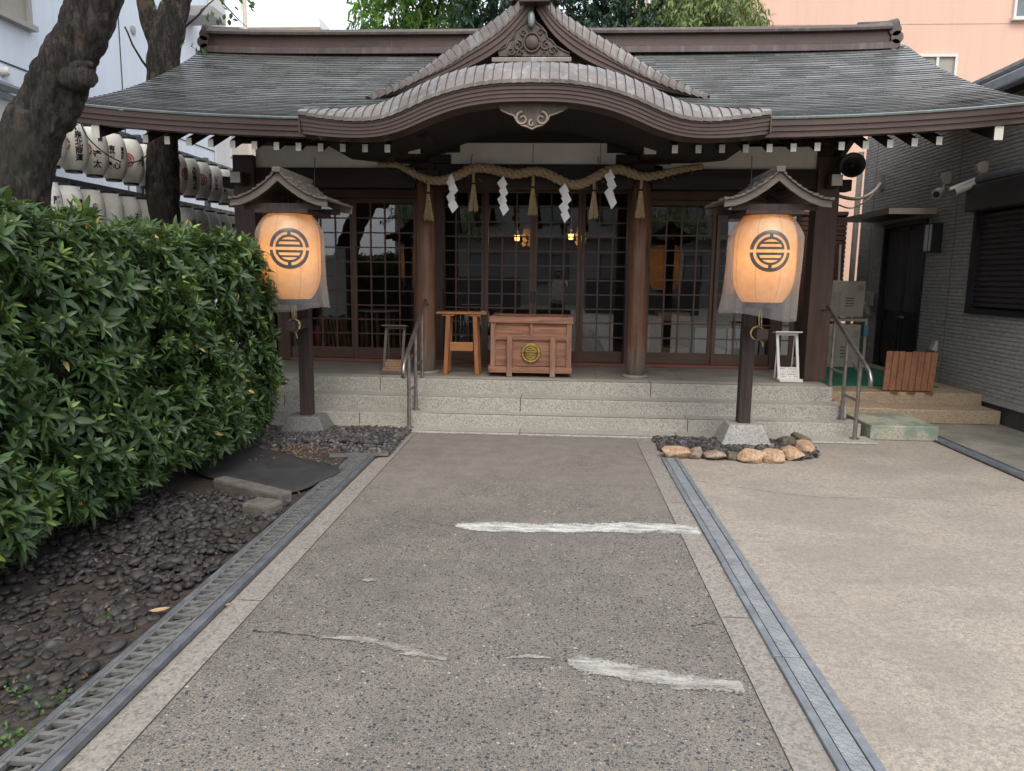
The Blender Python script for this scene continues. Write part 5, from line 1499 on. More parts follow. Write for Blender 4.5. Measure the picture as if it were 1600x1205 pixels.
# ================================================================ hedge
HX0, HX1, HY0, HY1, HZ = -4.35, -2.46, 2.35, 6.52, 1.86
def bumpy(p, k=.13):
    return np.array([k*(mnoise.noise((q[0]*1.6, q[1]*1.6, q[2]*1.6))+.5*mnoise.noise((q[0]*4, q[1]*4, q[2]*4))) for q in p])
hd = thing('clipped_hedge', 'tall clipped evergreen hedge with glossy leaves over black pebbles', 'hedge', (-3.4, 4.4, 0))
def shell(n, depth):
    A = [('x', (HY1-HY0)*HZ), ('z', (HY1-HY0)*(HX1-HX0)*.8), ('y', (HX1-HX0)*HZ*.7), ('f', (HX1-HX0)*HZ*.5)]
    tot = sum(a for _, a in A); P = []; Nn = []
    for f, a in A:
        m = int(n*a/tot); u, v = rng.random(m), rng.random(m)
        if f == 'x': p = np.stack([np.full(m, HX1), HY0+(HY1-HY0)*u, .03+(HZ-.03)*v], 1); q = np.tile([1, 0, 0.0], (m, 1))
        if f == 'z': p = np.stack([HX0+(HX1-HX0)*u, HY0+(HY1-HY0)*v, np.full(m, HZ)], 1); q = np.tile([0, 0, 1.0], (m, 1))
        if f == 'y': p = np.stack([HX0+(HX1-HX0)*u, np.full(m, HY1), .15+(HZ-.15)*v], 1); q = np.tile([0, 1.0, 0], (m, 1))
        if f == 'f': p = np.stack([HX0+(HX1-HX0)*u, np.full(m, HY0), .15+(HZ-.15)*v], 1); q = np.tile([0, -1.0, 0], (m, 1))
        P.append(p); Nn.append(q)
    P, Nn = np.concatenate(P), np.concatenate(Nn)
    # round the edges, bulge the face
    c = np.array([(HX0+HX1)/2, (HY0+HY1)/2, 1.0]); hsz = np.array([(HX1-HX0)/2, (HY1-HY0)/2, .82])
    r = .24; inner = np.clip(P-c, -(hsz-r), hsz-r); off = P-c-inner; l = np.linalg.norm(off, axis=1, keepdims=True)
    off = np.where(l > 1e-6, off/(l+1e-9)*r, off)
    P = c+inner+off; Nn = unit(Nn*.5+off/r)
    P += Nn*(bumpy(P)[:, None]-depth*rng.random((len(P), 1)))
    low = np.clip((0.55-P[:, 2])/.45, 0, 1); P[:, 0] -= np.where(P[:, 0] > -3, low*.04, 0)
    top = np.clip((P[:, 2]-1.2)/.6, 0, 1); P[:, 0] -= np.where(P[:, 0] > -3, top*.03, 0)
    P[:, 2] *= 1+.045*np.clip((6.3-P[:, 1])/3.2, 0, 1)*np.clip(P[:, 2]/1.5, 0, 1)
    return P, Nn
def rosettes(P, Nn, kmin, kmax, Lm, Wm, tone):
    PP, DD, UU, LL, WW, TT = [], [], [], [], [], []
    m = len(P)
    axis = unit(Nn*.75+np.array([0, 0, .55])+rng.normal(0, .42, (m, 3)))
    age = rng.random(m); sz = rng.uniform(.72, 1.3, m)
    for i in range(m):
        k = rng.integers(kmin, kmax+1); a = axis[i]; sx = np.cross(a, [.3, .2, .9]); sx /= np.linalg.norm(sx); sy = np.cross(a, sx)
        ph = rng.random()*6.28; young = age[i] > .80 and tone > 0
        for j in range(k):
            t = j/k; q = ph+j*2.4; op = (.35 if young else .75)+.75*(1-t)+rng.normal(0, .12)
            d = a*math.cos(op)+(sx*math.cos(q)+sy*math.sin(q))*math.sin(op)+np.array([0, 0, -.16*(1-t)])
            PP.append(P[i]-a*(.028*(1-t))); DD.append(d); UU.append(a)
            l = Lm*sz[i]*(.55+.55*(1-t*.6))*rng.uniform(.7, 1.25)*(.75 if young else 1); LL.append(l); WW.append(l*Wm*rng.uniform(.85, 1.15))
            TT.append(min(1, max(0, (rng.uniform(.72, 1.0)-.25*(1-t) if young else rng.normal(.40, .22)))))
    return [np.array(x) for x in (PP, DD, UU, LL, WW, TT)]
P, Nn = shell(3300, .10)
leaf_mesh('leaves', *rosettes(P, Nn, 8, 12, .094, .30, 1), MAT['hedge_leaf'], hd)
P, Nn = shell(2000, .34); P -= Nn*.08
leaf_mesh('inner_leaves', *rosettes(P, Nn, 6, 9, .095, .31, 0), MAT['hedge_leaf'], hd)
P, Nn = shell(95, .06); P += Nn*.02
leaf_mesh('yellowed_leaves', P, Nn*.5+rng.normal(0, .7, P.shape)+[0, 0, -.5], Nn+rng.normal(0, .3, P.shape), rng.uniform(.05, .09, len(P)), rng.uniform(.018, .028, len(P)), rng.random(len(P)), MAT['yellow_leaf'], hd)
b = MB(); r = random.Random(2)
P, Nn = shell(130, .12)
for p, q in zip(P, Nn):
    a = Vector(p)-Vector(q)*.22; c = Vector(p)+Vector(q)*r.uniform(-.02, .07)+Vector((0, 0, r.uniform(0, .08))); b.tube([a, (a+c)/2+Vector((r.gauss(0, .02), r.gauss(0, .02), 0)), c], [.006, .004, .002], 5)
tag(b.build('twigs', MAT['bark'], hd), kind='stuff')
b = MB(); r = random.Random(2)
for i in range(150):
    x0, y0 = r.uniform(HX0+.3, HX1-.35), r.uniform(HY0+.2, HY1-.25)
    p = Vector((x0, y0, -.02)); pts = [p]; rad = [r.uniform(.008, .02)]
    for k in range(4): p = p+Vector((r.gauss(0, .13), r.gauss(0, .13), r.uniform(.25, .42))); pts.append(p); rad.append(rad[-1]*.72)
    for p_ in pts: p_.x = min(p_.x, HX1-.12); p_.y = min(p_.y, HY1-.1)
    b.tube(pts, rad, 5)
b.build('stems', MAT['bark'], hd)
# darker leaves packed in the middle to keep the hedge opaque
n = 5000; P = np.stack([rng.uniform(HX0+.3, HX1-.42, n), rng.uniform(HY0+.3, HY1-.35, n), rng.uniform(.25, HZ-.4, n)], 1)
leaf_mesh('core_leaves', P, rng.normal(0, 1, (n, 3)), rng.normal(0, 1, (n, 3)), rng.uniform(.12, .2, n), rng.uniform(.05, .08, n), rng.uniform(0, .3, n), MAT['hedge_leaf'], hd)

# ================================================================ trees
def trunk_mesh(b, path, radii, n=28, rough=.16, seed=0, sub=14):
    P = resample([tuple(p)+(r,) for p, r in zip(path, radii)], sub*len(path), 2)
    vs = []; k = len(P)
    up = Vector((0.1, 1, 0.05))
    for i in range(k):
        p = Vector(P[i, :3]); t = Vector(P[min(i+1, k-1), :3])-Vector(P[max(i-1, 0), :3]); t.normalize()
        a = t.cross(up).normalized(); c = a.cross(t).normalized()
        for j in range(n):
            q = 2*PI*j/n; d = a*math.cos(q)+c*math.sin(q)
            v = p+d*P[i, 3]
            f = 1+rough*mnoise.noise((v.x*3.2+seed, v.y*3.2, v.z*1.6))+rough*.6*mnoise.noise((v.x*13, v.y*13+seed, v.z*4))+rough*.42*mnoise.noise((v.x*34, v.y*34, v.z*11))
            vs.append(p+d*P[i, 3]*f)
    fs = [(i*n+j, i*n+(j+1) % n, (i+1)*n+(j+1) % n, (i+1)*n+j) for i in range(k-1) for j in range(n)]
    fs += [tuple(range(n))[::-1], tuple((k-1)*n+j for j in range(n))]
    b.add(vs, fs)
def crown_leaves(name, blobs, n, L, W, mat, parent, droop=.35, shell_=.55, down=.5, tmean=.5):
    """blobs: (centre, radii); leaves gathered in sprays inside each blob"""
    PP, DD, UU, LL, WW, TT = [], [], [], [], [], []
    vol = np.array([np.prod(r) for _, r in blobs])**(2/3); vol /= vol.sum()
    for (c, r), fr in zip(blobs, vol):
        ns = max(3, int(n*fr/14)); d = unit(rng.normal(0, 1, (ns, 3))); rad = shell_+(1-shell_)*rng.random((ns, 1))
        sp = np.array(c)+d*np.array(r)*rad
        for i in range(ns):
            ax = d[i]*.7+np.array([0, 0, -down])+rng.normal(0, .3, 3); ax /= np.linalg.norm(ax)
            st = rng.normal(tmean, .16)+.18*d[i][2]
            for j in range(14):
                PP.append(sp[i]+ax*(j/14)*L*2.4+rng.normal(0, L*.22, 3)); DD.append(ax*.8+rng.normal(0, .55, 3)+np.array([0, 0, -.35*down])); UU.append(rng.normal(0, .5, 3)+np.array([0, 0, 1]))
                LL.append(L*rng.uniform(.7, 1.25)); WW.append(W*rng.uniform(.75, 1.2)); TT.append(min(1, max(0, st+rng.normal(0, .12))))
    A = [np.array(x) for x in (PP, DD, UU, LL, WW, TT)]
    return leaf_mesh(name, *A[:5], A[5], mat, parent, droop=droop)

# leaning tree at the left
t1 = thing('leaning_tree', 'thick leaning bark trunk with a sawn stub rising behind the hedge', 'tree', (-4.1, 5.2, 0))
b = MB()
tp = [Vector((-4.35, 5.15, -.05)), Vector((-4.2, 5.2, 1.0)), at(28, 285, Y=5.2), at(62, 190, Y=5.2), at(104, 105, Y=5.2), at(142, 15, Y=5.2), at(170, -60, Y=5.25), at(220, -190, Y=5.4), at(250, -330, Y=5.6)]
trunk_mesh(b, tp, [.28, .225, .20, .186, .176, .160, .148, .125, .09], 84, .27, 1, 30)
b.build('trunk', MAT['bark'], t1, smooth=True)
b = MB(); s0, s1 = at(112, 125, Y=5.12), at(142, 122, Y=5.0)
trunk_mesh(b, [s0-(s1-s0)*.3, (s0+s1)/2, s1-(s1-s0)*.12, s1-(s1-s0)*.05], [.090, .060, .062, .054], 36, .45, 5, 8)
so = b.build('sawn_stub', MAT['bark'], t1, smooth=True)
b = MB(); trunk_mesh(b, [at(118, 108, Y=5.1), at(138, 102, Y=5.02), at(142, 100, Y=5.0)], [.05, .035, .02], 16, .3, 9, 6); b.build('broken_twig', MAT['bark'], t1, smooth=True)
b = MB()
for (a, c, d) in (((170,-60),(60,-260),(-60,-420)), ((220,-190),(330,-380),(420,-560)), ((250,-330),(230,-560),(180,-800))):
    trunk_mesh(b, [at(*a, Y=5.25), at(*c, Y=5.2), at(*d, Y=4.8)], [.09, .06, .03], 12, .1, 4, 6)
b.build('limb', MAT['bark'], t1, smooth=True)
crown_leaves('crown', [((-4.6, 5.3, 6.0), (1.7, 1.7, .9)), ((-3.3, 4.6, 6.3), (1.3, 1.5, .8)), ((-3.0, 5.9, 6.9), (1.5, 1.4, .9)), ((-5.2, 3.6, 5.8), (1.6, 1.6, .9)), ((-4.0, 3.0, 6.5), (1.6, 1.5, .9))], 6500, .11, .045, MAT['tree_leaf'], t1)

t2 = thing('forked_tree', 'upright forked tree trunk standing between the eave corner and the paper lanterns', 'tree', (-4.98, 9.3, 0))
b = MB(); Yt = 9.3
trunk_mesh(b, [Vector((-5.0, Yt, -.1)), at(256, 400, Y=Yt), at(255, 260, Y=Yt), at(254, 120, Y=Yt), at(257, 60, Y=Yt), at(272, 20, Y=Yt), at(292, -40, Y=Yt), at(310, -160, Y=Yt)], [.22, .19, .187, .178, .19, .155, .14, .10], 56, .17, 3, 24)
b.build('trunk', MAT['bark'], t2, smooth=True)
b = MB(); trunk_mesh(b, [at(250, 75, Y=Yt-.02), at(236, 40, Y=Yt), at(226, 0, Y=Yt), at(215, -60, Y=Yt), at(190, -170, Y=Yt)], [.13, .12, .105, .10, .07], 24, .14, 8); b.build('side_trunk', MAT['bark'], t2, smooth=True)
b = MB()
b.tube([at(231, 107, Y=9.18), at(222, 95, Y=9.1), at(207, 70, Y=9.05), at(200, 52, Y=9.0), at(195, 42, Y=9.0)], [.016, .014, .012, .011, .010], 7)
b.build('bare_branch', MAT['bark'], t2); b = MB()
b.tube([at(275, 90, Y=9.2), at(287, 60, Y=9.1), at(289, 42, Y=9.1), at(308, 26, Y=9.0), at(322, 10, Y=9.0), at(334, 0, Y=9)], [.018, .016, .015, .012, .009, .006], 7)
b.tube([at(289, 42, Y=9.1), at(285, 30, Y=9.1)], [.012, .006], 6); b.build('bare_branch', MAT['bark'], t2); b = MB()
b.tube([at(300, -20, Y=9.2), at(340, -4, Y=9), at(372, 30, Y=8.9), at(385, 42, Y=8.9)], [.012, .009, .006, .003], 6)
b.build('bare_branch', MAT['bark'], t2)
lp, ld = [], []
for px, py in ((346,8),(352,12),(360,6),(366,12),(352,22),(342,26),(336,20),(362,20),(378,4),(388,8),(392,12),(358,30),(363,31),(340,30),(330,14),(325,18),(318,12),(322,25),(396,2),(384,-2),(372,-4),(350,-3),(310,70),(302,66),(296,72),(306,74),(314,76),(290,66),(240,4),(246,10),(250,2)):
    p = at(px, py, Y=8.9+random.uniform(-.15, .15)); lp.append(tuple(p)); ld.append((random.gauss(0, .6), random.gauss(0, .4), random.uniform(-1, -.1)))
lp, ld = np.array(lp), np.array(ld); n = len(lp)
leaf_mesh('twig_leaves', lp, ld, rng.normal(0, .6, (n, 3))+[0, -.6, .4], rng.uniform(.07, .115, n), rng.uniform(.03, .05, n), rng.uniform(.3, 1, n), MAT['tree_leaf'], t2)
crown_leaves('crown', [((-5.6, 9.2, 7.9), (1.9, 1.8, 1.0)), ((-4.0, 9.6, 8.6), (1.8, 1.6, 1.0)), ((-5.0, 8.0, 8.4), (1.5, 1.5, .9))], 4200, .12, .05, MAT['tree_leaf'], t2)

# trees behind the ridge
def back_tree(name, lab, x, y, blobs, n, mat, L, W, down, tm, th=5.0):
    t = thing(name, lab, 'tree', (x, y, 0), 'trees behind the shrine')
    b = MB(); trunk_mesh(b, [Vector((x, y, -.1)), Vector((x+.1, y, th*.5)), Vector((x, y+.1, th)), Vector((x+.1, y, th+1.5))], [.22, .18, .14, .05], 14, .1, x, 5)
    for (c, r) in blobs[:5]:
        trunk_mesh(b, [Vector((x, y, th*.85)), Vector(((x+c[0])/2, (y+c[1])/2, (th+c[2])/2-.1)), Vector(c)], [.09, .06, .02], 8, .1, 2, 4)
    b.build('trunk', MAT['bark'], t, smooth=True)
    crown_leaves('crown', blobs, int(n*2.0), L*.82, W*.85, mat, t, down=down, tmean=tm, shell_=.35)
BT = 1
back_tree('background_tree', 'bright green leafy tree rising behind the ridge left of the gable', -2.7, 14.5, [((-3.0, 14.5, 6.6), (.95, .9, .75)), ((-2.2, 14.3, 6.9), (.95, .9, .9)), ((-3.4, 14.6, 6.15), (.55, .7, .5)), ((-2.6, 14.5, 7.6), (1.2, 1, .8)), ((-2.2, 14.6, 5.9), (.9, .9, .6))], 4200, MAT['tree_leaf_bright'], .17, .055, .7, .52)
back_tree('background_tree', 'dark green tree crown pressed against the left slope of the gable', -1.3, 13.6, [((-1.3, 13.6, 6.3), (.75, .8, .9)), ((-.6, 13.8, 6.7), (.8, .8, .9)), ((-1.5, 13.8, 5.6), (.7, .7, .6)), ((-.9, 13.6, 7.3), (.8, .8, .7))], 3600, MAT['tree_leaf_dark'], .16, .055, .6, .5)
back_tree('background_tree', 'deep blue green tree crown just right of the gable', .9, 13.9, [((.5, 13.9, 6.3), (.8, .8, .9)), ((1.2, 13.9, 6.6), (.75, .8, .8)), ((.9, 14, 5.6), (.9, .8, .7)), ((.6, 13.9, 7.3), (.9, .8, .7))], 3600, MAT['tree_leaf_dark'], .16, .055, .6, .5)
back_tree('background_tree', 'pale yellow green drooping tree behind the ridge right of the gable', 2.2, 14.3, [((1.6, 13.9, 5.75), (.65, .7, .6)), ((2.2, 14.3, 6.2), (.75, .8, .65)), ((2.85, 14.2, 6.15), (.7, .8, .75)), ((2.7, 14.3, 5.5), (.85, .8, .55)), ((2.4, 14.4, 6.7), (.65, .7, .5)), ((3.15, 14.2, 5.7), (.4, .5, .5))], 4600, MAT['tree_leaf_yellow'], .17, .045, 1.0, .5)

# ================================================================ pebbles, gravel, stones
def ico(sub=1):
    bm = bmesh.new(); bmesh.ops.create_icosphere(bm, subdivisions=sub, radius=1.0)
    V = np.array([v.co[:] for v in bm.verts]); F = np.array([[v.index for v in f.verts] for f in bm.faces]); bm.free(); return V, F
def pebbles(name, pts, size, flat, mat, smooth=True, sub=1, jag=.12, kind='stuff', zofs=.3):
    V0, F0 = ico(sub); n = len(pts); m = len(V0)
    s = size[:, None]*np.stack([rng.uniform(.8, 1.35, n), rng.uniform(.65, 1.0, n), rng.uniform(*flat, n)], 1)
    V = V0[None]*(1+jag*rng.normal(0, 1, (n, m, 1))*.5)*s[:, None, :]
    q = rng.random(n)*6.283; c, sn = np.cos(q)[:, None], np.sin(q)[:, None]
    tx = rng.normal(0, .22, (n, 1))
    x = V[..., 0]*c-V[..., 1]*sn; y = V[..., 0]*sn+V[..., 1]*c; z = V[..., 2]+tx*x
    V = np.stack([x+pts[:, 0:1], y+pts[:, 1:2], z+pts[:, 2:3]+s[:, 2:3]*zofs], -1).reshape(-1, 3)
    F = (F0[None]+np.arange(n)[:, None, None]*m).reshape(-1, 3)
    me = bpy.data.meshes.new(name); me.from_pydata(V.tolist(), [], F.tolist())
    a = me.attributes.new('tint', 'FLOAT', 'FACE'); a.data.foreach_set('value', np.repeat(rng.random(n), len(F0)).astype(np.float32))
    if smooth: me.polygons.foreach_set('use_smooth', [True]*len(me.polygons))
    me.materials.append(mat); o = link(name, me); return tag(o, kind=kind)
def soil_z(x, y): return .016+.02*mnoise.noise((x*1.3, y*1.3, 0))
pt = []
while len(pt) < 3300:
    x, y = rng.uniform(-2.95, -1.76), rng.uniform(1.6, 4.75)
    dens = (.30+.9*max(0, mnoise.noise((x*2.3, y*2.3, 7))+.18)) + max(0, (y-3.7)*.9) - max(0, (-2.45-x))*.3
    if rng.random() < dens*.6: pt.append((x, y, soil_z(x, y)+rng.uniform(-.004, .012)*(1 if y < 3.7 else 2.2)))
pt = np.array(pt)
o = pebbles('river_pebbles', pt, np.clip(rng.lognormal(-3.85, .33, len(pt)), .008, .045), (.38, .7), MAT['pebble'], sub=2, jag=.07)
tag(o, 'smooth black river pebbles scattered on the dark soil under the hedge', 'pebbles')
# gravel around the left pedestal
pt = []
while len(pt) < 3400:
    x, y = rng.uniform(-3.2, -1.42), rng.uniform(5.75, 7.03)
    if y > 6.2+.12*math.sin(x*5) and not (abs(x+2.415) < .2 and abs(y-6.93) < .16): pt.append((x, y, soil_z(x, y)+rng.uniform(0, .02)+.03*max(0, 1-abs(x+1.9)/.8)*(y > 6.35)))
pt = np.array(pt)
o = pebbles('crushed_gravel', pt, rng.uniform(.012, .028, len(pt)), (.6, .95), MAT['gravel'], smooth=False, sub=1, jag=.3)
tag(o, 'dark crushed stone heaped round the left stone pedestal', 'gravel')
pt = []
while len(pt) < 3000:
    x, y = rng.uniform(-3.0, -1.75), rng.uniform(5.55, 6.45); y += .25*(-1.9-x)*(x < -1.9)
    pt.append((x, y, soil_z(x, y)+rng.uniform(0, .008)))
pt = np.array(pt)
o = pebbles('brown_gravel', pt, rng.uniform(.006, .013, len(pt)), (.6, .95), MAT['gravel_brown'], smooth=False, sub=1, jag=.3)
tag(o, 'fine brown gravel between the black sheet and the left pedestal', 'gravel')
pt = []
while len(pt) < 2600:
    x, y = rng.uniform(.95, 2.36), rng.uniform(6.33, 7.04)
    if ((x-1.65)/.74)**4+((y-6.95)/.62)**4 < 1 and not (abs(x-1.765) < .19 and abs(y-6.93) < .16): pt.append((x, y, .006+rng.uniform(0, .03)))
pt = np.array(pt)
o = pebbles('crushed_gravel', pt, rng.uniform(.012, .024, len(pt)), (.6, .95), MAT['gravel'], smooth=False, sub=1, jag=.3)
tag(o, 'dark gravel inside the ring of stones round the right pedestal', 'gravel')

RK = [(1055,707,.155,.10,.075,'rock_tan','long pale tan stone at the left end of the ring by the right pedestal'), (1086,709,.075,.085,.07,'rock_grey','narrow brown stone beside the long tan stone in the ring'),
      (1116,711,.115,.09,.06,'rock_grey','low grey brown stone at the front of the ring left of the pedestal'), (1146,713,.095,.075,.045,'rock_moss','sunken dark stone between two tan stones of the ring'),
      (1171,712,.12,.11,.08,'rock_tan','rounded tan stone at the front of the ring right below the pedestal'), (1205,712,.115,.11,.08,'rock_tan','blocky tan stone second from the right in the front of the ring'),
      (1238,709,.11,.11,.075,'rock_tan','pale stone at the right front corner of the ring'), (1256,700,.11,.12,.085,'rock_tan','orange tan stone at the right end of the ring'),
      (1231,690,.11,.12,.085,'rock_moss','dark mossy stone at the back right of the ring'), (1250,689,.09,.12,.085,'rock_moss','lichen covered stone behind the orange tan stone of the ring')]
for i, (px, py, sx, sy, sz, mt, lab) in enumerate(RK):
    sz *= .80
    p = at(px, py, Z=sz*.75); V, F = ico(4); b = MB(); vs = []; rr = random.Random(40+i)
    cuts = []
    for _ in range(9):
        cn = Vector((rr.gauss(0, 1), rr.gauss(0, 1), rr.gauss(.2, .8))).normalized(); cuts.append((cn, rr.uniform(.62, .92)))
    for v in V:
        d = Vector(v); sq = Vector([math.copysign(abs(c)**.72, c) for c in d])
        f = 1+.20*mnoise.noise(d*1.3+Vector((i*7, 0, 0)))+.09*mnoise.noise(d*4+Vector((0, i*5, 0)))+.03*mnoise.noise(d*11)
        w_ = sq*f
        for cn, cd in cuts:
            ov = w_.dot(cn)-cd
            if ov > 0: w_ = w_-cn*ov*.93
        w_ = w_*(1+.035*mnoise.noise(d*9+Vector((3, i, 0)))+.02*mnoise.noise(d*22))
        vs.append((p.x+w_.x*sx*.95, p.y+w_.y*sy*.98, max(0.0, sz*.78+w_.z*sz)))
    b.add(vs, [tuple(f) for f in F]); o = b.build('border_stone', MAT[mt], None, smooth=True, loc=(p.x, p.y, 0))
    tag(o, lab, 'stone', 'stones ringing the right pedestal')

# black ground sheet, kerb stones, soil oddments
def blob_sheet(name, pix, z, mat, label, cat, thick=.006, wav=.012):
    q = [at(x, y, Z=z) for x, y in pix]; c = sum(q, Vector())/len(q)
    ring = resample([tuple(v) for v in q+[q[0]]], 64, 2)[:-1]; b = MB(); rings = 10; vs = []
    for k in range(rings+1):
        f = 1-k/rings
        for p in ring:
            v = c+(Vector(p)-c)*f; vs.append((v.x, v.y, z+wav*mnoise.noise((v.x*3, v.y*3, 2))+.006*mnoise.noise((v.x*9, v.y*9, 0))))
    n = len(ring); b.add(vs, [(k*n+j, k*n+(j+1) % n, (k+1)*n+(j+1) % n, (k+1)*n+j) for k in range(rings) for j in range(n)])
    o = b.build(name, mat, None, smooth=True, loc=(c.x, c.y, z), solid=thick); return tag(o, label, cat)
blob_sheet('ground_sheet', [(300,690),(340,690),(398,699),(440,706),(475,717),(537,731),(525,742),(490,757),(468,768),(440,771),(400,765),(350,752),(300,740)], .036, MAT['sheet'], 'black weed control sheet lying on the bed beside the left drain', 'ground sheet')
ks = [(([(372,757),(430,768),(447,775),(447,800),(441,803)]), None)]
for i, (x0, y0, x1, y1, h, lab) in enumerate(((-2.42, 5.03, -1.80, 4.70, .085, 'long grey kerb stone at the edge of the black sheet'), (-2.02, 4.62, -1.80, 4.50, .075, 'short rounded kerb stone beside the left drain'))):
    if i == 0: b = MB().bar((x0, y0, .03), (x1, y1, .03), .12, .12)
    else: b = MB().bar((-1.98, 4.52, .03), (-1.78, 4.47, .03), .17, .12)
    tag(b.build('kerb_stone', MAT['stone_dark'], None, bevel=.02, loc=((x0+x1)/2, (y0+y1)/2, 0)), lab, 'kerb stone', 'kerb stones by the left drain')
p0 = at(560, 703, Z=.02)
b = MB(); b.bar(at(515, 712, Z=.03), at(607, 709, Z=.03), .10, .012)
b.build('metal_strip', MAT['iron'], None, loc=tuple(p0)); tag(bpy.data.objects['metal_strip'], 'dark metal strip lying across the head of the left drain', 'metal strip')
def dead_leaf(px, py, L, rz, lab, col='dead_leaf', z=.03):
    p = at(px, py, Z=z); b = MB(); n = 7
    for s in (-1, 1):
        for k in range(n):
            t0, t1 = k/n, (k+1)/n
            w0, w1 = .22*L*math.sin(PI*t0)**.8, .22*L*math.sin(PI*t1)**.8
            def q(t, w_): 
                x = (t-.5)*L; return (p.x+x*math.cos(rz)-s*w_*math.sin(rz), p.y+x*math.sin(rz)+s*w_*math.cos(rz), p.z+.25*w_+.08*L*(2*t-1)**2)
            b.add([q(t0, 0), q(t1, 0), q(t1, w1), q(t0, w0)], [(0, 1, 2, 3)])
    o = b.build('fallen_leaf', MAT[col], None, loc=tuple(p), solid=.0008); tag(o, lab, 'leaf', 'fallen leaves')
dead_leaf(249, 954, .088, .5, 'large tan fallen leaf on the pebbles beside the left drain', z=.045)
dead_leaf(477, 856, .03, .3, 'small pinkish fallen leaf at the left edge of the path', z=.014)
dead_leaf(527, 692, .05, .9, 'orange brown fallen leaf on the gravel by the left pedestal', z=.06)
dead_leaf(356, 945, .03, 1.1, 'tiny orange leaf on the path border beside the left drain', z=.016)
dead_leaf(1404, 677 if False else 700, .03, .4, 'tiny dry leaf on the concrete below the dark house', z=.004)
n = 260; lx = rng.uniform(-2.9, -1.75, n); ly = rng.uniform(1.8, 5.0, n)
P = np.stack([lx, ly, .03+rng.uniform(.0, .02, n)], 1)
o = leaf_mesh('leaf_litter', P, np.stack([rng.normal(0, 1, n), rng.normal(0, 1, n), rng.normal(0, .15, n)], 1), np.tile([0, 0, 1.0], (n, 1))+rng.normal(0, .25, (n, 3)), rng.uniform(.012, .045, n), rng.uniform(.006, .016, n), rng.random(n), MAT['litter'])
tag(o, 'dry brown leaf litter strewn over the pebble bed', 'leaf litter', None, 'stuff')
# small weeds in the lower left corner
for (px, py, n, sp, lab) in ((22, 1085, 60, .05, 'pale green weed tuft among the pebbles at the left edge'), (85, 1100, 60, .045, 'sprawling green weed beside the left drain'), (8, 1160, 100, .06, 'bright green weed clump in the bottom left corner'), (165, 968, 22, .02, 'tiny weed sprout among the pebbles in mid bed')):
    p = at(px, py, Z=.02); P = np.stack([rng.normal(p.x, sp, n), rng.normal(p.y, sp, n), rng.uniform(.012, .05, n)], 1)
    o = leaf_mesh('weed_plant', P, rng.normal(0, 1, (n, 3))+[0, 0, .3], np.tile([0, 0, 1.0], (n, 1))+rng.normal(0, .2, (n, 3)), rng.uniform(.010, .022, n), rng.uniform(.008, .016, n), rng.random(n), MAT['weed'], None, loc=(p.x, p.y, 0))
    tag(o, lab, 'weed', 'weeds in the pebble bed')
MAT['pink_joint'] = plain('pink_joint', (0.62, 0.40, 0.30), .85)
MAT['pipe_brown'] = plain('brown_pipe', (0.30, 0.16, 0.12), .6)
MAT['gutter'] = plain('grey_gutter', (0.30, 0.31, 0.33), .5)
MAT['slat_metal'] = plain('dark_grey_slat', (0.10, 0.10, 0.11), .4, .3)
MAT['beige_dark'] = plain('beige_shade_plastic', (0.38, 0.34, 0.28), .5)
MAT['wood_fence'] = wood('brown_fence_slat', (0.13, 0.060, 0.042), 'X', .7, .35)
MAT['lip'] = plain('lip', (0.35, 0.14, 0.11), .5)
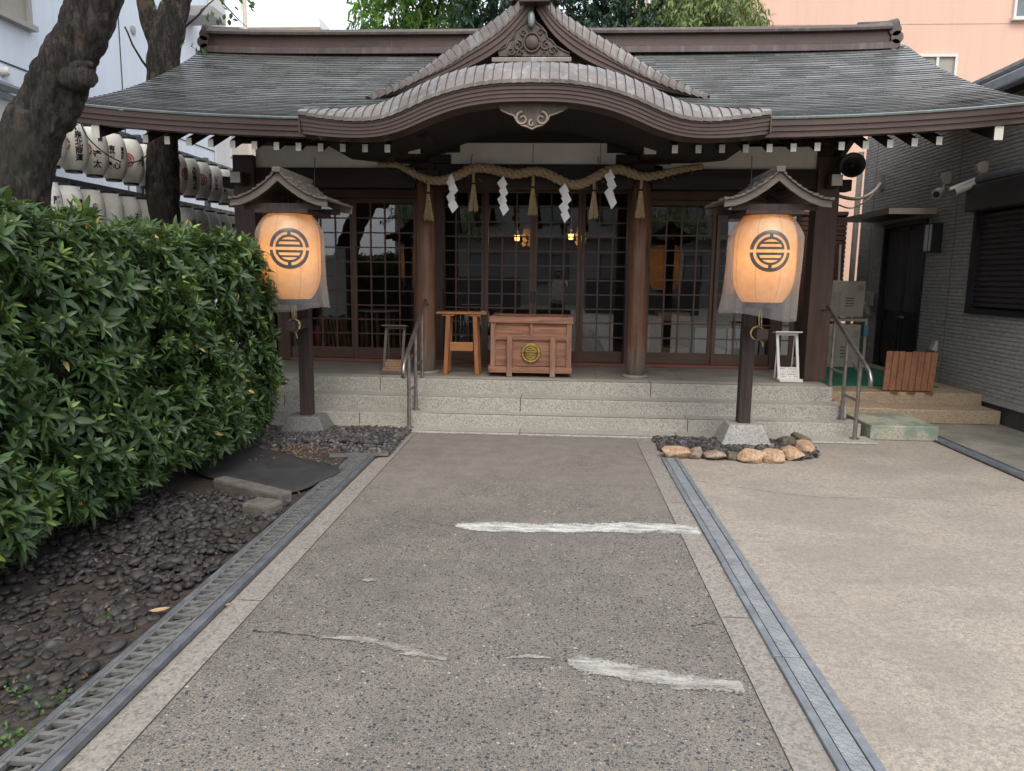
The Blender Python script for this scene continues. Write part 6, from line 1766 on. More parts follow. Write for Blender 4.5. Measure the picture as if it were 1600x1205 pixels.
# ================================================================ rack of votive lanterns at the left
RXK = -5.42
rk = thing('lantern_rack', 'grey steel rack of rails carrying rows of white paper lanterns', 'rack', (RXK, 9.5, 0))
for y in (5.85, 7.72, 9.59, 11.46, 13.3):
    MB().bx(RXK-.10, RXK-.03, y-.035, y+.035, 0, 3.3).build('upright', MAT['galv'], rk)
for z in (2.52, 3.22, 1.84):
    MB().bx(RXK-.03, RXK+.03, 5.0, 13.6, z-.03, z+.03).build('cross_rail', MAT['galv'], rk)
LB = {}
def rack_lantern(y, ztop, writing, emb_phi, txt_phi, lab, small=None, R_=.157, H=.51, grp='white paper lanterns on the rack', bold=.03):
    zc = ztop-H/2-.02
    cx = RXK+.17
    t = thing('votive_lantern', lab, 'paper lantern', (cx, y, zc), grp)
    rr_ = lambda z: R_*(1-abs(z/(H/2))**3.2*.42)
    if 'body' not in LB:
        prof = [(rr_(-H/2+H*i/44)-(.0018 if i % 2 else 0), -H/2+H*i/44) for i in range(45)]
        o = MB().lathe(prof, 32, (cx, y, zc)).build('paper_body', MAT['paper'], t, smooth=True); LB['body'] = o.data
        o = MB().lathe([(.06, H/2-.006), (.085, H/2), (.085, H/2+.026), (.07, H/2+.026)], 20, (cx, y, zc)).build('top_cap', MAT['black'], t); LB['top'] = o.data
        o = MB().lathe([(.07, -H/2-.024), (.085, -H/2-.024), (.085, -H/2+.004), (.06, -H/2+.004)], 20, (cx, y, zc)).build('bottom_cap', MAT['black'], t); LB['bot'] = o.data
        o = MB().tube([(cx, y, zc+H/2+.02), (cx, y, zc+H/2+.075)], .004, 5).build('hook', MAT['dark_metal'], t); LB['hook'] = o.data
    else:
        for nm, k in (('paper_body', 'body'), ('top_cap', 'top'), ('bottom_cap', 'bot'), ('hook', 'hook')): link(nm, LB[k], t)
    base = math.atan2(-cx, y)                      # towards the courtyard
    def wrap(u, v, phi):
        a = base+phi+u/R_; r_ = rr_(v)+.0022
        return (cx+r_*math.sin(a), y-r_*math.cos(a), zc+v)
    if emb_phi is not None:
        b = MB()
        for q in EMB: b.add([wrap(u*.082, .0+v*.082, emb_phi) for u, v in q], [(0, 1, 2, 3)])
        b.build('red_crest', MAT['red_print'], t)
    b = MB()
    for (body, size, phi, v0, lead) in writing:
        bm = text_polys('\n'.join(body), size, bold*size, lead)
        for x in np.arange(-.12, .13, .02): bmesh.ops.bisect_plane(bm, geom=bm.verts[:]+bm.edges[:]+bm.faces[:], plane_co=(x, 0, 0), plane_no=(1, 0, 0))
        bmesh.ops.triangulate(bm, faces=bm.faces[:]); bm.verts.index_update()
        b.add([wrap(v.co.x, v0+v.co.y, phi) for v in bm.verts], [tuple(w_.index for w_ in f.verts) for f in bm.faces]); bm.free()
    if b.f: b.build('ink_writing', MAT['black_print'], t)
    return t
def yk(px): # distance along the rack for a lantern at this place
    return 7.54+.362*px
V = lambda s, size, phi, v0=0, lead=.95: (list(s), size, phi, v0, lead)
top = [
 (0, [V('ルディングス', .058, .62, -.02, .98)], -.75, 'white paper lantern beside the leaning trunk with a column of small kana'),
 (1, [V('榛泉北商運', .083, .42, .02, .95)], -.62, 'white paper lantern with five bold characters, first wholly clear of the leaning trunk'),
 (2, [V('川岡', .062, .55, .15), V('逢太', .092, .25, -.10, 1.1)], -.58, 'white paper lantern with two big characters low on its front'),
 (3, [V('有来', .07, .0, .04), (['縁心'], .085, .0, -.12, 1), V('真木師', .05, .75, .03)], None, 'white paper lantern crossed by the hanging cable, two characters side by side low down'),
 (4, [V('寿々家', .042, 1.0, .0)], -.22, 'white paper lantern with its red crest facing the path, left of the upright trunk'),
 (5, [V('つくしの会', .05, .30, .0)], None, 'white paper lantern partly hidden by the upright trunk on its left side'),
 (7, [V('阪田', .062, .25, .14), V('麻理子', .080, .0, -.07, .98)], 1.0, 'white paper lantern with five black characters just right of the upright trunk'),
 (8, [V('大阪乗繁盛', .062, .5, -.02, 1.0)], -.6, 'white paper lantern with a column of characters, second right of the upright trunk'),
 (9, [V('西野繁盛店', .045, .95, -.02, 1.0)], .02, 'white paper lantern with a red crest in front, third right of the upright trunk'),
 (10, [V('いろは会', .052, .35, .0, 1.1)], None, 'white paper lantern with thin kana, fourth right of the upright trunk'),
 (11, [V('足立勲', .085, .15, .0, 1.15)], None, 'white paper lantern with three spaced characters near the corner post'),
 (12, [V('会', .06, .8, .0)], .05, 'white paper lantern with a red crest next to the corner post')]
for k, wr, ep, lab in top: rack_lantern(yk(k), 3.15, wr, ep, .3, lab)
low = [
 (0, [V('勝山', .085, .72, .02, 1.1)], None, 'low row paper lantern just above the hedge beside the leaning trunk'),
 (1, [V('栄之助', .05, .85, .05)], None, 'low row paper lantern second from the leaning trunk, hedge tips at its middle'),
 (2, [V('の会', .06, .35, .05)], None, 'low row paper lantern third from the leaning trunk'),
 (3, [], None, 'plain low row paper lantern fourth from the leaning trunk'),
 (4, [V('大田', .07, .75, .0)], None, 'low row paper lantern two places left of the upright trunk'),
 (5, [], None, 'blank low row paper lantern next to the upright trunk on its left'),
 (8, [V('元', .07, .6, .05)], None, 'low row paper lantern just right of the upright trunk'),
 (9, [V('正', .07, .0, .05)], None, 'low row paper lantern second right of the upright trunk'),
 (10, [], None, 'blank low row paper lantern third right of the upright trunk'),
 (11, [V('杉本', .08, .1, .05)], None, 'low row paper lantern with a bold character, fourth right of the upright trunk'),
 (12, [V('岡工', .08, .2, .05)], None, 'low row paper lantern nearest the corner post')]
for k, wr, ep, lab in low: rack_lantern(yk(k)-.13, 2.46, wr, ep, .3, lab)
p = [at(127, 195, Y=7.2), at(135, 214, Y=7.6), at(160, 238, Y=8.1), at(190, 255, Y=8.6), at(215, 254, Y=8.9), at(236, 238, Y=9.12)]
t = thing('hanging_cable', 'black cable looping from the roof corner to the upright trunk', 'cable', tuple(p[0]))
MB().tube([tuple(q) for q in resample([tuple(q) for q in p], 40, 2)], .007, 6).build('cable', MAT['black'], t)

# ================================================================ buildings around
def window(par, x0, x1, z0, z1, y, axis='y', frame='white_plastic', mull=1, depth=.06, s=-1, blind='blind'):
    """axis 'y': wall faces -y at y; axis 'x': wall at x=y facing s"""
    def B(b, u0, u1, d0, d1, v0, v1):
        if axis == 'y': b.bx(u0, u1, y+s*d0, y+s*d1, v0, v1)
        else: b.bx(y+s*d0, y+s*d1, u0, u1, v0, v1)
    f = .05; b = MB()
    B(b, x0-f, x0, 0, depth, z0-f, z1+f); B(b, x1, x1+f, 0, depth, z0-f, z1+f); B(b, x0, x1, 0, depth, z1, z1+f); B(b, x0-.08, x1+.08, 0, depth+.05, z0-f-.02, z0-.001)
    for i in range(mull): c = x0+(x1-x0)*(i+1)/(mull+1); B(b, c-.025, c+.025, .0, depth-.01, z0, z1)
    o = b.build('window', MAT[frame], par)
    b = MB(); B(b, x0, x1, .004, .010, z0, z1); b.build('pane', MAT[blind], o)
    return o

# white building on the left
lb = thing('white_building', 'tall pale blue grey building along the left side behind the lanterns', 'building', (-7.6, 10, 0))
b = MB(); b.bx(-13, -7.6, 2, 17.2, 0, 14); b.build('wall', MAT['bluewhite'], lb)
b = MB(); b.bx(-7.6, -7.15, 2, 10.6, 3.55, 14); b.build('wall_projection', MAT['bluewhite'], lb, bevel=.01)
b = MB()
b.bx(-7.146, -7.140, 2, 10.6, 4.17, 4.19); b.bx(-7.596, -7.59, 10.6, 17.2, 4.17, 4.19); b.bx(-7.596, -7.59, 12.9, 12.92, 0, 14)
b.build('panel_joint', MAT['found'], lb)
w0, w1 = at(0, 10, X=-7.14), at(42, 33, X=-7.14)
window(lb, w0.y-1.2, w1.y, w1.z-.05, w1.z+1.3, -7.15, 'x', 'trim_grey', 2, s=1)
window(lb, w0.y-4.2, w0.y-1.8, w1.z-.05, w1.z+1.3, -7.15, 'x', 'trim_grey', 1, s=1)
v = at(207, 47, X=-7.6); M90 = Matrix.Rotation(R(90), 3, 'Y')
MB().lathe([(.08, 0), (.08, .02), (.06, .03), (.01, .032)], 20, v, M90).build('round_vent', MAT['trim_grey'], lb)
v = at(4, 112, X=-7.14); MB().lathe([(.06, 0), (.06, .06), (.03, .09), (.005, .09)], 16, v, M90).build('vent_hood', MAT['white_plastic'], lb)
q0, q1, q2, q3 = at(300, 0, X=-7.3), at(352, 42, X=-7.3), at(318, 62, X=-7.3), at(268, 20, X=-7.3)
MB().bx(-7.6, -6.9, q0.y, 15.6, 6.55, 6.75).build('canopy', MAT['trim_grey'], lb, bevel=.02)
q = at(381, 20, X=-7.5); MB().tube([(-7.48, q.y, 0), (-7.48, q.y, 14)], .05, 10).build('down_pipe', MAT['cream'], lb)
MB().bx(-7.59, -7.55, 16.3, 17.0, 0, 14).build('corner_panel', MAT['white_wall'], lb)
ll = thing('tiled_lean_to', 'low lean to with dark tiled roof at the far left behind the leaning trunk', 'lean-to', (-6.8, 6.5, 0))
q = at(0, 128, X=-6.6)
MB().bx(-7.14, -6.7, q.y-2.5, q.y+.8, 2.3, q.z-.15).build('wall', MAT['white_wall'], ll)
MB().add([(-7.14, q.y-2.6, q.z+.12), (-6.55, q.y-2.6, q.z-.10), (-6.55, q.y+.9, q.z-.10), (-7.14, q.y+.9, q.z+.12), (-7.14, q.y-2.6, q.z+.2), (-6.55, q.y-2.6, q.z-.03), (-6.55, q.y+.9, q.z-.03), (-7.14, q.y+.9, q.z+.2)],
         [(0, 1, 2, 3), (7, 6, 5, 4), (0, 4, 5, 1), (1, 5, 6, 2), (2, 6, 7, 3), (3, 7, 4, 0)]).build('roof', MAT['tile_grey'], ll)
cb = thing('cream_building', 'sunlit cream building seen under the left eave beyond the lanterns', 'building', (-9, 20, 0))
MB().bx(-12, -7.0, 19, 24, 0, 5.05).build('wall', MAT['cream'], cb)
b = MB(); b.bx(-12.1, -6.9, 18.9, 24, 5.05, 5.2); b.build('parapet', MAT['white_wall'], cb)
q = at(300, 248, Y=19)
window(cb, q.x-.5, q.x+.1, q.z-.5, q.z+.15, 19, 'y')
fb = thing('far_building', 'pale distant building just showing above the ridge against the sky', 'building', (-13, 48, 0))
q = at(440, 43, Y=46)
MB().bx(q.x-2.4, q.x+2.2, 46, 52, 0, q.z-.05).build('wall', MAT['cream'], fb); MB().bx(q.x-2.6, q.x+2.4, 45.8, 52, q.z-.05, q.z+.12).build('parapet', MAT['white_wall'], fb); MB().bx(q.x+1.2, q.x+2.0, 47, 49, q.z+.1, q.z+.9).build('roof_house', MAT['white_wall'], fb)

# pink and tan buildings behind
pb = thing('pink_building', 'salmon pink rendered building behind the right half of the shrine', 'building', (9, 18, 0))
MB().bx(3.97, 22, 17, 28, 0, 9.3).build('wall', MAT['pink'], pb)
w0, w1 = at(1437, 90, Y=17), at(1487, 134, Y=17); window(pb, w0.x, w1.x, w1.z, w0.z, 17)
w0 = at(1585, 28, Y=17); window(pb, w0.x, w0.x+.8, w0.z, w0.z+1.1, 17, blind='win_glass')
q = at(1400, 38, Y=17); b = MB(); b.bx(4.0, 22, 16.994, 16.998, q.z-.006, q.z+.006); b.bx(3.95, 22.1, 16.95, 17.2, 9.3, 9.42); b.build('wall_joint', MAT['pink_joint'], pb)
MB().bx(3.90, 4.0, 16.9, 17.1, 0, 9.3).build('corner_pipe', MAT['pipe_brown'], pb)
tb_ = thing('tan_tiled_building', 'tan tile clad building squeezed between the trees and the pink building', 'building', (2.8, 19, 0))
MB().bx(1.6, 3.88, 17.6, 27, 0, 9.6).build('wall', MAT['tan_tile'], tb_)
window(tb_, 1.9, 2.6, 6.7, 7.8, 17.6)

# ================================================================ dark house on the right
HXW = 4.90
dh = thing('dark_house', 'low dark house with ribbed grey siding along the right side', 'house', (6.5, 8, 0))
b = MB(); zb, ztp = .235, 3.92; rows = int((ztp-zb)/.046); prof = []
for i in range(rows): z = zb+i*.046; prof += [(HXW-.012, z), (HXW-.012, z+.034), (HXW-.001, z+.040), (HXW-.001, z+.046)]
ys = [-2.0]+list(np.arange(0, 12.6, .455))+[12.6]
def wall_seg(y0, y1, pr): b.strip([(x, y0, z) for x, z in pr], [(x, y1, z) for x, z in pr])
d0, d1, dt = 10.30, 11.62, 2.38                       # door opening
s0, s1, sb, stp = 5.4, 9.15, 1.24, 2.60               # shutter window opening
k_d = int((dt-zb)/.046)*4; k_s0, k_s1 = int((sb-zb)/.046)*4, int((stp-zb)/.046)*4
wall_seg(5.0, s0, prof); wall_seg(s0, s1, prof[:k_s0]); wall_seg(s0, s1, prof[k_s1:]); wall_seg(s1, d0, prof); wall_seg(d0, d1, prof[k_d:]); wall_seg(d1, 12.55, prof)
b.build('siding_wall', MAT['siding'], dh)
b = MB()
for y in (9.62, 12.1): b.bx(HXW-.0145, HXW-.0125, y-.003, y+.003, zb, ztp)
b.build('panel_joint', MAT['found'], dh)
b = MB(); b.bx(HXW, 11, 5.0, 12.55, 0, .22); b.build('foundation', MAT['found'], dh)
b = MB(); b.bx(HXW-.035, HXW+.05, 5.0, d0-.05, .205, .238); b.build('base_trim', MAT['trim_grey'], dh)
b = MB(); b.bx(HXW+.02, 11, 12.50, 12.55, .2, 3.92); b.bx(HXW+.0, 11, 5.0, 5.05, .2, 3.92); b.bx(HXW+.3, HXW+.34, 5.0, 12.5, .2, 3.9); b.build('inner_wall', MAT['found'], dh)
b = MB(); b.tube([(HXW-.06, 12.62, 0), (HXW-.06, 12.62, 3.6)], .045, 12); b.build('down_pipe', MAT['beige'], dh)
# roof with deep verge
e0 = at(1600, 107, X=4.66); e1 = at(1515, 150, X=4.66); ez = (e0.z+e1.z)/2
b = MB(); b.add([(4.62, 4.7, ez), (4.62, 10.0, ez), (8.0, 10.0, ez+1.5), (8.0, 4.7, ez+1.5), (4.62, 4.7, ez+.05), (4.62, 10.0, ez+.05), (8.0, 10.0, ez+1.55), (8.0, 4.7, ez+1.55)], [(0, 1, 2, 3), (7, 6, 5, 4), (0, 4, 5, 1), (1, 5, 6, 2), (2, 6, 7, 3), (3, 7, 4, 0)])
b.build('roof', MAT['tile_grey'], dh)
MB().bx(4.54, 4.66, 4.7, 10.0, ez-.13, ez-.005).build('gutter', MAT['gutter'], dh, bevel=.02)
MB().bx(4.66, 4.92, 4.7, 10.0, ez-.10, ez-.06).build('eave_soffit', MAT['dark_metal'], dh)
# sliding door of dark slats
dd = MB().bx(HXW+.06, HXW+.09, d0+.05, d1-.05, .24, dt-.06).build('door', MAT['dark_metal'], dh)
b = MB(); b.bx(HXW-.03, HXW+.09, d0-.0, d0+.05, .2, dt); b.bx(HXW-.03, HXW+.09, d1-.05, d1, .2, dt); b.bx(HXW-.03, HXW+.09, d0+.05, d1-.05, dt-.06, dt); b.bx(HXW+.03, HXW+.058, (d0+d1)/2-.04, (d0+d1)/2+.04, .24, dt-.06)
b.build('door_frame', MAT['dark_metal'], dd)
b = MB(); y = d0+.09
while y < d1-.07:
    b.bx(HXW+.035, HXW+.058, y, y+.018, 1.12, dt-.12); y += .05
b.build('door_slats', MAT['slat_metal'], dd)
b = MB(); b.bx(HXW+.028, HXW+.059, d0+.1, (d0+d1)/2-.08, .34, 1.0); b.bx(HXW+.028, HXW+.059, (d0+d1)/2+.08, d1-.1, .34, 1.0); b.build('door_panel', MAT['dark_metal'], dd)
b = MB(); yh = (d0+d1)/2-.10; b.bx(HXW-.01, HXW+.03, yh-.012, yh+.012, 1.02, 1.06); b.bx(HXW-.03, HXW-.015, yh-.05, yh+.06, 1.035, 1.05); b.build('door_handle', MAT['steel'], dd)
# shutter window
sh_ = MB()
z = sb+.02
prof = []
while z < stp-.26: prof += [(HXW+.02, z), (HXW+.004, z+.012), (HXW+.004, z+.045), (HXW+.02, z+.055)]; z += .06
sh_.strip([(x, s0+.05, z) for x, z in prof], [(x, s1-.05, z) for x, z in prof]); so = sh_.build('window_shutter', MAT['shutter'], dh)
b = MB(); b.bx(HXW-.05, HXW+.03, s1-.06, s1, sb-.03, stp-.2); b.bx(HXW-.05, HXW+.03, s0, s0+.06, sb-.03, stp-.2); b.bx(HXW-.055, HXW+.03, s0, s1, sb-.06, sb+.005); b.build('shutter_rail', MAT['dark_metal'], so)
MB().bx(HXW-.14, HXW+.03, s0, s1+.05, stp-.24, stp+.06).build('shutter_box', MAT['shutter'], so, bevel=.01)
b = MB(); y = s0
for i in range(60): b.lathe([(.05, 0), (.055, .012), (.05, .024)], 10, (HXW-.075, s1+.02-.03*i, stp+.115), Matrix.Rotation(R(90), 3, 'X'))
b.build('corrugated_pipe', MAT['galv'], dh)
# porch awning over the door
ax0 = 4.30; zA = 2.44
b = MB(); b.bx(ax0, HXW-.015, 10.15, 12.0, zA, zA+.028); aw = b.build('door_awning', MAT['dark_metal'], dh)
MB().bx(ax0-.02, ax0+.02, 10.15, 12.0, zA-.02, zA+.045).build('awning_edge', MAT['beige'], aw)
MB().bx(ax0-.02, HXW-.015, 10.10, 10.16, zA-.025, zA+.05).build('awning_edge', MAT['beige'], aw)
def wallbox(name, px, py, w_, h_, d_, mat, lab, cat, bevel=.008):
    p = at(px, py, X=HXW-.02); t = thing(name, lab, cat, (HXW-.015, p.y, p.z))
    return t, p
t, p = wallbox('wall_lamp', 1465, 372, 0, 0, 0, None, 'square white wall lamp beside the dark slatted door', 'wall lamp')
MB().bx(HXW-.14, HXW-.02, p.y-.10, p.y+.10, p.z-.17, p.z+.17).build('lamp_shade', MAT['white_plastic'], t, bevel=.006)
b = MB(); b.bx(HXW-.145, HXW-.016, p.y-.105, p.y-.095, p.z-.175, p.z+.175); b.bx(HXW-.145, HXW-.135, p.y-.02, p.y-.01, p.z-.17, p.z+.17); b.bx(HXW-.15, HXW-.012, p.y-.11, p.y+.11, p.z-.185, p.z-.17); b.bx(HXW-.15, HXW-.012, p.y-.11, p.y+.11, p.z+.17, p.z+.182); b.build('lamp_frame', MAT['dark_metal'], t)
def camera_(px, py, bpx, bpy_, aim, lab, long_):
    p = at(px, py, X=HXW-.16); m = at(bpx, bpy_, X=HXW-.05); t = thing('security_camera', lab, 'camera', tuple(m), 'security cameras on the dark house')
    b = MB(); b.lathe([(.07, -.035), (.075, -.03), (.075, .03), (.06, .038)], 24, m, Matrix.Rotation(R(90), 3, 'X')); b.build('junction_box', MAT['beige'], t, smooth=False)
    b = MB(); b.tube([m+Vector((-.02, 0, -.04)), m+Vector((-.03, 0, -.12)), p+Vector((.06, .08, .03)), p-Vector(aim)*(-.0)], [.018, .016, .02, .024], 10); b.build('bracket', MAT['white_plastic'], t, smooth=True)
    a = Vector(aim).normalized(); L_ = .13 if not long_ else .17
    b = MB(); b.tube([p-a*L_*.8, p-a*L_*.7, p+a*L_*.8, p+a*L_*.86], [.03, .048, .052, .050], 20); o = b.build('camera_body', MAT['white_plastic'], t, smooth=False)
    b = MB(); b.tube([p+a*(L_*.86), p+a*(L_*.875)], [.042, .040], 20); b.build('lens_front', MAT['black'], o)
    sx = a.cross(Vector((0, 0, 1))).normalized(); up = sx.cross(a)
    b = MB(); b.strip([p+up*.057*math.cos(q)+sx*.057*math.sin(q)-a*L_*.6 for q in np.linspace(-1.1, 1.1, 9)], [p+up*.060*math.cos(q)+sx*.060*math.sin(q)+a*L_*1.12 for q in np.linspace(-1.1, 1.1, 9)])
    b.build('sun_hood', MAT['white_plastic'], o, solid=.004)
camera_(1466, 302, 1479, 279, (-.55, -.75, -.25), 'white bullet security camera with dark lens facing the courtyard', False)
camera_(1513, 290, 1536, 262, (-.85, .25, -.40), 'long white security camera pointing left above the shutter window', True)
# spot lamp bracket and conduits
p = at(1378, 285, X=HXW-.03)
t = thing('cable_bracket', 'curved conduit and clamp reaching from the dark house to the shrine post', 'bracket', tuple(p))
b = MB(); b.box(p, (.05, .08, .22)); b.build('clamp', MAT['galv'], t, bevel=.006)
c = [p+Vector((-.03, -.02, -.02)), at(1366, 300, Y=p.y-.4), at(1345, 311, Y=p.y-.9), at(1325, 311, Y=9.6), at(1296, 301, Y=8.75)]
b = MB(); b.tube([tuple(q) for q in resample([tuple(q) for q in c], 24, 2)], .022, 8); b.tube([tuple(Vector(q)+Vector((0, .1, -.05-.06*math.sin(PI*i/23)))) for i, q in enumerate(resample([tuple(q) for q in c], 24, 2))], .010, 6); b.build('conduit', MAT['beige'], t, smooth=True)
t, p = wallbox('wall_socket', 1462, 540, 0, 0, 0, None, 'small pale outdoor socket cover low on the dark siding', 'socket')
b = MB(); b.add([(HXW-.015, p.y-.05, p.z-.07), (HXW-.015, p.y+.05, p.z-.07), (HXW-.015, p.y+.05, p.z+.07), (HXW-.015, p.y-.05, p.z+.07), (HXW-.085, p.y-.05, p.z-.06), (HXW-.085, p.y+.05, p.z-.06), (HXW-.04, p.y+.05, p.z+.06), (HXW-.04, p.y-.05, p.z+.06)], [(0, 1, 2, 3), (7, 6, 5, 4), (0, 4, 5, 1), (1, 5, 6, 2), (2, 6, 7, 3), (3, 7, 4, 0)]); b.build('socket_cover', MAT['beige'], t, bevel=.006)
MB().bx(HXW-.05, HXW-.016, p.y-.02, p.y+.02, p.z-.12, p.z-.068).build('cable_gland', MAT['beige'], t)

# air conditioners stacked on a steel stand
ay = 11.0; a0, a1 = at(1300, 438, Y=ay), at(1341, 492, Y=ay)
cxm = (a0.x+a1.x)/2+.02; wA = .36
st_ = thing('steel_stand', 'beige steel stand stacking two air conditioners by the right corner post', 'stand', (cxm, ay+.15, 0))
zU0 = at(1340, 497, Y=ay).z; zL1, zL0 = at(1320, 507, Y=ay).z, at(1320, 580, Y=ay).z
b = MB()
for x in (cxm-.30, cxm+.30):
    for y in (ay, ay+.32): b.bx(x-.02, x+.02, y-.02, y+.02, .01, zU0+.0)
b.build('upright', MAT['beige'], st_)
b = MB()
for z in (zU0-.03, zL0-.03):
    for y in (ay, ay+.32): b.bx(cxm-.30, cxm+.30, y-.018, y+.018, z-.02, z+.02)
    for x in (cxm-.30, cxm+.30): b.bx(x-.018, x+.018, ay+.02, ay+.30, z-.02, z+.018)
b.build('cross_rail', MAT['beige'], st_)
b = MB()
for x in (cxm-.30, cxm+.30): b.bx(x-.035, x+.035, ay-.035, ay+.03, zU0-.26, zU0-.10)
b.build('blue_strap', MAT['blue_tape'], st_)
def aircon(z0, h, lab, x):
    t = thing('air_conditioner', lab, 'air conditioner', (x, ay+.15, z0), 'air conditioner units beside the shrine')
    MB().bx(x-.25, x+.25, ay-.02, ay+.30, z0, z0+h).build('casing', MAT['beige'], t, bevel=.012)
    b = MB(); b.bx(x-.235, x-.04, ay-.030, ay-.0205, z0+.04, z0+h-.05); b.build('side_cover', MAT['beige'], t, bevel=.006)
    b = MB(); b.bx(x-.20, x-.09, ay-.036, ay-.031, z0+.08, z0+h-.16); b.build('valve_cover', MAT['beige_dark'], t, bevel=.004)
    b = MB()
    for k in range(4): b.bx(x-.02, x+.10, ay-.0225, ay-.0205, z0+h*(.30+.07*k), z0+h*(.32+.07*k))
    b.build('vent_slots', MAT['dark_metal'], t)
    b = MB(); b.bx(x+.14, x+.22, ay-.0235, ay-.0205, z0+h*.72, z0+h*.88); b.build('rating_label', MAT['beige_dark'], t)
aircon(zU0+.012, at(1320, 438, Y=ay).z-zU0-.02, 'upper beige air conditioner on the steel stand', cxm)
aircon(zL0+.0, zL1-zL0, 'lower beige air conditioner inside the steel stand', cxm-.02)
p = at(1358, 466, X=HXW-.06)
t = thing('pipe_cover', 'beige pipe cover and bent hose on the siding by the air conditioners', 'pipe cover', tuple(p))
MB().bx(HXW-.12, HXW-.015, p.y-.10, p.y+.10, p.z-.12, p.z+.10).build('cover_box', MAT['beige'], t, bevel=.02)
c = [p+Vector((-.02, -.02, -.12)), p+Vector((-.08, -.25, -.28)), p+Vector((-.25, -.6, -.30)), Vector((cxm+.26, ay+.05, zU0+.22))]
MB().tube([tuple(q) for q in resample([tuple(q) for q in c], 18, 2)], .028, 10).build('hose', MAT['beige'], t, smooth=True)
q = at(1312, 420, Y=ay+.3)
tag(MB().tube([(q.x+.08, ay+.35, .0), (q.x-.02, ay+.3, q.z+.35)], .018, 8).build('white_pole', MAT['white_plastic'], None, loc=(q.x, ay+.3, 0)), 'thin white pole standing beside the air conditioners', 'pole')
# slatted brown fence behind
lf = thing('slatted_fence', 'brown horizontally slatted fence behind the right corner post', 'fence', (4.2, 13.3, 0))
b = MB(); z = .8
while z < 2.66: b.bx(2.9, 4.96, 13.30, 13.33, z, z+.065); z += .08
b.build('slats', MAT['wood_fence'], lf)
b = MB()
for x in (2.95, 3.95, 4.9): b.bx(x-.04, x+.04, 13.33, 13.40, 0, 2.7)
b.build('post', MAT['wood_fence'], lf); MB().bx(2.9, 4.96, 13.28, 13.42, 2.66, 2.72).build('cap_rail', MAT['wood_fence'], lf); MB().bx(2.9, 4.96, 13.345, 13.36, .78, 2.66).build('backing_board', MAT['wood_fence'], lf); MB().bx(2.9, 4.96, 13.30, 13.40, 0, .78).build('base_wall', MAT['found'], lf)

# landing, steps and block below the dark house door
ls = thing('side_landing', 'low washed concrete landing and step in front of the dark house door', 'landing', (4.1, 9, 0))
MB().bx(2.985, 4.86, 8.60, 12.4, .001, .285).build('landing_slab', MAT['granite_warm'], ls, bevel=.012)
MB().bx(3.62, 4.86, 8.22, 8.598, .001, .155).build('front_step', MAT['granite_warm'], ls, bevel=.012)
MB().bx(3.05, 3.62, 8.05, 8.597, .001, .19).build('side_step', MAT['granite_warm'], ls, bevel=.012)
q0 = at(1349, 689, Z=0); q1 = at(1450, 685, Z=0)
o = MB().bx(3.09, q1.x+.02, 7.28, 7.98, 0, .150).build('concrete_block', MAT['granite_green'], None, bevel=.012, loc=(3.4, 7.6, 0)); tag(o, 'flat concrete block stained green with a dark patch on its front', 'block')
gm = MB().bx(3.0, 4.6, 9.05, 11.2, .2855, .296).build('green_mat', MAT['mat_green'], None, loc=(3.8, 10, .29)); tag(gm, 'green artificial turf mat on the landing by the dark door', 'mat')
# leaning slatted duckboard
sl = thing('slatted_board', 'reddish wooden duckboard leaning on edge upon the side landing', 'duckboard', (4.0, 8.75, .285))
A0, A1, B0, B1 = at(1379, 604, Y=8.66), at(1458, 610, Y=8.66), at(1386, 549, Y=8.80), at(1467, 551, Y=8.80)
A0.z = A1.z = .300
n = 8
for k in range(n):
    f0, f1 = (k+.04)/n, (k+.96)/n; b = MB(); off = Vector((0, .022, .003))
    jz = random.uniform(-.006, .006)
    q = [A0.lerp(A1, f0), A0.lerp(A1, f1), B0.lerp(B1, f1), B0.lerp(B1, f0)]; q[2] = q[2]+Vector((0, 0, jz)); q[3] = q[3]+Vector((0, 0, jz))
    b.add(q+[v+off for v in q], [(0, 1, 2, 3), (7, 6, 5, 4), (0, 4, 5, 1), (1, 5, 6, 2), (2, 6, 7, 3), (3, 7, 4, 0)]); b.build('board_slat', MAT['wood_slat'], sl, bevel=.003)
b = MB()
for f in (.12, .45, .8):
    p, q = A0.lerp(A1, f), A0.lerp(A1, f+.14); b.bar(p+Vector((0, -.05, -.010)), q+Vector((0, -.08, -.010)), .05, .012)
b.build('wedge', MAT['wood_slat'], sl)
b = MB()
for h in (.25, .75): b.bar(A0.lerp(B0, h)+Vector((.02, .042, 0)), A1.lerp(B1, h)+Vector((-.02, .042, 0)), .03, .05)
b.build('batten', MAT['wood_slat'], sl)

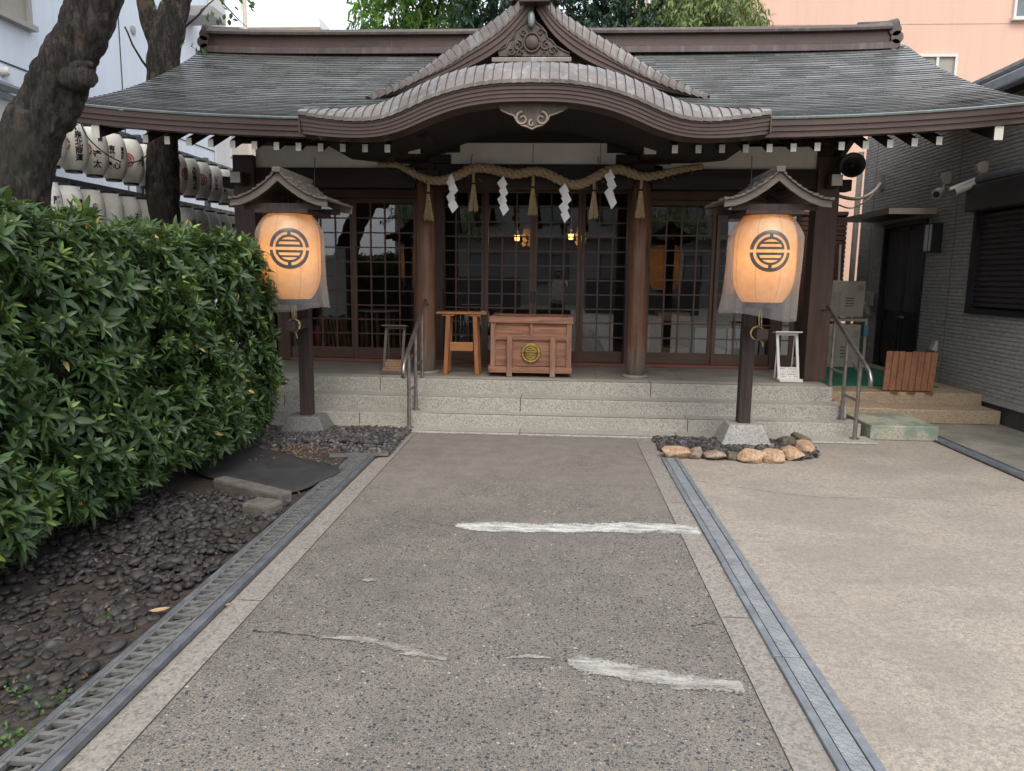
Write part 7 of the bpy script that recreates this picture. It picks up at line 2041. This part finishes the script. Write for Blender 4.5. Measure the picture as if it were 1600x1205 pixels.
# ================================================================ the street side behind the visitor (seen mirrored in the glass)
ab = thing('apartment_block', 'white apartment block across the street, mirrored in the shrine doors', 'building', (1, -22, 0))
MB().bx(-9, 9, -30, -22, 0, 7.4).build('wall', MAT['street_wall'], ab)
for i in range(5):
    for k in range(2): window(ab, -8.5+3.6*i, -6.7+3.6*i, 1.2+3.2*k, 2.7+3.2*k, -22, 'y', 'dark_metal', 1, s=1, blind='win_glass')
MB().bx(-9, 9, -21.99, -21.2, 3.6, 3.75).build('ledge', MAT['trim_grey'], ab)
gw = thing('garden_wall', 'grey block wall along the street behind the courtyard', 'wall', (0, -13, 0))
MB().bx(-8, -1.6, -13.2, -13, 0, 1.5).build('wall_face', MAT['found'], gw); MB().bx(1.2, 6, -13.2, -13, 0, 1.5).build('wall_face', MAT['found'], gw)
for x, y, s, lab in ((-4.4, -9.5, 1.0, 'broad tree behind the visitor on the left, mirrored in the doors'), (4.2, -11.5, 1.1, 'broad tree behind the visitor on the right, mirrored in the doors')):
    back = thing('street_tree', lab, 'tree', (x, y, 0), 'trees at the street side')
    b = MB(); trunk_mesh(b, [Vector((x, y, -.1)), Vector((x+.1, y, 1.4)), Vector((x+.2, y, 2.6)), Vector((x+.1, y, 4.2))], [.2, .16, .13, .05], 14, .1, x, 5)
    for k in range(6):
        a = k*1.05; trunk_mesh(b, [Vector((x+.15, y, 2.2+.15*k)), Vector((x+.8*math.cos(a), y+.8*math.sin(a), 3.2)), Vector((x+1.6*math.cos(a), y+1.6*math.sin(a), 3.7))], [.07, .045, .015], 8, .1, 2, 4)
    b.build('trunk', MAT['bark'], back, smooth=True)
    crown_leaves('crown', [((x+1.2*math.cos(k*1.05), y+1.2*math.sin(k*1.05), 3.7), (.9, .9, .6)) for k in range(6)]+[((x, y, 4.6), (1.3, 1.3, .7))], 3200, .14, .055, MAT['tree_leaf'], back)

# ================================================================ the visitor holding the phone (only seen mirrored in the glass doors)
pn = thing('person', 'person in white T-shirt and dark trousers holding a phone, mirrored in the glass doors', 'person', (0, -.45, 0))
def skin(name, joints, edges, mat, root=0, sub=2):
    me = bpy.data.meshes.new(name); me.from_pydata([(x, y+.45, z) for x, y, z, r in joints], edges, [])
    me.materials.append(mat); o = link(name, me, pn)
    md = o.modifiers.new('skin', 'SKIN'); md.use_smooth_shade = True
    for i, j in enumerate(joints):
        sv = me.skin_vertices[0].data[i]; r = j[3]; sv.radius = (r, r) if not isinstance(r, tuple) else r; sv.use_root = (i == root)
    s_ = o.modifiers.new('sub', 'SUBSURF'); s_.levels = sub; s_.render_levels = sub
    return o
J = [(0,-.46,.95,(.15,.10)), (0,-.47,1.12,(.13,.09)), (0,-.46,1.30,(.15,.10)), (0,-.45,1.43,(.09,.07)), (0,-.43,1.49,.052), (0,-.42,1.535,.060), (0,-.405,1.60,(.072,.090)), (0,-.41,1.68,(.070,.085)), (0,-.415,1.725,(.035,.045))]
E_ = [(i, i+1) for i in range(8)]
for s in (-1, 1):
    n0 = len(J); J += [(s*.17,-.46,1.405,.055), (s*.225,-.36,1.21,.043), (s*.20,-.22,1.33,.036), (s*.105,-.10,1.485,.026), (s*.088,-.075,1.525,(.030,.016))]
    E_ += [(2, n0), (n0, n0+1), (n0+1, n0+2), (n0+2, n0+3), (n0+3, n0+4)]
    for k in range(4):                              # fingers curled round the back edge of the phone
        m_ = len(J); x, y, z = s*(.086-.004*k), -.070+.002*k, 1.555-.017*k
        J += [(x,y,z,.0085), (s*(.083),-.045,z+.006,.0080), (s*(.062),-.038,z+.007,.0072)]; E_ += [(n0+4, m_), (m_, m_+1), (m_+1, m_+2)]
    m_ = len(J); J += [(s*.070,-.095,1.530,.010), (s*.052,-.085,1.545,.009)]; E_ += [(n0+4, m_), (m_, m_+1)]
    n1 = len(J); J += [(s*.095,-.46,.86,.085), (s*.10,-.455,.48,.056), (s*.105,-.475,.10,.040), (s*.11,-.40,.04,(.035,.03)), (s*.115,-.31,.03,(.035,.022))]
    E_ += [(0, n1), (n1, n1+1), (n1+1, n1+2), (n1+2, n1+3), (n1+3, n1+4)]
skin('body', J, E_, MAT['skin'])
skin('shirt', [(0,-.46,.90,(.175,.125)), (0,-.47,1.12,(.155,.112)), (0,-.46,1.30,(.172,.122)), (0,-.452,1.42,(.105,.085)), (-.185,-.46,1.395,.080), (-.225,-.39,1.27,.070), (.185,-.46,1.395,.080), (.225,-.39,1.27,.070)], [(0,1),(1,2),(2,3),(2,4),(4,5),(2,6),(6,7)], MAT['cloth_white'])
skin('trousers', [(0,-.46,.96,(.158,.112)), (-.095,-.46,.84,.103), (-.10,-.455,.48,.076), (-.105,-.47,.09,.064), (.095,-.46,.84,.103), (.10,-.455,.48,.076), (.105,-.47,.09,.064)], [(0,1),(1,2),(2,3),(0,4),(4,5),(5,6)], MAT['cloth_dark'])
b = MB()
for s in (-1, 1):
    b = MB(); b.bx(s*.11-.045, s*.11+.045, -.53, -.26, .0, .065); b.build('shoe', MAT['black'], pn, bevel=.02)
    b = MB(); b.lathe([(.002, -.03), (.016, -.02), (.018, .01), (.010, .03), (.002, .034)], 10, (s*.075, -.42, 1.60), Matrix.Scale(.5, 3, (1, 0, 0))); b.build('ear', MAT['skin'], pn, smooth=True)
    b = MB(); b.lathe([(.001, -.006), (.010, -.003), (.012, 0), (.010, .003), (.001, .006)], 10, (s*.030, -.332, 1.615)); b.build('eye', MAT['black'], pn, smooth=True)
b = MB(); b.add([(0, -.33, 1.615), (-.016, -.335, 1.575), (.016, -.335, 1.575), (0, -.305, 1.578)], [(0, 1, 3), (0, 3, 2), (1, 2, 3), (0, 2, 1)]); b.build('nose', MAT['skin'], pn)
b = MB(); b.tube([(-.024, -.334, 1.548), (0, -.326, 1.547), (.024, -.334, 1.548)], [.003, .006, .003], 8); b.build('mouth', MAT['lip'], pn, smooth=True)
b = MB(); b.lathe([(.084, 1.59), (.092, 1.63), (.088, 1.68), (.066, 1.725), (.03, 1.748), (.002, 1.75)], 20, (0, 0, 0), None, True, lambda r, z, q: r*(1.0 if math.sin(q) < .5 or z > 1.66 else .55))
b.v = [(x, y*1.12-.425, z) for x, y, z in b.v]; b.build('hair', MAT['black'], pn, smooth=True)
ph = MB().bx(-.076, .076, -.062, -.053, 1.512, 1.588).build('phone', MAT['dark_metal'], None, bevel=.004, loc=(0, -.06, 1.55)); tag(ph, 'dark phone held level in both hands of the person in white', 'phone')
